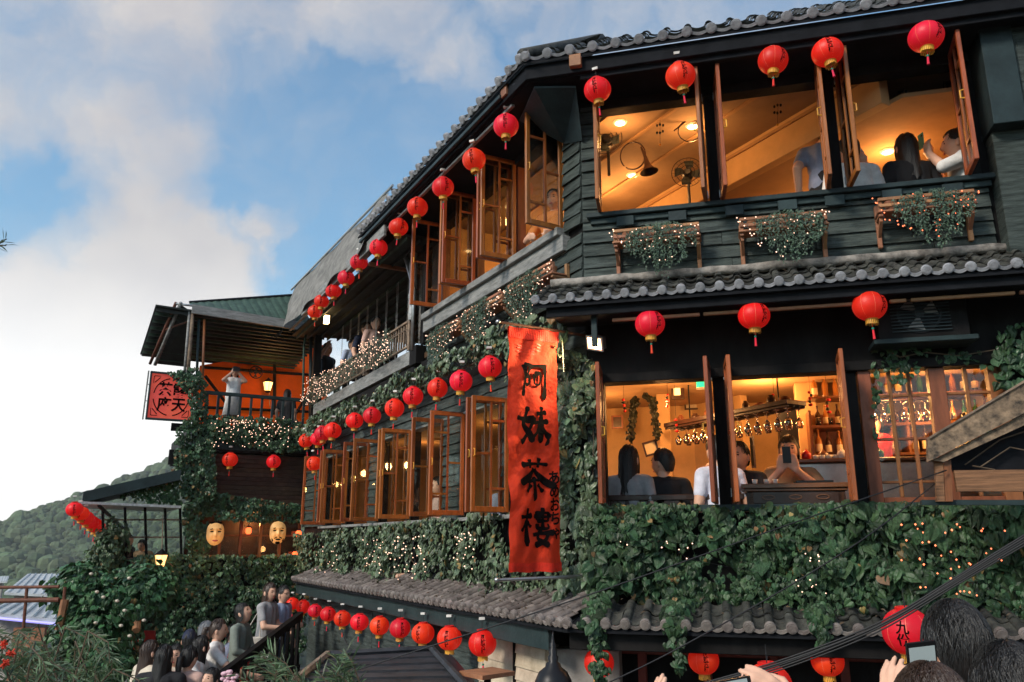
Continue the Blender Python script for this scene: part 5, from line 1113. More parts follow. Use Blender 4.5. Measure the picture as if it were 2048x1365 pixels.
def strands(t, hw, Rh, k, n, style, m, seed, par=None):      # loose hair over the cap of hair
    b = MB(); rr = random.Random(seed)
    for i in range(n):
        az = rr.uniform(-math.pi, math.pi); a0 = rr.uniform(.05, 1.2); ln = rr.uniform(.35, .8); mx = 2.15 if abs(az) > 1.6 else (1.45 if abs(az) > .9 else .95); pts = []; lift = rr.uniform(1.085, 1.13); az2 = az + rr.gauss(0, .25)
        for j in range(5):
            q = j / 4; a = min(a0 + ln * q, mx); zz = az + (az2 - az) * q; r_ = lift + .02 * math.sin(q * 3.14) - .012 * q; pts.append(hw + Rh @ (Vector((math.sin(a) * math.sin(zz) * HR[0] * r_ * 1.02, math.sin(a) * math.cos(zz) * HR[1] * r_ - .006, math.cos(a) * HR[2] * r_ + .004)) * k))
        w3 = .62 if n > 300 else 1.25; b.tube(pts, [.0012 * k * w3, .0022 * k * w3, .0022 * k * w3, .0016 * k * w3, .0005 * k], 3, False)
    b.build('hair_strands', m, par or t, kind='stuff')
pid = [0]
def person(label, head, yaw, floor=None, k=None, sit=False, top='grey', bottom='black', hair='long', hcol='hair', arms=None, lean=0, turn=0, nod=0, sleeve='short', face=True, legs=True, skirt=False, group=None, tilt=0, wide=1.0, cap=None, voxel=.0135, bare=False, fine_hair=90):
    """head = world position of the head's middle; yaw 0 faces +Y; arms = {'R': (elbow, wrist, hand_dir, palm_normal), ...} in the body's own axes (x right, y forward, z up from the feet)"""
    pid[0] += 1; head = Vector(head); HH = 1.50 if not sit else 1.12
    if k is None: k = max(.85, min(1.15, (head.z - floor) / HH)) if floor is not None else 1.0
    Rz = Matrix.Rotation(yaw, 3, 'Z'); zp = .92 if not sit else .50; piv = Vector((0, 0, zp)); Rl = Matrix.Rotation(-lean, 3, 'X') @ Matrix.Rotation(tilt, 3, 'Y')
    def up(v): return piv + Rl @ (Vector(v) - piv)          # upper body follows the lean
    dz = zp - .92
    hc = up((0, .02, 1.50 + dz)); base = head - Rz @ (hc * k)
    def w(v): return base + Rz @ (Vector(v) * k)
    t = thing('person', base, label, 'person', group)
    neck, ch, be = up((0, -.005, 1.36 + dz)), up((0, 0, 1.22 + dz)), up((0, .0, 1.04 + dz)); hip = Vector((0, 0, zp))
    A_ = {'R': (Vector((.215 * wide, -.03, 1.10 + dz)), Vector((.215 * wide, .07, .88 + dz)), None, None), 'L': (Vector((-.215 * wide, -.03, 1.10 + dz)), Vector((-.215 * wide, .07, .88 + dz)), None, None)}
    if arms:
        for q, v in arms.items(): A_[q] = tuple(Vector(u) if u is not None else None for u in v) + (None,) * (4 - len(v))
    def torso(b, g):
        for s_ in (-1, 1):
            capsule(b, w(up((.045 * s_ * wide, 0, 1.28 + dz))), w(up((.055 * s_ * wide, .0, 1.10 + dz))), (.098 + g) * k * wide ** .5, (.088 + g) * k * wide ** .5); capsule(b, w(up((.055 * s_ * wide, 0, 1.10 + dz))), w(Vector((.06 * s_ * wide, 0, zp))), (.085 + g) * k, (.100 + g) * k)
            capsule(b, w(up((.0, 0, 1.335 + dz))), w(up((.155 * s_ * wide, -.005, 1.315 + dz))), (.055 + g) * k, (.055 + g) * k)
    def arm(b, q, g, upto):
        s_ = 1 if q == 'R' else -1; sh = up((.16 * s_ * wide, -.005, 1.305 + dz)); el, wr = A_[q][0], A_[q][1]
        e2 = sh.lerp(el, min(1, upto)); capsule(b, w(sh), w(e2), (.050 + g) * k, (.042 + g) * k)
        if upto > 1: capsule(b, w(el), w(el.lerp(wr, upto - 1)), (.041 + g) * k, (.030 + g) * k)
    def leg(b, s_, g, upto=2):
        if sit: kn, ft = Vector((.10 * s_, .42, .49)), Vector((.10 * s_, .40, .08))
        else: kn, ft = Vector((.085 * s_, .02, .50)), Vector((.085 * s_, -.02, .08))
        capsule(b, w(Vector((.085 * s_, 0, zp - .02))), w(kn), (.082 + g) * k, (.056 + g) * k)
        if upto > 1: capsule(b, w(kn), w(ft), (.054 + g) * k, (.038 + g) * k)
        return ft
    b = MB(); torso(b, 0); capsule(b, w(neck - Vector((0, 0, .03))), w(hc - Vector((0, .012, .06))), .050 * k, .046 * k)
    for q in 'RL':
        arm(b, q, 0, 2); el, wr, hd, pn = A_[q]; hd = hd or (wr - el); pn = pn or Vector((-1 if q == 'R' else 1, 0, .1)); hand(b, w(wr), Rz @ hd, Rz @ pn, k, .5, 1 if q == 'R' else -1)
    if legs:
        for s_ in (-1, 1): ft = leg(b, s_, 0); capsule(b, w(ft + Vector((0, 0, -.04))), w(ft + Vector((0, .15, -.05))), .036 * k, .03 * k)
    Rh = Rz @ Rl @ Matrix.Rotation(turn, 3, 'Z') @ Matrix.Rotation(nod, 3, 'X'); hw = w(hc)
    body = remesh(b, voxel); h = head_mesh(Rh, hw, k); body.raw(h.v, h.f); bob = body.build('body', 'skin', t, smooth=True)
    hm = hair_mesh(hair, Rh, hw, k, pid[0] * 3.7).build('hair', hcol, t, smooth=True)
    if fine_hair: strands(t, hw, Rh, k, fine_hair, hair, hcol, pid[0], hm)
    tb = MB(); torso(tb, .012)
    sl = {'none': .12, 'short': .62, 'half': 1.1, 'long': 1.97}[sleeve]
    if not bare:
        for q in 'RL': arm(tb, q, .012, sl)
    remesh(tb, .014).build('top', 'cloth_' + top, t, smooth=True)
    if legs:
        lb = MB()
        if skirt: lb.lathe([(.115 * k, .18), (.15 * k, .02), (.20 * k, -.40 * k), (.195 * k, -.40 * k), (.1 * k, .1)], w(Vector((0, 0, zp - .02))), 18)
        else:
            for s_ in (-1, 1): leg(lb, s_, .014); capsule(lb, w(Vector((.05 * s_, 0, zp + .03))), w(Vector((.07 * s_, 0, zp - .06))), .112 * k, .105 * k)
        (lb if skirt else remesh(lb, .015)).build('skirt' if skirt else 'trousers', 'cloth_' + bottom, t, smooth=True)
    if face:
        def fp(x, y, z): return hw + Rh @ (Vector((x, y, z)) * k)
        for s_ in (-1, 1):
            MB().ell(fp(s_ * .031, .080, .012), (.013 * k, .006 * k, .006 * k), 10, 6, Rh).build('eye', 'eye', bob, smooth=True); MB().ell(fp(s_ * .032, .0865, .033), (.018 * k, .005 * k, .0035 * k), 10, 6, Rh @ Matrix.Rotation(s_ * .12, 3, 'Y')).build('eyebrow', hcol, bob, smooth=True)
        MB().ell(fp(0, .0895, -.062), (.020 * k, .007 * k, .0065 * k), 10, 6, Rh).build('lips', 'lip', bob, smooth=True)
    if cap:
        c = MB(); pr = [(math.sin(a_) * 1.0, math.cos(a_)) for a_ in np.linspace(0.02, 1.35, 9)]
        for r_, hh in pr:
            for j in range(24): u = 2 * math.pi * j / 24; c.v.append(tuple(fp_c(hw, Rh, k, r_ * math.sin(u) * HR[0] * 1.17, r_ * math.cos(u) * HR[1] * 1.15, hh * HR[2] * 1.13 + .008)))
        c.f = [(i * 24 + j, (i + 1) * 24 + j, (i + 1) * 24 + (j + 1) % 24, i * 24 + (j + 1) % 24) for i in range(8) for j in range(24)]; n0 = len(c.v)
        vs = []
        for i in range(9): u = -1.0 + 2.0 * i / 8; vs += [fp_c(hw, Rh, k, math.sin(u) * HR[0] * 1.15, math.cos(u) * HR[1] * 1.12, .035), fp_c(hw, Rh, k, math.sin(u) * HR[0] * 1.05, math.cos(u) * (HR[1] + .075), .022)]
        c.raw(vs, [(2 * i, 2 * i + 2, 2 * i + 3, 2 * i + 1) for i in range(8)]); c.build('cap', cap, t, smooth=True)
    t['k_scale'] = k
    return t, w
def fp_c(hw, Rh, k, x, y, z): return hw + Rh @ (Vector((x, y, z)) * k)
def phone(p, ydir, up, label, m='black_metal', k=1, scr=True):
    ydir = Vector(ydir).normalized(); up = Vector(up); up = (up - ydir * up.dot(ydir)).normalized(); x = up.cross(ydir); t = thing('phone', p, label, 'phone')
    def bx(b, a, c, d): return b.hexa([p + x * (i * a) + ydir * j + up * (l * c) for l in (-1, 1) for (i, j) in ((-1, d[0]), (1, d[0]), (1, d[1]), (-1, d[1]))])
    bx(MB(), .036 * k, .074 * k, (-.004, .004)).build('case', m, t)
    if scr: bx(MB(), .032 * k, .064 * k, (-.0055, -.0045)).build('screen', 'screen', t)
    if scr:
        cv = bx(MB(), .022 * k, .020 * k, (-.0062, -.0056)).build('camera_view', 'ink', t); cv.location = x * .008 * k - up * .012 * k
    ln = bx(MB(), .009 * k, .009 * k, (.004, .0065)).build('lens', 'black_metal', t); ln.location = up * .045 * k + x * .018 * k
    return t
# ================================================================== ROOMS: UPPER
def ceil_spot(x, y, o, lb, e=14, F=A, z=8.215):
    r_ = ray(x, y); p = r_ * ((z - CZ) / r_.z) + Vector((0, 0, CZ)); t = thing('ceiling_lamp', p, lb, 'lamp')
    MB().lathe([(.06, -.012), (.075, 0), (.075, .004)], p, 16).build('rim', 'white_plastic', t); MB().lathe([(.052, -.014), (.05, -.018)], p, 14).build('bulb', 'lamp_glow', t); room_or_fill(p - Vector((0, 0, .22)), e * .4); return t
ceil_spot(1240, 245, 0, 'ceiling lamp next to the open casement at the house corner', 16); ceil_spot(1385, 252, 0, 'ceiling lamp beside the hanging hoop', 16); ceil_spot(1265, 350, 0, 'ceiling lamp beside the brass horn', 12)
ceil_spot(1775, 303, 0, 'ceiling lamp above the woman in black', 26, z=ZBK + .015)
room_or_fill(B.pt(1.6, -1.4, 7.9), 12); room_or_fill(B.pt(2.8, -1.2, 7.7), 8); room_or_fill(A.pt(2.6, -2.4, 7.35), 14)
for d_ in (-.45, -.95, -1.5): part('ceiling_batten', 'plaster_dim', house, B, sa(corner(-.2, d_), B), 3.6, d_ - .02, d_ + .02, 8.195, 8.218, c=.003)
def floor_fan(p, r_, lb, face=None):
    n = Vector((A.n.x, A.n.y, 0)) if face is None else Vector(face).normalized(); t = thing('electric_fan', p, lb, 'fan'); X = n.cross(Vector((0, 0, 1))).normalized(); Y = X.cross(n)
    b = MB()
    for rr in (1, .72, .45): b.tube([p + (X * math.cos(a) + Y * math.sin(a)) * r_ * rr + n * .03 * (1 - rr) for a in np.linspace(0, 6.2832, 33)], .0035, 4, False)
    for i in range(24): a = i * .2618; b.tube([p + n * .03 + (X * math.cos(a) + Y * math.sin(a)) * .03, p + (X * math.cos(a) + Y * math.sin(a)) * r_], .0015, 3, False)
    b.build('cage', 'black_metal', t); b = MB()
    for i in range(4):
        a0 = i * 1.5708; b.raw([p - n * .01 + (X * math.cos(a) + Y * math.sin(a)) * r_ * q for q, a in ((.15, a0), (.85, a0 - .25), (.9, a0 + .45), (.6, a0 + .75), (.15, a0 + .6))], [(0, 1, 2, 3, 4)])
    b.build('blade', 'dark_sheet', t); MB().lathe([(.05, -.14), (.065, -.06), (.05, 0), (.03, .03)], p, 12, n).build('motor', 'black_metal', t); MB().tube([p - n * .1, p - n * .16 - Vector((0, 0, .1)), p - n * .16 - Vector((0, 0, .35))], .016, 6).build('arm', 'black_metal', t)
floor_fan(A.at(1375, 345, -1.3), .17, 'black caged fan on the wall beside the middle upper casements'); floor_fan(A.at(1632, 190, -.9), .19, 'black ceiling-hung fan cut by the upper window header'); floor_fan(A.at(1212, 278, -.8), .17, 'black fan behind the corner casement')
floor_fan(A.at(1922, 170, -.6), .15, 'dark round fan beside the last upper casement')
# brass horn with its loop
hp_ = A.at(1270, 320, -1.0); t = thing('brass_horn', hp_, 'large brass hunting horn with a coiled tube hung below the ceiling', 'horn')
X, Y, Zv = Vector((A.u.x, A.u.y, 0)), Vector((A.n.x, A.n.y, 0)), Vector((0, 0, 1)); b = MB()
loop = [hp_ + X * (-.02 + .135 * math.cos(a)) + Zv * (.05 + .16 * math.sin(a)) for a in np.linspace(-2.2, 3.9, 30)]; b.tube(loop, .008, 6).build('coil', 'furniture', t, smooth=True)
bl = [hp_ + X * q + Zv * z for q, z in ((.07, .14), (.11, .02), (.13, -.08), (.14, -.13), (.145, -.16))]; MB().tube(bl, [.01, .018, .035, .065, .10], 16, False).build('bell', 'furniture', t, smooth=True)
# hanging hoop and mobiles
def hoop(x, y, o, r_, lb):
    p = A.at(x, y, o); t = thing('hanging_hoop', p, lb, 'hoop'); MB().tube([p + X * (r_ * math.cos(a)) + Zv * (r_ * math.sin(a)) for a in np.linspace(0, 6.2832, 33)], .006, 6).build('ring', 'furniture', t); MB().tube([p + Zv * r_, Vector((p.x, p.y, 8.22))], .002, 4).build('cord', 'cable', t)
    MB().tube([p - X * r_ * 1.35 + Zv * .02, p - X * .3 * r_ + Zv * r_ * .93], .008, 6).build('stick', 'furniture', t)
hoop(1380, 262, -.75, .12, 'thin round hoop hanging beside a ceiling lamp')
def mobile(x, y0, y1, o, lb):
    p, q = A.at(x, y0, o), A.at(x, y1, o); t = thing('wind_chime', q, lb, 'wind chime'); MB().tube([Vector((p.x, p.y, 8.2)), q], .002, 4).build('string', 'cable', t); MB().lathe([(.012, .03), (.035, 0)], p, 10).build('bell_top', 'black_metal', t)
    for i in range(2):
        for dx in (-.03, 0, .03): MB().ell(p.lerp(q, .3 + .25 * i) + X * dx + Y * rnd.uniform(-.02, .02), (.012, .012, .016), 8, 6).build('bell', 'black_metal', t, smooth=True)
    MB().ell(q, (.012, .012, .012), 8, 6).build('bob', 'gold_trim', t, smooth=True)
mobile(1320, 235, 290, -.6, 'wind chime hanging by the corner casement'); mobile(1555, 195, 250, -.6, 'wind chime hanging in the middle upper opening'); mobile(1805, 168, 225, -.6, 'wind chime hanging above the woman in black')
# pillar, lamp and garland in the depth of the room
pc = A.at(1578, 340, -2.4); a_, z_ = A.px(1578, 340, -2.4); part('pillar', 'plaster', house, A, a_ - .10, a_ + .06, -2.6, -2.4, 6.1, ZBK + .02)
lp = A.at(1590, 315, -2.25); t = thing('wall_lamp', lp, 'red shaded wall lamp on the pillar behind the man in blue', 'lamp'); MB().lathe([(.045, -.05), (.03, .05)], lp, 12).build('shade', 'red_lamp', t); MB().tube([lp - Vector((0, 0, .05)), lp - Vector((0, 0, .12)), lp + Vector((A.n.x, A.n.y, 0)) * -.18 - Vector((0, 0, .12))], .01, 6).build('arm', 'black_metal', t)
g_ = [A.at(x, y, -1.9) for x, y in ((1545, 300), (1550, 320), (1548, 340), (1556, 358))]; ivy('dark leafy garland hanging inside the middle upper opening', g_[-1], [strand(g_, 300, .045)], 'garland_dark', 0, name='garland', cat='garland')
# chairs and tables near the upper windows
def chair(p, yaw, lb, h=.92):
    t = thing('wooden_chair', p, lb, 'chair'); Rz = Matrix.Rotation(yaw, 3, 'Z'); F_ = Fr((p.x, p.y), tuple((Rz @ Vector((1, 0, 0)))[:2]), tuple((Rz @ Vector((0, 1, 0)))[:2])); z = p.z
    part('seat', 'furniture', t, F_, -.22, .22, -.22, .22, z + .42, z + .46)
    for sx in (-1, 1):
        for sy in (-1, 1): part('leg', 'furniture', t, F_, sx * .19 - .02, sx * .19 + .02, sy * .19 - .02, sy * .19 + .02, z, z + .42)
        part('back_post', 'furniture', t, F_, sx * .19 - .02, sx * .19 + .02, -.215, -.175, z + .461, z + h); part('arm_rest', 'furniture', t, F_, sx * .21 - .02, sx * .21 + .02, -.17, .2, z + .64, z + .67); part('arm_post', 'furniture', t, F_, sx * .21 - .015, sx * .21 + .015, .15, .19, z + .461, z + .64)
    part('top_rail', 'furniture', t, F_, -.25, .25, -.22, -.17, z + h, z + h + .05); part('splat', 'furniture', t, F_, -.07, .07, -.205, -.185, z + .461, z + h)
ya = math.atan2(A.n.y, A.n.x) + math.pi / 2         # facing into the room
for x, y, lb in ((1385, 388, 'dark wooden chair back just inside the upper casements by the fan'), (1468, 372, 'dark chair showing its arm beside the man in blue'), (1815, 330, 'dark chair carrying the woman in black'), (1905, 330, 'dark chair carrying the woman with the teal phone')):
    q = A.at(x, y, -.55); chair(Vector((q.x, q.y, 6.10)), ya, lb)
# ================================================================== ROOMS: THE BAR
for p, e in ((A.pt(.6, -1.3, 5.35), 20), (A.pt(1.6, -1.7, 5.4), 20), (A.pt(2.7, -1.0, 5.35), 14), (A.pt(3.2, -1.5, 5.3), 10), (B.pt(1.6, -1.3, 5.3), 8), (B.pt(4.2, -1.3, 5.3), 8), (B.pt(6.8, -1.2, 5.3), 7)): room_or_fill(p, e)
def hung(name, x, y, o, w, h, m, fm, lb, cat, rot=0):
    p = A.at(x, y, o); t = thing(name, p, lb, cat); c_, s_ = math.cos(rot), math.sin(rot)
    def q(u, v, d): return p + X * (u * c_ - v * s_) + Zv * (u * s_ + v * c_) + Y * d
    def bx(u0, u1, v0, v1, d0, d1): return [q(u0, v0, d0), q(u1, v0, d0), q(u1, v0, d1), q(u0, v0, d1), q(u0, v1, d0), q(u1, v1, d0), q(u1, v1, d1), q(u0, v1, d1)]
    MB().hexa(bx(-w, w, -h, h, 0, .01)).build('picture', m, t); b = MB(); e = .02
    for u0, u1, v0, v1 in ((-w - e, w + e, h, h + e), (-w - e, w + e, -h - e, -h), (-w - e, -w, -h, h), (w, w + e, -h, h)): b.hexa(bx(u0, u1, v0, v1, 0, .025))
    b.build('frame', fm, t)
hung('framed_picture', 1390, 803, -3.05, .11, .085, 'paper', 'furniture', 'framed picture on the bar wall right of the amber lantern', 'picture'); hung('framed_picture', 1302, 897, -2.0, .06, .06, 'label_cream', 'furniture', 'tilted little frame hanging above the seated man', 'picture', .25); hung('framed_picture', 1235, 845, -2.6, .05, .06, 'furniture', 'sash_inner', 'small dark plaque on the wall behind the woman in grey', 'picture'); hung('framed_picture', 1490, 905, -2.6, .09, .16, 'dark_wood', 'furniture', 'dark poster frame behind the white-shirted guest', 'picture')
part('pillar', 'plaster', house, A, A.px(1340, 850, -2.2)[0] - .14, A.px(1340, 850, -2.2)[0] + .0, -2.4, -2.2, 3.5, 5.64); part('pillar', 'plaster', house, A, A.px(1612, 800, -1.9)[0] - .10, A.px(1612, 800, -1.9)[0] + .10, -2.1, -1.9, 3.5, 5.64)
for k, pts in enumerate((((1270, 795), (1265, 830), (1262, 880)), ((1290, 790), (1305, 800), (1310, 830), (1315, 875)))): g_ = [A.at(x, y, -1.9) for x, y in pts]; ivy(('dark leaf garland hanging down the cream wall behind the couple, ' + ('left' if k == 0 else 'right') + ' strand'), g_[-1], [strand(g_, 420, .034)], 'garland_dark', 0, name='garland', cat='garland')
lp = A.at(1355, 782, -1.9); t = thing('wall_lantern', lp, 'dark framed wall lantern with an amber pane beside the picture', 'lamp'); MB().box(A, A.px(1355, 782, -1.9)[0] - .07, A.px(1355, 782, -1.9)[0] + .07, -1.95, -1.9, lp.z - .09, lp.z + .10).build('case', 'furniture', t); MB().box(A, A.px(1355, 782, -1.9)[0] - .04, A.px(1355, 782, -1.9)[0] + .03, -1.899, -1.89, lp.z - .05, lp.z + .05).build('pane', 'lamp_shade', t)
lp = A.at(1401, 770, -1.6); t = thing('pendant_lamp', lp, 'small green glass pendant lamp over the bar', 'lamp'); MB().lathe([(.045, -.03), (.042, .03), (.01, .05)], lp, 12).build('shade', 'green_lamp', t); MB().lathe([(.05, -.045), (.045, -.031)], lp, 12).build('rim', 'cup_white', t); MB().tube([lp + Zv * .05, lp + Zv * .4], .003, 4).build('cord', 'cable', t)
# glass rack parallel to the long front, with hanging wine glasses
ra = A.at(1330, 852, -1.9); ob = (Vector((ra.x, ra.y)) - B.O).dot(B.n); sb = (Vector((ra.x, ra.y)) - B.O).dot(B.u)
rack = thing('glass_rack', ra, 'dark hanging rack of upturned wine glasses over the bar counter', 'rack'); S_END = sb - 1.75
part('board', 'furniture', rack, B, S_END, sb, ob - .24, ob + .02, ra.z - .02, ra.z + .025)
for i in range(4): part('rail', 'furniture', rack, B, S_END, sb, ob - .22 + i * .07, ob - .205 + i * .07, ra.z - .045, ra.z - .021)
for s_ in (S_END + .2, sb - .3): MB().tube([B.pt(s_, ob - .1, ra.z + .02), B.pt(s_, ob - .1, 5.64)], .008, 5).build('hanger', 'black_metal', rack)
GL = MB().lathe([(.032, 0), (.030, -.004), (.004, -.010), (.004, -.075), (.012, -.082), (.034, -.11), (.036, -.135), (.029, -.175), (.028, -.175), (.034, -.135), (.031, -.11), (.004, -.085)], n=12, cap=False).mesh('wine_glass', 'pane_glass', smooth=True)
gm = M('pane_glass').copy(); gm.name = 'glassware'; MATS['glassware'] = gm; GL.materials[0] = gm
for n_ in gm.node_tree.nodes:
    if n_.type == 'FRESNEL': n_.inputs[0].default_value = 2.1
    if n_.type == 'BSDF_TRANSPARENT': n_.inputs[0].default_value = (.97, .9, .8, 1)
for i in range(26):
    s_ = S_END + .06 + (i // 2) * .128; p = B.pt(s_, ob - (.19 if i % 2 else .05), ra.z - .045); share('wine_glass', GL, None, p, sc=1.0); tag(col.objects[-1], 'upturned wine glass hanging in the dark rack over the bar', 'wine glass', 'glasses hanging in the rack')
# counter with steel machine front, cups
ct = thing('bar_counter', A.pt(2.7, -1.2, 3.5), 'bar counter with a dark top and reflective steel front', 'counter'); cz = A.px(1660, 918, -1.0)[1]
part('top', 'furniture', ct, A, 1.75, 3.7, -1.5, -.95, cz - .04, cz); part('front', 'steel', ct, A, 1.8, 3.7, -1.4, -1.0, 3.5, cz - .041); part('edge', 'table_wood', ct, A, 1.75, 3.7, -.949, -.93, cz - .035, cz - .005)
for i in range(7): p = A.at(1632 + i * 13, 918 - i, -1.15); MB().lathe([(.022, 0), (.028, .035), (.026, .05), (.024, .05), (.02, .01)], Vector((p.x, p.y, cz)), 12).build('cup', 'cup_white', None, smooth=True, label='white cup upturned in the row on the bar counter', cat='cup', group='cups on the counter')
# back shelves full of bottles
sh = thing('back_shelf', A.pt(2.9, -1.75, 4.4), 'wooden back-bar shelving behind the glazed bay', 'shelf'); za_, zb_ = A.px(1720, 850, -1.7)[1], A.px(1720, 905, -1.7)[1] - .02
part('board', 'table_wood', sh, A, 2.02, 3.75, -1.95, -1.62, za_ - .03, za_); part('board', 'table_wood', sh, A, 2.02, 3.75, -1.95, -1.62, zb_ - .03, zb_); part('back_panel', 'sash_inner', sh, A, 2.0, 3.78, -2.02, -1.96, 3.5, 5.3)
for a in (2.0, 2.9, 3.76): part('upright', 'sash_inner', sh, A, a, a + .03, -1.955, -1.63, 3.5, 5.3)
def bottle_mesh(m, lm):
    b = MB().lathe([(.032, 0), (.035, .01), (.035, .15), (.028, .18), (.012, .21), (.012, .26), (.015, .262), (.014, .285), (.0, .286)], n=12); me = b.mesh('bottle', m, smooth=True); l = MB().lathe([(.0356, .04), (.0356, .12)], n=12, cap=False).mesh('bottle_label', lm); return me, l
BT = [bottle_mesh('glass_bottle', 'label_cream'), bottle_mesh('bottle_amber', 'label_cream'), bottle_mesh('bottle_green', 'paper')]; nmb = ('dark brown', 'amber', 'green')
for zi, (zz, sn) in enumerate(((za_, 'upper'), (zb_, 'lower'))):
    for i in range(17):
        a = 2.09 + i * .098 + rnd.uniform(-.012, .012)
        if abs(a - 2.915) < .05: continue
        kk = rnd.randrange(3); p = A.pt(a, -1.70 - rnd.uniform(0, .08), zz); t = thing('liquor_bottle', p, nmb[kk] + ' bottle with a pale label on the ' + sn + ' back-bar shelf', 'bottle', 'bottles on the back-bar shelves'); s_ = rnd.uniform(.85, 1.1)
        if zi == 0: s_ *= .8
        for nm, me in zip(('glass', 'label'), BT[kk]): share(nm, me, t, p, sc=s_)
# rows of small glasses on the upper shelf front and by the window
for i in range(15): p = A.pt(2.1 + i * .11, -1.65, za_); MB().lathe([(.02, 0), (.026, .075), (.024, .075), (.018, .006)], p, 10).build('tumbler', 'glassware', None, smooth=True, label='small clear tumbler at the front of the upper back-bar shelf', cat='glass', group='tumblers on the shelf')
for i in range(9): p = A.pt(2.45 + i * .09, -1.2, 5.12 + .0); t = share('wine_glass', GL, None, p + Vector((0, 0, .16)), sc=1.0); tag(t, 'upturned wine glass hanging over the glazed bay counter', 'wine glass', 'glasses above the bay')
part('glass_rail', 'furniture', house, A, 2.38, 3.3, -1.26, -1.14, 5.282, 5.30)
room_or_fill(A.pt(2.55, -1.35, 5.05), 5); room_or_fill(A.pt(3.1, -1.4, 5.05), 5)
# clutter over and on the bar
for i in range(9):
    u = S_END + .12 + i * .185; p = B.pt(u, ob - .12 + rnd.uniform(-.05, .05), ra.z + .025); r_ = rnd.uniform(.035, .06); h_ = rnd.uniform(.05, .12)
    MB().lathe([(r_ * .6, 0), (r_, h_ * .35), (r_ * .9, h_ * .7), (r_ * .45, h_ * .9), (r_ * .55, h_), (r_ * .4, h_)], p, 12).build('clay_jar', 'furniture' if i % 2 else 'sash_inner', None, smooth=True, label=('dark' if i % 2 else 'reddish') + ' clay jar on top of the hanging glass rack', cat='jar', group='jars on the glass rack')
for i, (x, y, o) in enumerate(((1248, 800, -1.4), (1335, 790, -1.3), (1352, 840, -1.7), (1548, 790, -1.2), (1620, 785, -1.0), (1655, 800, -1.2))):
    p = A.at(x, y, o); t = thing('hanging_ornament', p, 'string of small dark carved ornaments, ' + ORD[i] + ' across the bar from the corner casement', 'ornament', 'ornaments hung over the bar'); MB().tube([Vector((p.x, p.y, 5.64)), p - Zv * .12], .002, 4).build('string', 'cable', t)
    for k in range(5): MB().ell(p - Zv * (.03 * k) + X * rnd.uniform(-.01, .01), (rnd.uniform(.012, .024),) * 2 + (.014,), 8, 6).build('charm', 'garland_dark' if k % 2 else 'red_gloss', t, smooth=True)
part('fridge', 'black_metal', house, A, A.px(1560, 860, -1.9)[0], A.px(1610, 860, -1.9)[0], -2.3, -1.95, 3.5, A.px(1580, 820, -1.95)[1])
hung('framed_picture', 1470, 800, -3.05, .13, .10, 'plaster_dim', 'furniture', 'wide brown picture half hidden by the casement pair', 'picture'); hung('framed_picture', 1560, 762, -3.05, .07, .09, 'paper', 'sash_inner', 'small pale print high on the bar wall above the rack', 'picture')
for i in range(5): p = A.pt(1.9 + i * .16, -1.15 - .05 * (i % 2), cz); MB().lathe([(.03, 0), (.045, .03), (.045, .07), (.02, .09), (.012, .10), (.0, .115)], p, 12).build('tea_canister', ('red_gloss', 'table_wood', 'cup_white', 'furniture', 'bottle_green')[i], None, smooth=True, label=('red', 'brown', 'white', 'dark', 'green')[i] + ' tea canister on the bar counter', cat='canister', group='canisters on the counter')
for i, (z, n) in enumerate(((za_ + .30, 16),)):
    part('board', 'table_wood', sh, A, 2.02, 3.75, -1.95, -1.66, z - .02, z)
    for q in range(n): kk = rnd.randrange(3); p = A.pt(2.10 + q * .10, -1.78, z); t = thing('liquor_bottle', p, nmb[kk] + ' bottle with a pale label on the top back-bar shelf', 'bottle', 'bottles on the back-bar shelves'); [share(nm, me, t, p, sc=rnd.uniform(.75, .9)) for nm, me in zip(('glass', 'label'), BT[kk])]
# carved table by the window with tray
tz = A.px(1600, 969, -.45)[1]; a0, a1 = A.px(1482, 969, -.30)[0], A.px(1700, 969, -.30)[0]
tb = thing('carved_table', A.pt((a0 + a1) / 2, -.5, 3.5), 'low carved wooden table at the bar window with cups and a tray', 'table'); part('top', 'table_wood', tb, A, a0, a1, -.80, -.28, tz - .04, tz); part('moulding', 'table_wood', tb, A, a0 + .02, a1 - .02, -.78, -.30, tz - .065, tz - .041)
part('apron', 'furniture', tb, A, a0 + .04, a1 - .04, -.34, -.32, tz - .17, tz - .066)
for i in range(3): ac_ = a0 + (a1 - a0) * (.25 + .25 * i); MB().tube([A.pt(ac_ + .05 * math.cos(q), -.315, tz - .115 + .018 * math.sin(q)) for q in np.linspace(0, 6.283, 13)], .006, 5).build('carving', 'table_wood', tb)
for a in (a0 + .05, a1 - .10):
    for o in (-.76, -.37): part('leg', 'table_wood', tb, A, a, a + .05, o, o + .05, 3.5, tz - .066)
for x, m in ((1510, 'cup_white'), (1533, 'cup_white'), (1551, 'cup_white')): p = A.at(x, 968, -.42); MB().lathe([(.018, 0), (.024, .045), (.022, .045), (.016, .006)], Vector((p.x, p.y, tz)), 12).build('teacup', m, None, smooth=True, label='little white teacup on the carved table', cat='cup', group='teacups on the carved table')
p = A.at(1630, 966, -.45); MB().box(A, A.px(1590, 968, -.45)[0], A.px(1665, 968, -.45)[0], -.56, -.36, tz, tz + .025).build('tea_tray', 'black_metal', None, label='black tea tray on the carved table', cat='tray')
for x, y, lb in ((1345, 985, 'dark chair back behind the man in black'), (1270, 985, 'dark chair under the woman in grey'), (1430, 995, 'dark chair under the guest in white')): q = A.at(x, y, -.62); chair(Vector((q.x, q.y, 3.5)), ya, lb, .86)
part('side_table', 'table_wood', house, A, A.px(1370, 950, -1.3)[0], A.px(1440, 950, -1.3)[0], -1.6, -1.2, 4.38, 4.42)
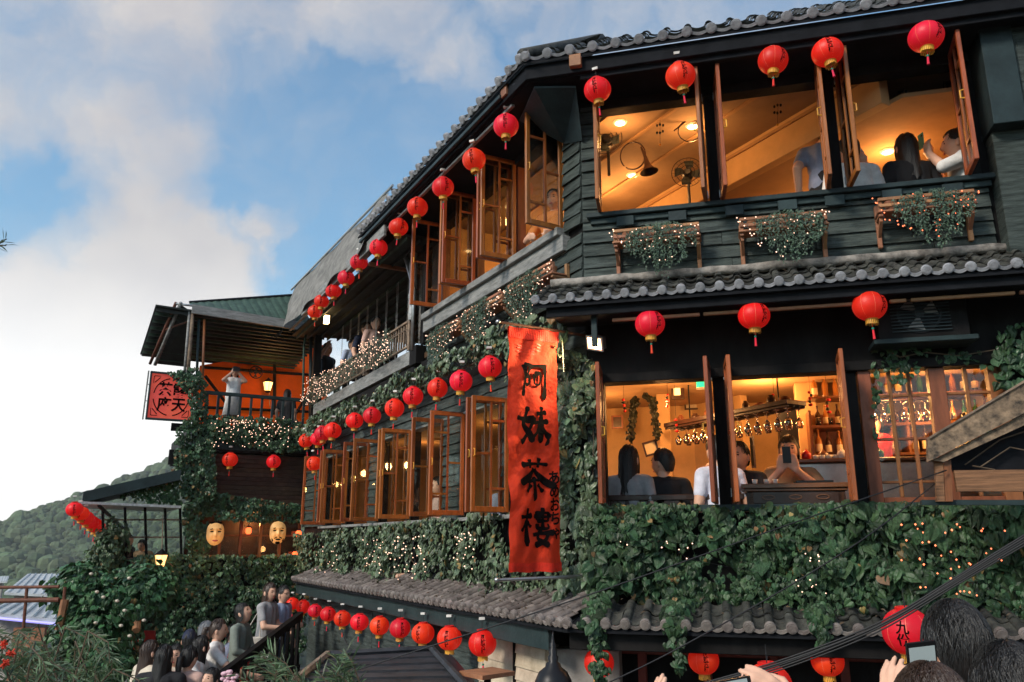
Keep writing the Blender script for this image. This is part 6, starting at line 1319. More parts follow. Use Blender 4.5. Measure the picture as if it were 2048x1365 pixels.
p = A.at(1395, 930, -1.3); MB().lathe([(.05, 0), (.045, .15), (.043, .15), (.04, .01)], Vector((p.x, p.y, 4.42)), 16).build('table_lamp', 'lamp_shade', None, smooth=True, label='pale cylindrical paper shade on the side table behind the couple', cat='lamp shade')
# ================================================================== PEOPLE IN THE WINDOWS
YA = ya; toCam = YA + math.pi
person('woman seen from behind in a grey top with a dark bag strap', A.at(1258, 922, -.55), YA - .25, 3.5, sit=True, top='grey', hair='long', sleeve='short', face=False)
person('dark-haired man in black seated with his face turned to the woman in grey', A.at(1325, 928, -.62), YA + .1, 3.5, sit=True, top='black', hair='short', sleeve='long', turn=.95, wide=1.08)
person('guest in a white shirt half hidden behind the casement leaf', A.at(1434, 905, -.55), YA + .5, 3.5, sit=True, top='lavender', hair='short', face=False, sleeve='short', wide=.95)
w_, loc = person('guest behind the casement pair drinking from a cup', A.at(1478, 915, -1.0), toCam - .5, 3.5, sit=True, top='black', hair='short', arms={'R': ((.26, .10, .78), (.18, .28, .90), (-.3, .3, .9), (-.8, -.5, 0)), 'L': ((-.25, .15, .72), (-.10, .38, .70))})
t_, w2 = person('short-haired woman in tan holding a phone up before her face', A.at(1578, 902, -1.05), toCam - .15, 3.5, sit=True, top='tan', hair='bob', sleeve='short', arms={'R': ((.26, .10, .72), (.06, .27, .90), (-.2, .1, 1), (-.3, -.9, 0)), 'L': ((-.26, .10, .72), (-.06, .27, .90), (.2, .1, 1), (.3, -.9, 0))})
pp = w2((0, .30, 1.02)); phone(pp, pp - Vector((0, 0, CZ)) if False else -Vector((A.n.x, A.n.y, 0)), (0, 0, 1), 'black phone held up by the woman in tan', k=1.0, scr=False)
person('bartender in red reaching over the counter behind the casement', A.at(1742, 845, -1.5), YA + 1.9, 3.5, top='red', hair='short', sleeve='half', arms={'R': ((.24, .14, 1.10), (.12, .40, 1.04)), 'L': ((-.24, .14, 1.10), (-.12, .40, 1.04))}, face=False)
person('man in a blue-grey shirt stooping with his back to the upper window', A.at(1650, 278, -.8), YA - .1, 6.1, top='bluegrey', hair='short', sleeve='short', face=False, lean=.35, k=1.12, wide=1.2)
person('guest in white behind the casement pair at the upper window', A.at(1697, 305, -.45), YA + .2, 6.1, sit=True, top='white', hair='short', sleeve='long', face=False)
person('long-haired woman in black seated with her back to the upper window', A.at(1812, 300, -.55), YA + .25, 6.1, sit=True, top='black', hair='long', face=False, sleeve='short')
t_, w2 = person('woman in white raising a teal phone at the upper window', A.at(1912, 290, -.55), YA + 1.35, 6.1, sit=True, top='white', hair='pony', sleeve='half', arms={'R': ((.22, .12, .82), (.08, .20, 1.00), (-.1, .1, 1), (-.5, -.6, 0)), 'L': ((-.22, .14, .82), (-.10, .22, 1.00), (.1, .1, 1), (.5, -.6, 0))})
phone(w2((-.02, .26, 1.16)), Vector((A.u.x, A.u.y, 0)) * -1 + Vector((A.n.x, A.n.y, 0)) * .4, (.1, 0, 1), 'teal phone raised by the woman in white', 'phone_teal', 1.0, False)
person('person in orange leaning at the first upper casement of the long front', B.at(1108, 402, -.35), math.atan2(B.n.y, B.n.x) - math.pi / 2 + .6, 6.1, top='orange', hair='short', sleeve='short', arms={'L': ((-.28, .12, 1.05), (-.16, .38, .98)), 'R': ((.28, .12, 1.05), (.12, .36, .98))})
person('guest in pale pink inside the third lower casement', B.at(876, 975, -.4), math.atan2(B.u.y, B.u.x), 3.5, sit=True, top='pink', hair='short', sleeve='short')
person('person in a white shirt behind the casement beside the banner', B.at(1020, 965, -.5), 0, 3.5, sit=True, top='bluegrey', hair='short', face=False)
# terrace and balcony guests
YC = math.atan2(C.n.y, C.n.x) - math.pi / 2
t_, w2 = person('woman in a white sundress photographing over the balcony railing', C.at(470, 745, -.25), YC - .1, 6.12, top='white', bottom='white', skirt=True, hair='mid', hcol='hair_brown', sleeve='none', arms={'R': ((.24, .16, 1.28), (.07, .20, 1.46), (-.4, .2, .9), (-.4, -.6, 0)), 'L': ((-.24, .16, 1.28), (-.07, .20, 1.46), (.4, .2, .9), (.4, -.6, 0))})
cm = w2((0, .22, 1.52)); t = thing('camera', cm, 'black camera held up by the woman in the white sundress', 'camera'); n_ = Vector((C.n.x, C.n.y, 0)); MB().box(C, sa(cm, C) - .06, sa(cm, C) + .06, -.28 + .24, -.28 + .28, cm.z - .04, cm.z + .04).build('body', 'black_metal', t); MB().lathe([(.03, 0), (.035, .06)], cm + n_ * .02, 12, n_).build('lens', 'black_metal', t)
person('dark-haired woman seated behind the balcony railing', C.at(575, 790, -.4), YC + 2.6, 6.12, sit=True, top='dark', hair='long', face=False, hcol='hair_brown')
person('guest resting a raised arm on the far end of the terrace railing', B.at(655, 700, -.35), YC + .5, 6.5, sit=True, top='black', hair='short', sleeve='none', arms={'R': ((.30, .16, .88), (.14, .16, 1.10), (-.3, 0, 1), (-.8, -.2, 0))})
person('guest in pale pink seated behind the terrace railing by the wrapped post', B.at(752, 648, -.3), YC + .3, 6.5, sit=True, top='pink', hair='short')
person('dark-haired guest looking over the middle of the terrace railing', B.at(733, 660, -.35), YC + .4, 6.5, sit=True, top='navy', hair='short')
person('guest in blue leaning on the terrace railing beside the carved post', B.at(706, 690, -.3), YC + .4, 6.5, sit=True, top='blue', hair='short')
person('dark silhouette of a guest sitting inside the glazed veranda', C.at(258, 1082, -.9), YC + .8, 3.62, sit=True, top='black', hair='long', face=False)
person('guest in tan bending forward at the veranda rail', C.at(284, 1092, -.7), YC - .6, 3.62, sit=True, top='tan', hair='short', lean=.3)
# ================================================================== GROUND, STAIRS, HILLS
def ridge(bd):                            # skyline height in metres by bearing in degrees
    pts = [(-180, 40), (-60, 20), (-40, 4), (-32, 13), (-29, 23), (-27, 33), (-24.5, 50), (-22, 68), (-15, 95), (0, 120), (40, 90), (90, 60), (180, 40)]
    for (a, p), (b, q) in zip(pts, pts[1:]):
        if a <= bd <= b: t = (bd - a) / (b - a); return p + (q - p) * t
    return 40
def gz(x, y):
    r_ = math.hypot(x, y); bd = math.degrees(math.atan2(x, y))
    z = 2.25 - 1.2 * smoothstep(2.5, 9, r_); z -= 9 * smoothstep(17, 60, r_) + 24 * smoothstep(50, 260, r_)
    if r_ > 260: z = -32 + (ridge(bd) + 32) * smoothstep(260, 700, r_) - 60 * smoothstep(720, 1500, r_)
    if r_ > 200: z += 10 * noise.noise((x * .012, y * .012, 0)) * smoothstep(200, 400, r_) * (1 - smoothstep(600, 700, r_) * .6)
    return z
def polar(name, m, radii, n, label=None):
    b = MB(); k = len(radii)
    for r_ in radii:
        for j in range(n): t = 2 * math.pi * j / n; x, y = r_ * math.sin(t), r_ * math.cos(t); b.v.append((x, y, gz(x, y)))
    for i in range(k - 1):
        for j in range(n): b.f.append((i * n + j, i * n + (j + 1) % n, (i + 1) * n + (j + 1) % n, (i + 1) * n + j))
    b.f.append(tuple(range(n))[::-1]); return b.build(name, m, None, smooth=True, kind='structure')
polar('ground', 'earth', [.5, 2, 3, 4, 5, 6, 7, 8, 9, 11, 13, 15, 17, 20, 25, 30, 40, 50, 70, 100, 150, 200, 262], 96); polar('hills', 'hillside', [260] + list(range(280, 740, 20)) + [760, 820, 900, 1050, 1250, 1500], 240)
b = MB(); V, Fc = None, None; P_, S_ = [], []; lvs = []
for i in range(11000):
    bd = rnd.uniform(-44, -14); r_ = math.sqrt(rnd.uniform(255 ** 2, 712 ** 2)); x, y = r_ * math.sin(R(bd)), r_ * math.cos(R(bd)); s_ = rnd.uniform(1.0, 2.6) * (1.7 if rnd.random() < .2 else 1) * (.75 + .5 * r_ / 700); k0 = len(b.f)
    b.ell((x, y, gz(x, y) + s_ * .45), (s_ * rnd.uniform(.85, 1.2), s_ * rnd.uniform(.85, 1.2), s_ * rnd.uniform(.7, 1.15)), 7, 5); lvs += [rnd.random() * .5 + .5 * (noise.noise((x * .02, y * .02, 5)) * .5 + .5)] * (len(b.f) - k0)
b.v = [(x + .5 * noise.noise((x * .6, y * .6, z)), y, z + .6 * noise.noise((x * .7, y * .7, z * .7))) for x, y, z in b.v]; b.lv = np.array(lvs, np.float32)
b.build('forest', 'forest', None, label='green forest covering the hillside across the valley', cat='forest', kind='stuff')
# stairs behind the dark handrail
r0, r1 = on_ray(425, 1366, 9.6), on_ray(592, 1238, 12.3); dr = (r1 - r0); dh = Vector((dr.x, dr.y, 0)).normalized(); sd = Vector((-dh.y, dh.x, 0))      # sd: away to the left of the climb
SF = Fr((r0.x, r0.y), (dh.x, dh.y), (sd.x, sd.y)); zst = r0.z - .85; L_ = Vector((dr.x, dr.y, 0)).length; slope = dr.z / L_
st = MB().box(SF, -4, .0, -1.0, 4, zst - 1.5, zst); n = 7
for i in range(n): st.box(SF, L_ * i / n, L_ * (n + 3) / n, -.02, 2.2, zst - 1.5 + .002 * i, zst + dr.z * (i + 1) / n)
st.build('stairs', 'stone', None, kind='structure')
hr = thing('stair_handrail', r0 - Vector((0, 0, .85)), 'dark timber handrail climbing beside the crowded stone stairs', 'handrail')
for z, h in ((0, .05), (-.72, .04)): MB().hexa([SF.pt(-.6, -.04, r0.z - .6 * slope + z - h), SF.pt(L_ + .2, -.04, r1.z + .2 * slope + z - h), SF.pt(L_ + .2, .04, r1.z + .2 * slope + z - h), SF.pt(-.6, .04, r0.z - .6 * slope + z - h), SF.pt(-.6, -.04, r0.z - .6 * slope + z + h), SF.pt(L_ + .2, -.04, r1.z + .2 * slope + z + h), SF.pt(L_ + .2, .04, r1.z + .2 * slope + z + h), SF.pt(-.6, .04, r0.z - .6 * slope + z + h)]).build('rail', 'dark_wood', hr)
for i in range(16): a = -.4 + (L_ + .5) * i / 15; z = r0.z + a * slope; part('baluster', 'dark_wood', hr, SF, a, a + .05, -.02, .02, z - .67, z - .052, c=.003)
# entrance posts and red hangings under the ivy wall
for x, y0, y1, m, w, lb in ((243, 1285, 1375, 'beige_board', .035, 'pale round post beside the entrance under the ivy'), (272, 1230, 1262, 'pine', .05, 'short wooden board hanging above the red cloths')):
    p, q = on_ray(x + 4, y0, 11.4), on_ray(x, y1, 11.2); MB().tube([p, q if m != 'pine' else q], w, 8).build('entrance_post', m, None, label=lb, cat='post')
for x0, x1, y0, y1, lb in ((262, 276, 1262, 1300, 'small red hanging cloth in the dark entrance'), (288, 310, 1262, 1335, 'long red hanging cloth in the dark entrance behind the crowd')):
    p = [on_ray(x, y, 12.3) for x, y in ((x0, y0), (x1, y0), (x1, y1), (x0, y1))]; MB().slab(p, (0, .02, 0)).build('red_hanging', 'red_panel', None, label=lb, cat='hanging')
# rooftops below on the left
for (x0, y0, x1, y1, x2, y2, x3, y3, d0, d1, lb) in (((55, 1152, 130, 1152, 125, 1196, 8, 1190, 34, 28, 'pale grey sheet roof of the upper house down the slope')), ((20, 1207, 135, 1212, 118, 1247, -30, 1232, 24, 19, 'pale blue-grey sheet roof with a blue light strip along its edge')), ((-20, 1156, 18, 1155, 14, 1166, -20, 1168, 60, 55, 'tiny white roof far down the slope'))):
    t = thing('small_house', on_ray(x3, y3, d1) - Vector((0, 0, 2)), lb.replace('sheet roof of the upper', 'roofed'), 'house'); q = [on_ray(x0, y0, d0), on_ray(x1, y1, d0), on_ray(x2, y2, d1), on_ray(x3, y3, d1)]
    MB().slab(q, (0, 0, .08)).build('roof', 'sheet_roof', t); dn = Vector((0, 0, -3.2)); b = MB().slab([q[3] + (q[0] - q[3]) * .06 + Vector((.3, 0, -.05)), q[2] + (q[1] - q[2]) * .06 - Vector((.3, 0, .05)), q[1] - Vector((.3, 0, .1)), q[0] + Vector((.3, 0, -.1))], dn); b.build('wall', 'concrete', t)
    n = 7
    for i in range(n): u = (i + .5) / n; MB().tube([q[0].lerp(q[1], u) + Vector((0, 0, .09)), q[3].lerp(q[2], u) + Vector((0, 0, .09))], .03, 4).build('roof_seam', 'sheet_roof', t)
    if d1 == 19: MB().tube([q[3] + Vector((0, -.03, -.02)), q[2] + Vector((0, -.03, -.02))], .03, 6).build('light_strip', 'led_strip', t); MB().box(G, q[2].x - 1.0, q[2].x - .3, -q[2].y - .2, -q[2].y + .0, q[2].z - 2.5, q[2].z - .1).build('brick_post', 'pine', t)
rl = thing('rusty_railing', on_ray(50, 1260, 11), 'rusty steel railing in front of the rooftops down the slope', 'railing')
for y, yy, r_ in ((1176, 1174, .02), (1203, 1200, .03)): MB().tube([on_ray(-60, y, 11), on_ray(118, yy, 11)], r_, 8).build('rail', 'rust', rl)
for x in (-40, 52, 128): MB().tube([on_ray(x + 2, 1174, 11), on_ray(x - 8, 1290, 11)], .02, 8).build('post', 'rust', rl)
MB().tube([on_ray(130, 1200, 11), on_ray(118, 1260, 11)], .05, 6).build('post', 'pine', rl)
# leafy bush at the left of the ivy wall
def bush(label, lobes, n, size, m, nobj, name='bush', cat='bush', kind='ivy', trunk=None):
    P, N, D, S = [], [], [], []
    for i in range(n):
        c, rr = lobes[rnd.randrange(len(lobes))]; v = Vector((rnd.gauss(0, 1), rnd.gauss(0, 1), rnd.gauss(0, 1))).normalized(); q = rnd.random() ** .33
        if noise.noise((c.x + v.x * 2.2, c.y + v.y * 2.2, c.z + v.z * 2.2)) < -.28: continue
        p = c + Vector((v.x * rr[0], v.y * rr[1], v.z * rr[2])) * q * (1 + .25 * noise.noise((v.x * 3, v.y * 3, v.z * 3 + c.x))); P.append(p); N.append(v + Vector((rnd.gauss(0, .5), rnd.gauss(0, .5), .7))); D.append(Vector((v.x, v.y, -.6)) + Vector((rnd.gauss(0, .5), rnd.gauss(0, .5), rnd.gauss(0, .3)))); S.append(size * rnd.uniform(.6, 1.25))
    return ivy(label, trunk[0] if trunk else lobes[0][0], [(P, N, D, S)], m, nobj, kind, [], name, cat)
bc = on_ray(225, 1200, 11.6); t = bush('leafy green bush with a few pale blossoms at the edge of the ivy wall', [(bc, (.75, .6, .42)), (on_ray(160, 1175, 11.5), (.42, .4, .35)), (on_ray(190, 1270, 11.3), (.6, .5, .45)), (on_ray(290, 1180, 11.8), (.5, .4, .4)), (on_ray(205, 1325, 11.2), (.45, .4, .3))], 5200, .085, 'bush', 200, trunk=[on_ray(205, 1420, 11.3)])
MB().tube([on_ray(205, 1440, 11.4), on_ray(215, 1340, 11.4), on_ray(228, 1250, 11.5)], [.07, .05, .03], 8).tube([on_ray(212, 1350, 11.2), on_ray(225, 1300, 11.0)], [.025, .015], 6).build('trunk', 'bark', t)
b = MB()
for i in range(10): p = on_ray(rnd.uniform(130, 290), rnd.uniform(1140, 1290), 10.85); b.ell(p, (.03, .03, .02), 6, 4)
b.build('blossoms', 'cloth_cream', t, kind='stuff')
ver_b = bush('wispy pale shrub hanging by the veranda corner', [(on_ray(225, 1085, 14.0), (.28, .3, .42)), (on_ray(208, 1120, 14), (.3, .3, .3))], 900, .07, 'willow', 60, trunk=[on_ray(215, 1130, 14)])
# ================================================================== FOREGROUND PLANTS
LEAF['narrow'] = (np.array([(0, 0, 0), (.05, .3, .012), (.055, .6, .01), (0, 1, -.08), (-.055, .6, .01), (-.05, .3, .012), (0, .35, -.005), (0, .65, -.02)]), [(0, 1, 6), (1, 2, 7, 6), (2, 3, 7), (0, 6, 5), (6, 7, 4, 5), (7, 3, 4)])
def arching(label, stems, size, m, nobj, per=46, flowers=()):
    t = thing('shrub', stems[0][0], label, 'shrub'); P, N, D, S = [], [], [], []
    for s_ in stems:
        pts = []
        for i in range(len(s_) - 1):
            for k in range(6): pts.append(s_[i].lerp(s_[i + 1], k / 6))
        pts.append(s_[-1]); MB().tube(pts, [.006 * (1 - .75 * i / len(pts)) for i in range(len(pts))], 5).build('stem', 'stem', t)
        for i in range(per):
            q = (.12 + .88 * i / per) * (len(pts) - 1); k = min(int(q), len(pts) - 2); p = pts[k].lerp(pts[k + 1], q - k); d = (pts[k + 1] - pts[k]).normalized(); sdv = Vector((rnd.gauss(0, 1), rnd.gauss(0, 1), rnd.gauss(0, 1))); sdv = (sdv - d * sdv.dot(d)).normalized()
            P.append(p); D.append(d * .9 + sdv * .75 + Vector((0, 0, -.15))); N.append(sdv.cross(d) * rnd.choice((-1, 1)) + Vector((0, 0, .8))); S.append(size * rnd.uniform(.65, 1.2))
    P, N, D = (np.array([tuple(v) for v in q]) for q in (P, N, D)); foliage(t, P, leaf_basis(N, D), np.array(S), 'narrow', m, nobj)
    for p, fm in flowers:
        f = MB()
        for k in range(26): v = Vector((rnd.gauss(0, 1), rnd.gauss(0, 1), rnd.gauss(0, 1))).normalized(); f.tube([p, p + v * rnd.uniform(.012, .022)], [.0025, .0035], 4)
        f.build('flower', fm, t)
    return t
stems = []
for i in range(26):
    x = rnd.uniform(-60, 190); d = rnd.uniform(3.6, 4.6); b0 = on_ray(x, 1440, d); tip = (x + rnd.uniform(-90, 110), rnd.uniform(1255, 1330) if x < 150 else rnd.uniform(1320, 1360)); m_ = on_ray((x + tip[0]) / 2, tip[1] - 5, d); stems.append([b0, on_ray(x + 5, 1390, d), m_, on_ray(tip[0], tip[1] + 18, d - .1), on_ray(tip[0] + rnd.uniform(-10, 40), tip[1] + 60, d - .15)])
arching('narrow-leaved shrub with red and orange blossoms in front of the stairs', stems, .085, 'willow', 120, 60, [(on_ray(8, 1290, 3.6), 'flower_red'), (on_ray(22, 1306, 3.6), 'flower_red'), (on_ray(10, 1328, 3.5), 'flower_red')])
stems = []
for i in range(17):
    x = rnd.uniform(505, 710); d = rnd.uniform(4.4, 5.2); tip = (x + rnd.uniform(-70, 40), rnd.uniform(1304, 1350)); stems.append([on_ray(x + 40, 1430, d), on_ray(x + 20, 1385, d), on_ray((x + tip[0]) / 2 + 8, tip[1] + 22, d), on_ray(tip[0], tip[1], d)])
arching('narrow-leaved green shrub before the dark plank roof', stems, .095, 'willow', 120, 34)
b = MB()
for i in range(16): p = on_ray(rnd.uniform(442, 478), rnd.uniform(1338, 1366), 6.5); b.ell(p, (.02, .02, .016), 7, 5)
t = b.build('pink_flowers', 'flower_pink', None, smooth=True, label='cluster of pale pink flowers at the foot of the handrail', cat='flowers', kind='stuff')
arching('dark leafy branch tip reaching in over the valley', [[on_ray(-120, 520, 3.0), on_ray(-50, 495, 3.0), on_ray(-5, 490, 3.0), on_ray(14, 478, 3.0)], [on_ray(-60, 500, 3.0), on_ray(-20, 490, 3), on_ray(12, 492, 3.0)]], .05, 'ivy_dark', 20, 16)
# ================================================================== FOREGROUND ROOFS, TIMBER, CABLES
pr = thing('plank_canopy', on_ray(760, 1400, 6), 'dark plank canopy roof with grey hip boards in front of the lower wall', 'canopy')
q0, q1, q2, q3 = on_ray(655, 1314, 6.6), on_ray(862, 1302, 6.9), on_ray(960, 1420, 5.6), on_ray(540, 1420, 5.3)
for i in range(8):
    u0, u1 = i / 8, (i + 1) / 8; a, b_, c, d = q0.lerp(q3, u0), q1.lerp(q2, u0), q1.lerp(q2, u1 + .02), q0.lerp(q3, u1 + .02); lift = Vector((0, 0, .018)); MB().slab([a, b_, c + lift, d + lift], (0, 0, -.022)).build('plank', 'plank_roof', pr)
for p, q in ((q0, q3), (q1, q2)): MB().tube([p + Vector((0, 0, .02)), q + Vector((0, 0, .05))], .028, 6).build('hip_board', 'weathered' if p is q0 else 'plank_roof', pr)
MB().tube([q0 + Vector((0, 0, .02)), q1 + Vector((0, 0, .02))], .025, 6).build('ridge', 'plank_roof', pr)
MB().slab([q1, on_ray(905, 1312, 7.3), on_ray(1000, 1420, 6.5), q2], (0, 0, -.03)).build('side_slope', 'plank_roof', pr)
sp_ = on_ray(1107, 1385, 5.4); MB().lathe([(.12, -.3), (.12, .0), (.115, .05), (.09, .10), (.05, .13), (.045, .15), (.03, .16), (.034, .19), (.024, .20), (.028, .23), (.018, .24), (.021, .265), (.012, .275), (.008, .31), (.003, .34)], sp_ + Vector((0, 0, .02)), 20).build('finial', 'black_metal', None, smooth=True, label='dark pagoda-shaped metal finial below the tiled corner', cat='finial')
lg = thing('wooden_ledge', on_ray(970, 1375, 6.2), 'small wooden ledge under the last lantern of the bottom eave', 'ledge'); MB().slab([on_ray(918, 1342, 6.3), on_ray(985, 1334, 6.7), on_ray(1030, 1343, 6.5), on_ray(965, 1352, 6.0)], (0, 0, -.03)).build('board', 'pine', lg); MB().tube([on_ray(975, 1350, 6.35), on_ray(975, 1420, 6.35)], .03, 6).build('leg', 'dark_wood', lg)
tg = thing('timber_gable', A.pt(3.3, .9, 4.2), 'weathered timber bargeboard and planks of a small roof in front of the glazed bay', 'roof')
def px_slab(name, m, pts, o, d): MB().slab([A.at(x, y, o) for x, y in pts], Vector((A.n.x, A.n.y, 0)) * d).build(name, m, tg)
px_slab('bargeboard', 'old_beam', [(1852, 880), (2120, 722), (2120, 790), (1860, 922), (1853, 925)], .90, .06); px_slab('bargeboard_edge', 'weathered', [(1853, 877), (2120, 718), (2120, 723), (1853, 881)], .885, .09); px_slab('lower_board', 'old_beam', [(1862, 922), (2120, 792), (2120, 818), (1886, 925)], .905, .03)
px_slab('dark_gap_sheet', 'soffit', [(1895, 918), (2120, 808), (2120, 945), (1905, 945)], .75, .03); px_slab('plank', 'plank_brown', [(1905, 942), (2120, 940), (2120, 984), (1912, 984)], .86, .04)  # flat dark sheet put in for the dark gap under the bargeboard
for x0, x1, m in ((1867, 1883, 'plank_brown'), (1884, 1899, 'sash_inner')): px_slab('post', m, [(x0, 924), (x1, 922), (x1 + 4, 1004), (x0 + 4, 1004)], .86, .04)
px_slab('rail', 'trim_green', [(1840, 1001), (2120, 1001), (2120, 1011), (1840, 1011)], .80, .06)
for pts in (((1930, 930), (2000, 880), (2060, 860)), ((1960, 935), (2020, 895), (2070, 905)), ((1945, 932), (1990, 940))): MB().tube([A.at(x, y, .84) for x, y in pts], .005, 5).build('dry_twig', 'stem', tg)
def cable(pts, r_, lb, n=5):
    P_ = []
    for i in range(len(pts) - 1):
        for k in range(8): P_.append(pts[i].lerp(pts[i + 1], k / 8))
    P_.append(pts[-1])
    for _ in range(10): P_ = [P_[0]] + [(P_[i - 1] + P_[i] * 2 + P_[i + 1]) / 4 for i in range(1, len(P_) - 1)] + [P_[-1]]
    MB().tube(P_, r_, n).build('cable', 'cable', None, smooth=True, label=lb, cat='cable', group='overhead cables')
for k, (dy, r_) in enumerate(((-7, .0045), (-2, .006), (3, .0045), (8, .005), (13, .004))):
    cable([on_ray(1330, 1392 + dy * .6, 4.6), on_ray(1540, 1337 + dy, 4.4), on_ray(1760, 1255 + dy * .7 + 3 * math.sin(k * 2), 4.2), on_ray(1920, 1155 + dy * .8, 4.05), on_ray(2120, 1035 + dy * 1.2, 3.9)], r_, ORD[k] + ' cable from the top of the thick black bundle crossing before the creeper')
cable([on_ray(560, 1392, 5.4), on_ray(760, 1325, 5.3), on_ray(1157, 1199, 5.2), on_ray(1560, 1055, 5.1), A.at(1893, 941, .93)], .0045, 'thin black wire from the plank canopy up to the weathered timber')
cable([on_ray(1190, 1378, 5.0), on_ray(1320, 1318, 5.0), on_ray(1560, 1185, 5.0), on_ray(1740, 1072, 5.0), A.at(1870, 968, .93)], .0045, 'thin black wire slanting across the bottom tiles to the timber post')
cable([on_ray(683, 1258, 8.5), on_ray(690, 1285, 8.4), on_ray(720, 1330, 8.2)], .006, 'short black wire dropping from the long bottom eave')
# ================================================================== CROWD ON THE STAIRS
def crowd(label, x, y, d, yaw, **k): return person(label, on_ray(x, y, d), yaw, **k)
RT = -1.35                                 # facing right along the stairs
t_, w2 = crowd('woman in a grey off-shoulder top carrying a cream tote on the stairs', 540, 1186, 12.6, RT - .45, k=1.1, top='grey', bottom='black', hair='mid', hcol='hair_brown', turn=-.35, arms={'R': ((.24, .10, 1.08), (.10, .32, 1.06)), 'L': ((-.24, .02, 1.08), (-.14, .24, 1.02))})
tc = w2((.27, -.06, .80)); tt = thing('tote_bag', tc, 'cream cloth tote hanging from the shoulder of the woman in grey', 'bag'); MB().lathe([(.17, -.20), (.19, -.17), (.185, .16), (.18, .17), (.175, .16), (.17, -.15)], tc, 14, None, True, 1, .32).build('bag', 'tote', tt, smooth=True); MB().tube([tc + Vector((-.12, 0, .16)), w2((.17, .02, 1.36)), tc + Vector((.12, .02, .16))], .01, 6).build('strap', 'tote', tt)
crowd('person in pale blue behind the woman with the tote', 567, 1190, 13.2, RT - .6, k=1.08, top='blue', bottom='denim', hair='short', arms={'R': ((.24, .1, 1.1), (.1, .3, 1.1))})
t_, w2 = crowd('woman in a sage cardigan and red skirt looking up with a camera in hand', 487, 1227, 11.6, RT - .3, k=1.1, top='sage', bottom='red', skirt=True, hair='bob', nod=.45, turn=-.1, sleeve='long', arms={'R': ((.23, .05, 1.08), (.08, .26, .98)), 'L': ((-.23, .05, 1.08), (-.08, .26, .98))})
cm = w2((.0, .34, .98)); t = thing('camera', cm, 'white and black compact camera held by the woman in the sage cardigan', 'camera'); MB().box(G, cm.x - .06, cm.x + .06, -cm.y - .02, -cm.y + .02, cm.z - .035, cm.z + .04).build('body', 'white_plastic', t); MB().lathe([(.03, 0), (.03, .05)], cm + Vector((0, -.02, -.0)), 12, (0, -1, 0)).build('lens', 'black_metal', t)
crowd('woman in a white tee and black pinafore resting her hand on the handrail', 437, 1262, 10.8, RT, k=1.08, top='white', bottom='black', hair='pony', hcol='hair_brown', sleeve='short', arms={'R': ((.26, .22, 1.10), (.20, .46, 1.02)), 'L': ((-.2, .0, 1.1), (-.2, .1, .9))})
crowd('long-haired woman in a white sleeve reaching for the handrail', 402, 1296, 10.4, RT - .2, k=1.08, top='white', bottom='black', hair='long', face=False, turn=.9, arms={'R': ((.25, .2, 1.06), (.18, .45, 1.0))})
crowd('grey-haired person in dark clothes behind the pinafore woman', 412, 1264, 12.0, RT + .8, k=1.1, top='dark', hair='short', hcol='cloth_grey', face=False)
crowd('man in a navy cap and dark shirt walking up towards the red cloths', 378, 1283, 11.2, .35, k=1.1, top='navy', hair='short', face=False, cap='cloth_navy')
crowd('woman with a ponytail in a pink patterned blouse seen from behind', 378, 1318, 9.7, -.25, k=1.08, top='pink', hair='pony', face=False, arms={'R': ((.27, .12, 1.08), (.26, .36, 1.0))})
crowd('long-haired person in a black jacket seen from behind among the crowd', 327, 1318, 9.5, .05, k=1.15, top='black', hair='long', face=False, sleeve='long', wide=1.15)
crowd('woman in a cream top with loose dark hair at the edge of the crowd', 300, 1306, 10.1, -.7, k=1.1, top='cream', bottom='cream', hair='long', hcol='hair_brown', face=False, sleeve='half')
crowd('young woman whose face looks out between the black jacket and pink blouse', 350, 1312, 10.6, math.pi + .5, k=1.05, top='cream', hair='mid', turn=-.3)
crowd('girl with a dark fringe looking up at the very front of the stairs', 421, 1362, 9.2, math.pi - .4, k=1.0, top='dark', hair='bob', nod=.3)
crowd('person in teal seen in the gap between the pinafore woman and the cardigan', 466, 1268, 12.2, RT, k=1.0, top='bluegrey', hair='short', face=False)
# ================================================================== FOREGROUND ONLOOKERS
t_, w2 = person('dark-haired man with a bare ear seen from behind at the edge of the stairs', on_ray(1915, 1302, 2.35), .25, k=1.0, top='black', hair='short', face=False, voxel=.009, turn=-.25, fine_hair=1500)
t_, w2 = person('man with neatly cut black hair in front of the dark-haired man', on_ray(2024, 1402, 2.1), -.1, k=1.02, top='dark', hair='short', face=False, voxel=.009, fine_hair=1500)
t_, w2 = person('brown-haired person whose crown just shows at the bottom edge', on_ray(1868, 1450, 2.0), .2, k=1.0, top='dark', hair='long', hcol='hair_brown', face=False, voxel=.009, fine_hair=1500)
def fore_hand(label, wr, el, d, nv, side, curl=.5):
    t = thing('person', el - Vector((0, 0, 1.1)), label, 'person'); b = MB(); hand(b, wr, d, nv, 1.0, curl, side); capsule(b, wr, el, .028, .04, 10); capsule(b, el, el + Vector((.05, -.22, -.12)), .045, .055); sh = el + Vector((.05, -.22, -.12)); capsule(b, sh, sh + Vector((-.17 * side, 0, .02)), .06, .07); capsule(b, sh + Vector((-.17 * side, 0, 0)), sh + Vector((-.17 * side, 0, -.5)), .13, .12); capsule(b, sh + Vector((-.17 * side, 0, -.5)), sh + Vector((-.17 * side, 0, -1.0)), .12, .1)
    remesh(b, .0055, 3).build('body', 'skin', t, smooth=True); c = MB(); capsule(c, el, sh, .06, .07); capsule(c, sh, sh + Vector((-.17 * side, 0, .02)), .075, .085); capsule(c, sh + Vector((-.17 * side, 0, 0)), sh + Vector((-.17 * side, 0, -.6)), .15, .14); remesh(c, .014).build('top', 'cloth_dark', t, smooth=True); return t
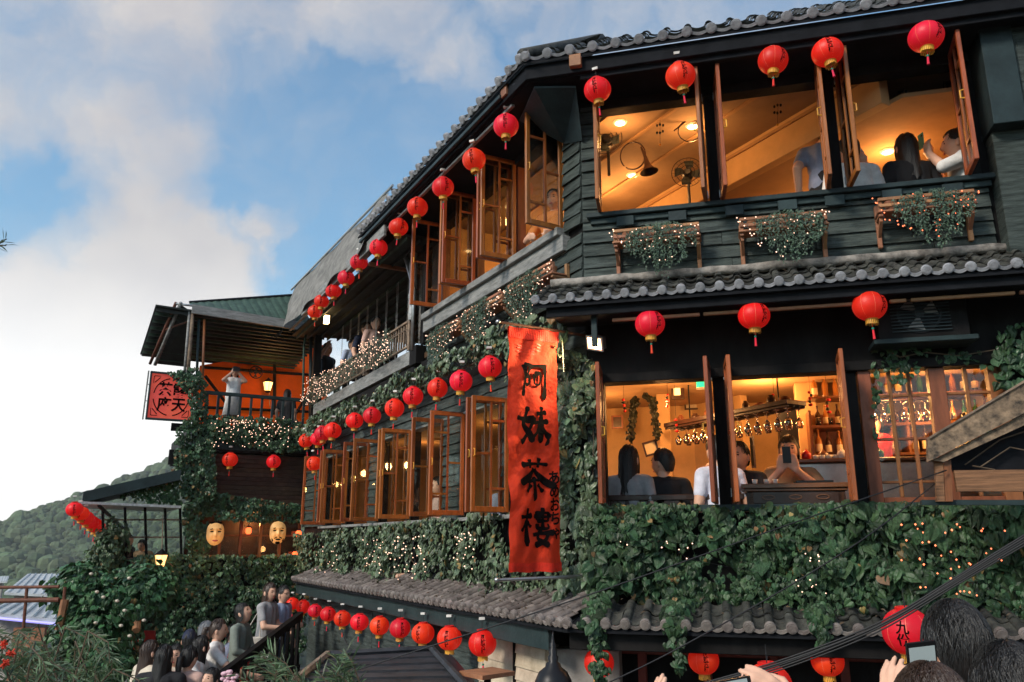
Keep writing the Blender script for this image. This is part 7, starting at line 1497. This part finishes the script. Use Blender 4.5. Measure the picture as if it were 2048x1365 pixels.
wr = on_ray(1800, 1452, 2.05); fore_hand('raised hand gripping a phone beside the dark-haired man', wr, wr + Vector((-.06, -.06, -.22)), Vector((.02, .15, 1)), Vector((.8, .35, .1)), -1, .35)
phone(on_ray(1846, 1345, 2.08), Vector((-.05, 1, .25)), Vector((-.1, -.2, 1)), 'phone held up filming the house beside the dark-haired man', k=1.0)
wr = on_ray(1305, 1482, 2.2); fore_hand('two fingertips steadying one end of a dark phone at the bottom edge', wr, wr + Vector((-.1, -.08, -.2)), Vector((.15, .1, 1)), Vector((.9, .2, 0)), -1, .2)
wr = on_ray(1590, 1418, 2.2); fore_hand('hand with its thumb along the other end of the dark phone at the bottom edge', wr, wr + Vector((.12, -.08, -.2)), Vector((-.75, .1, .55)), Vector((-.3, .8, -.4)), 1, .3)
pa, pb_ = on_ray(1345, 1380, 2.18), on_ray(1500, 1352, 2.18); pt_ = thing('phone', (pa + pb_) / 2, 'dark phone held sideways between two hands at the bottom edge', 'phone'); MB().slab([pa, pb_, pb_ - Vector((-.012, 0, .075)), pa - Vector((-.012, 0, .075))], (0, .009, 0)).build('case', 'black_metal', pt_); c0 = (pa + pb_) / 2 - Vector((-.006, .002, .038)); MB().slab([pa.lerp(c0, .1) + Vector((0, -.002, 0)), pb_.lerp(c0, .1) + Vector((0, -.002, 0)), (pb_ - Vector((-.012, .002, .075))).lerp(c0, .1), (pa - Vector((-.012, .002, .075))).lerp(c0, .1)], (0, .001, 0)).build('screen', 'screen', pt_)

# ================================================================== HAZE over the valley
hz = MB().hexa([(-1700, -1700, -95), (1700, -1700, -95), (1700, 1700, -95), (-1700, 1700, -95), (-1700, -1700, 150), (1700, -1700, 150), (1700, 1700, 150), (-1700, 1700, 150)])
hv = bpy.data.materials.new('haze_air'); hv.use_nodes = True; hn = hv.node_tree.nodes; hn.remove(hn['Principled BSDF']); pv = hn.new('ShaderNodeVolumePrincipled')
pv.inputs['Color'].default_value = (.86, .89, .92, 1); pv.inputs['Density'].default_value = .00032; pv.inputs['Anisotropy'].default_value = .2; hv.node_tree.links.new(pv.outputs[0], hn['Material Output'].inputs['Volume']); MATS['haze_air'] = hv
hz.build('haze', 'haze_air', None, kind='stuff')
print('OBJECTS', len(bpy.data.objects))
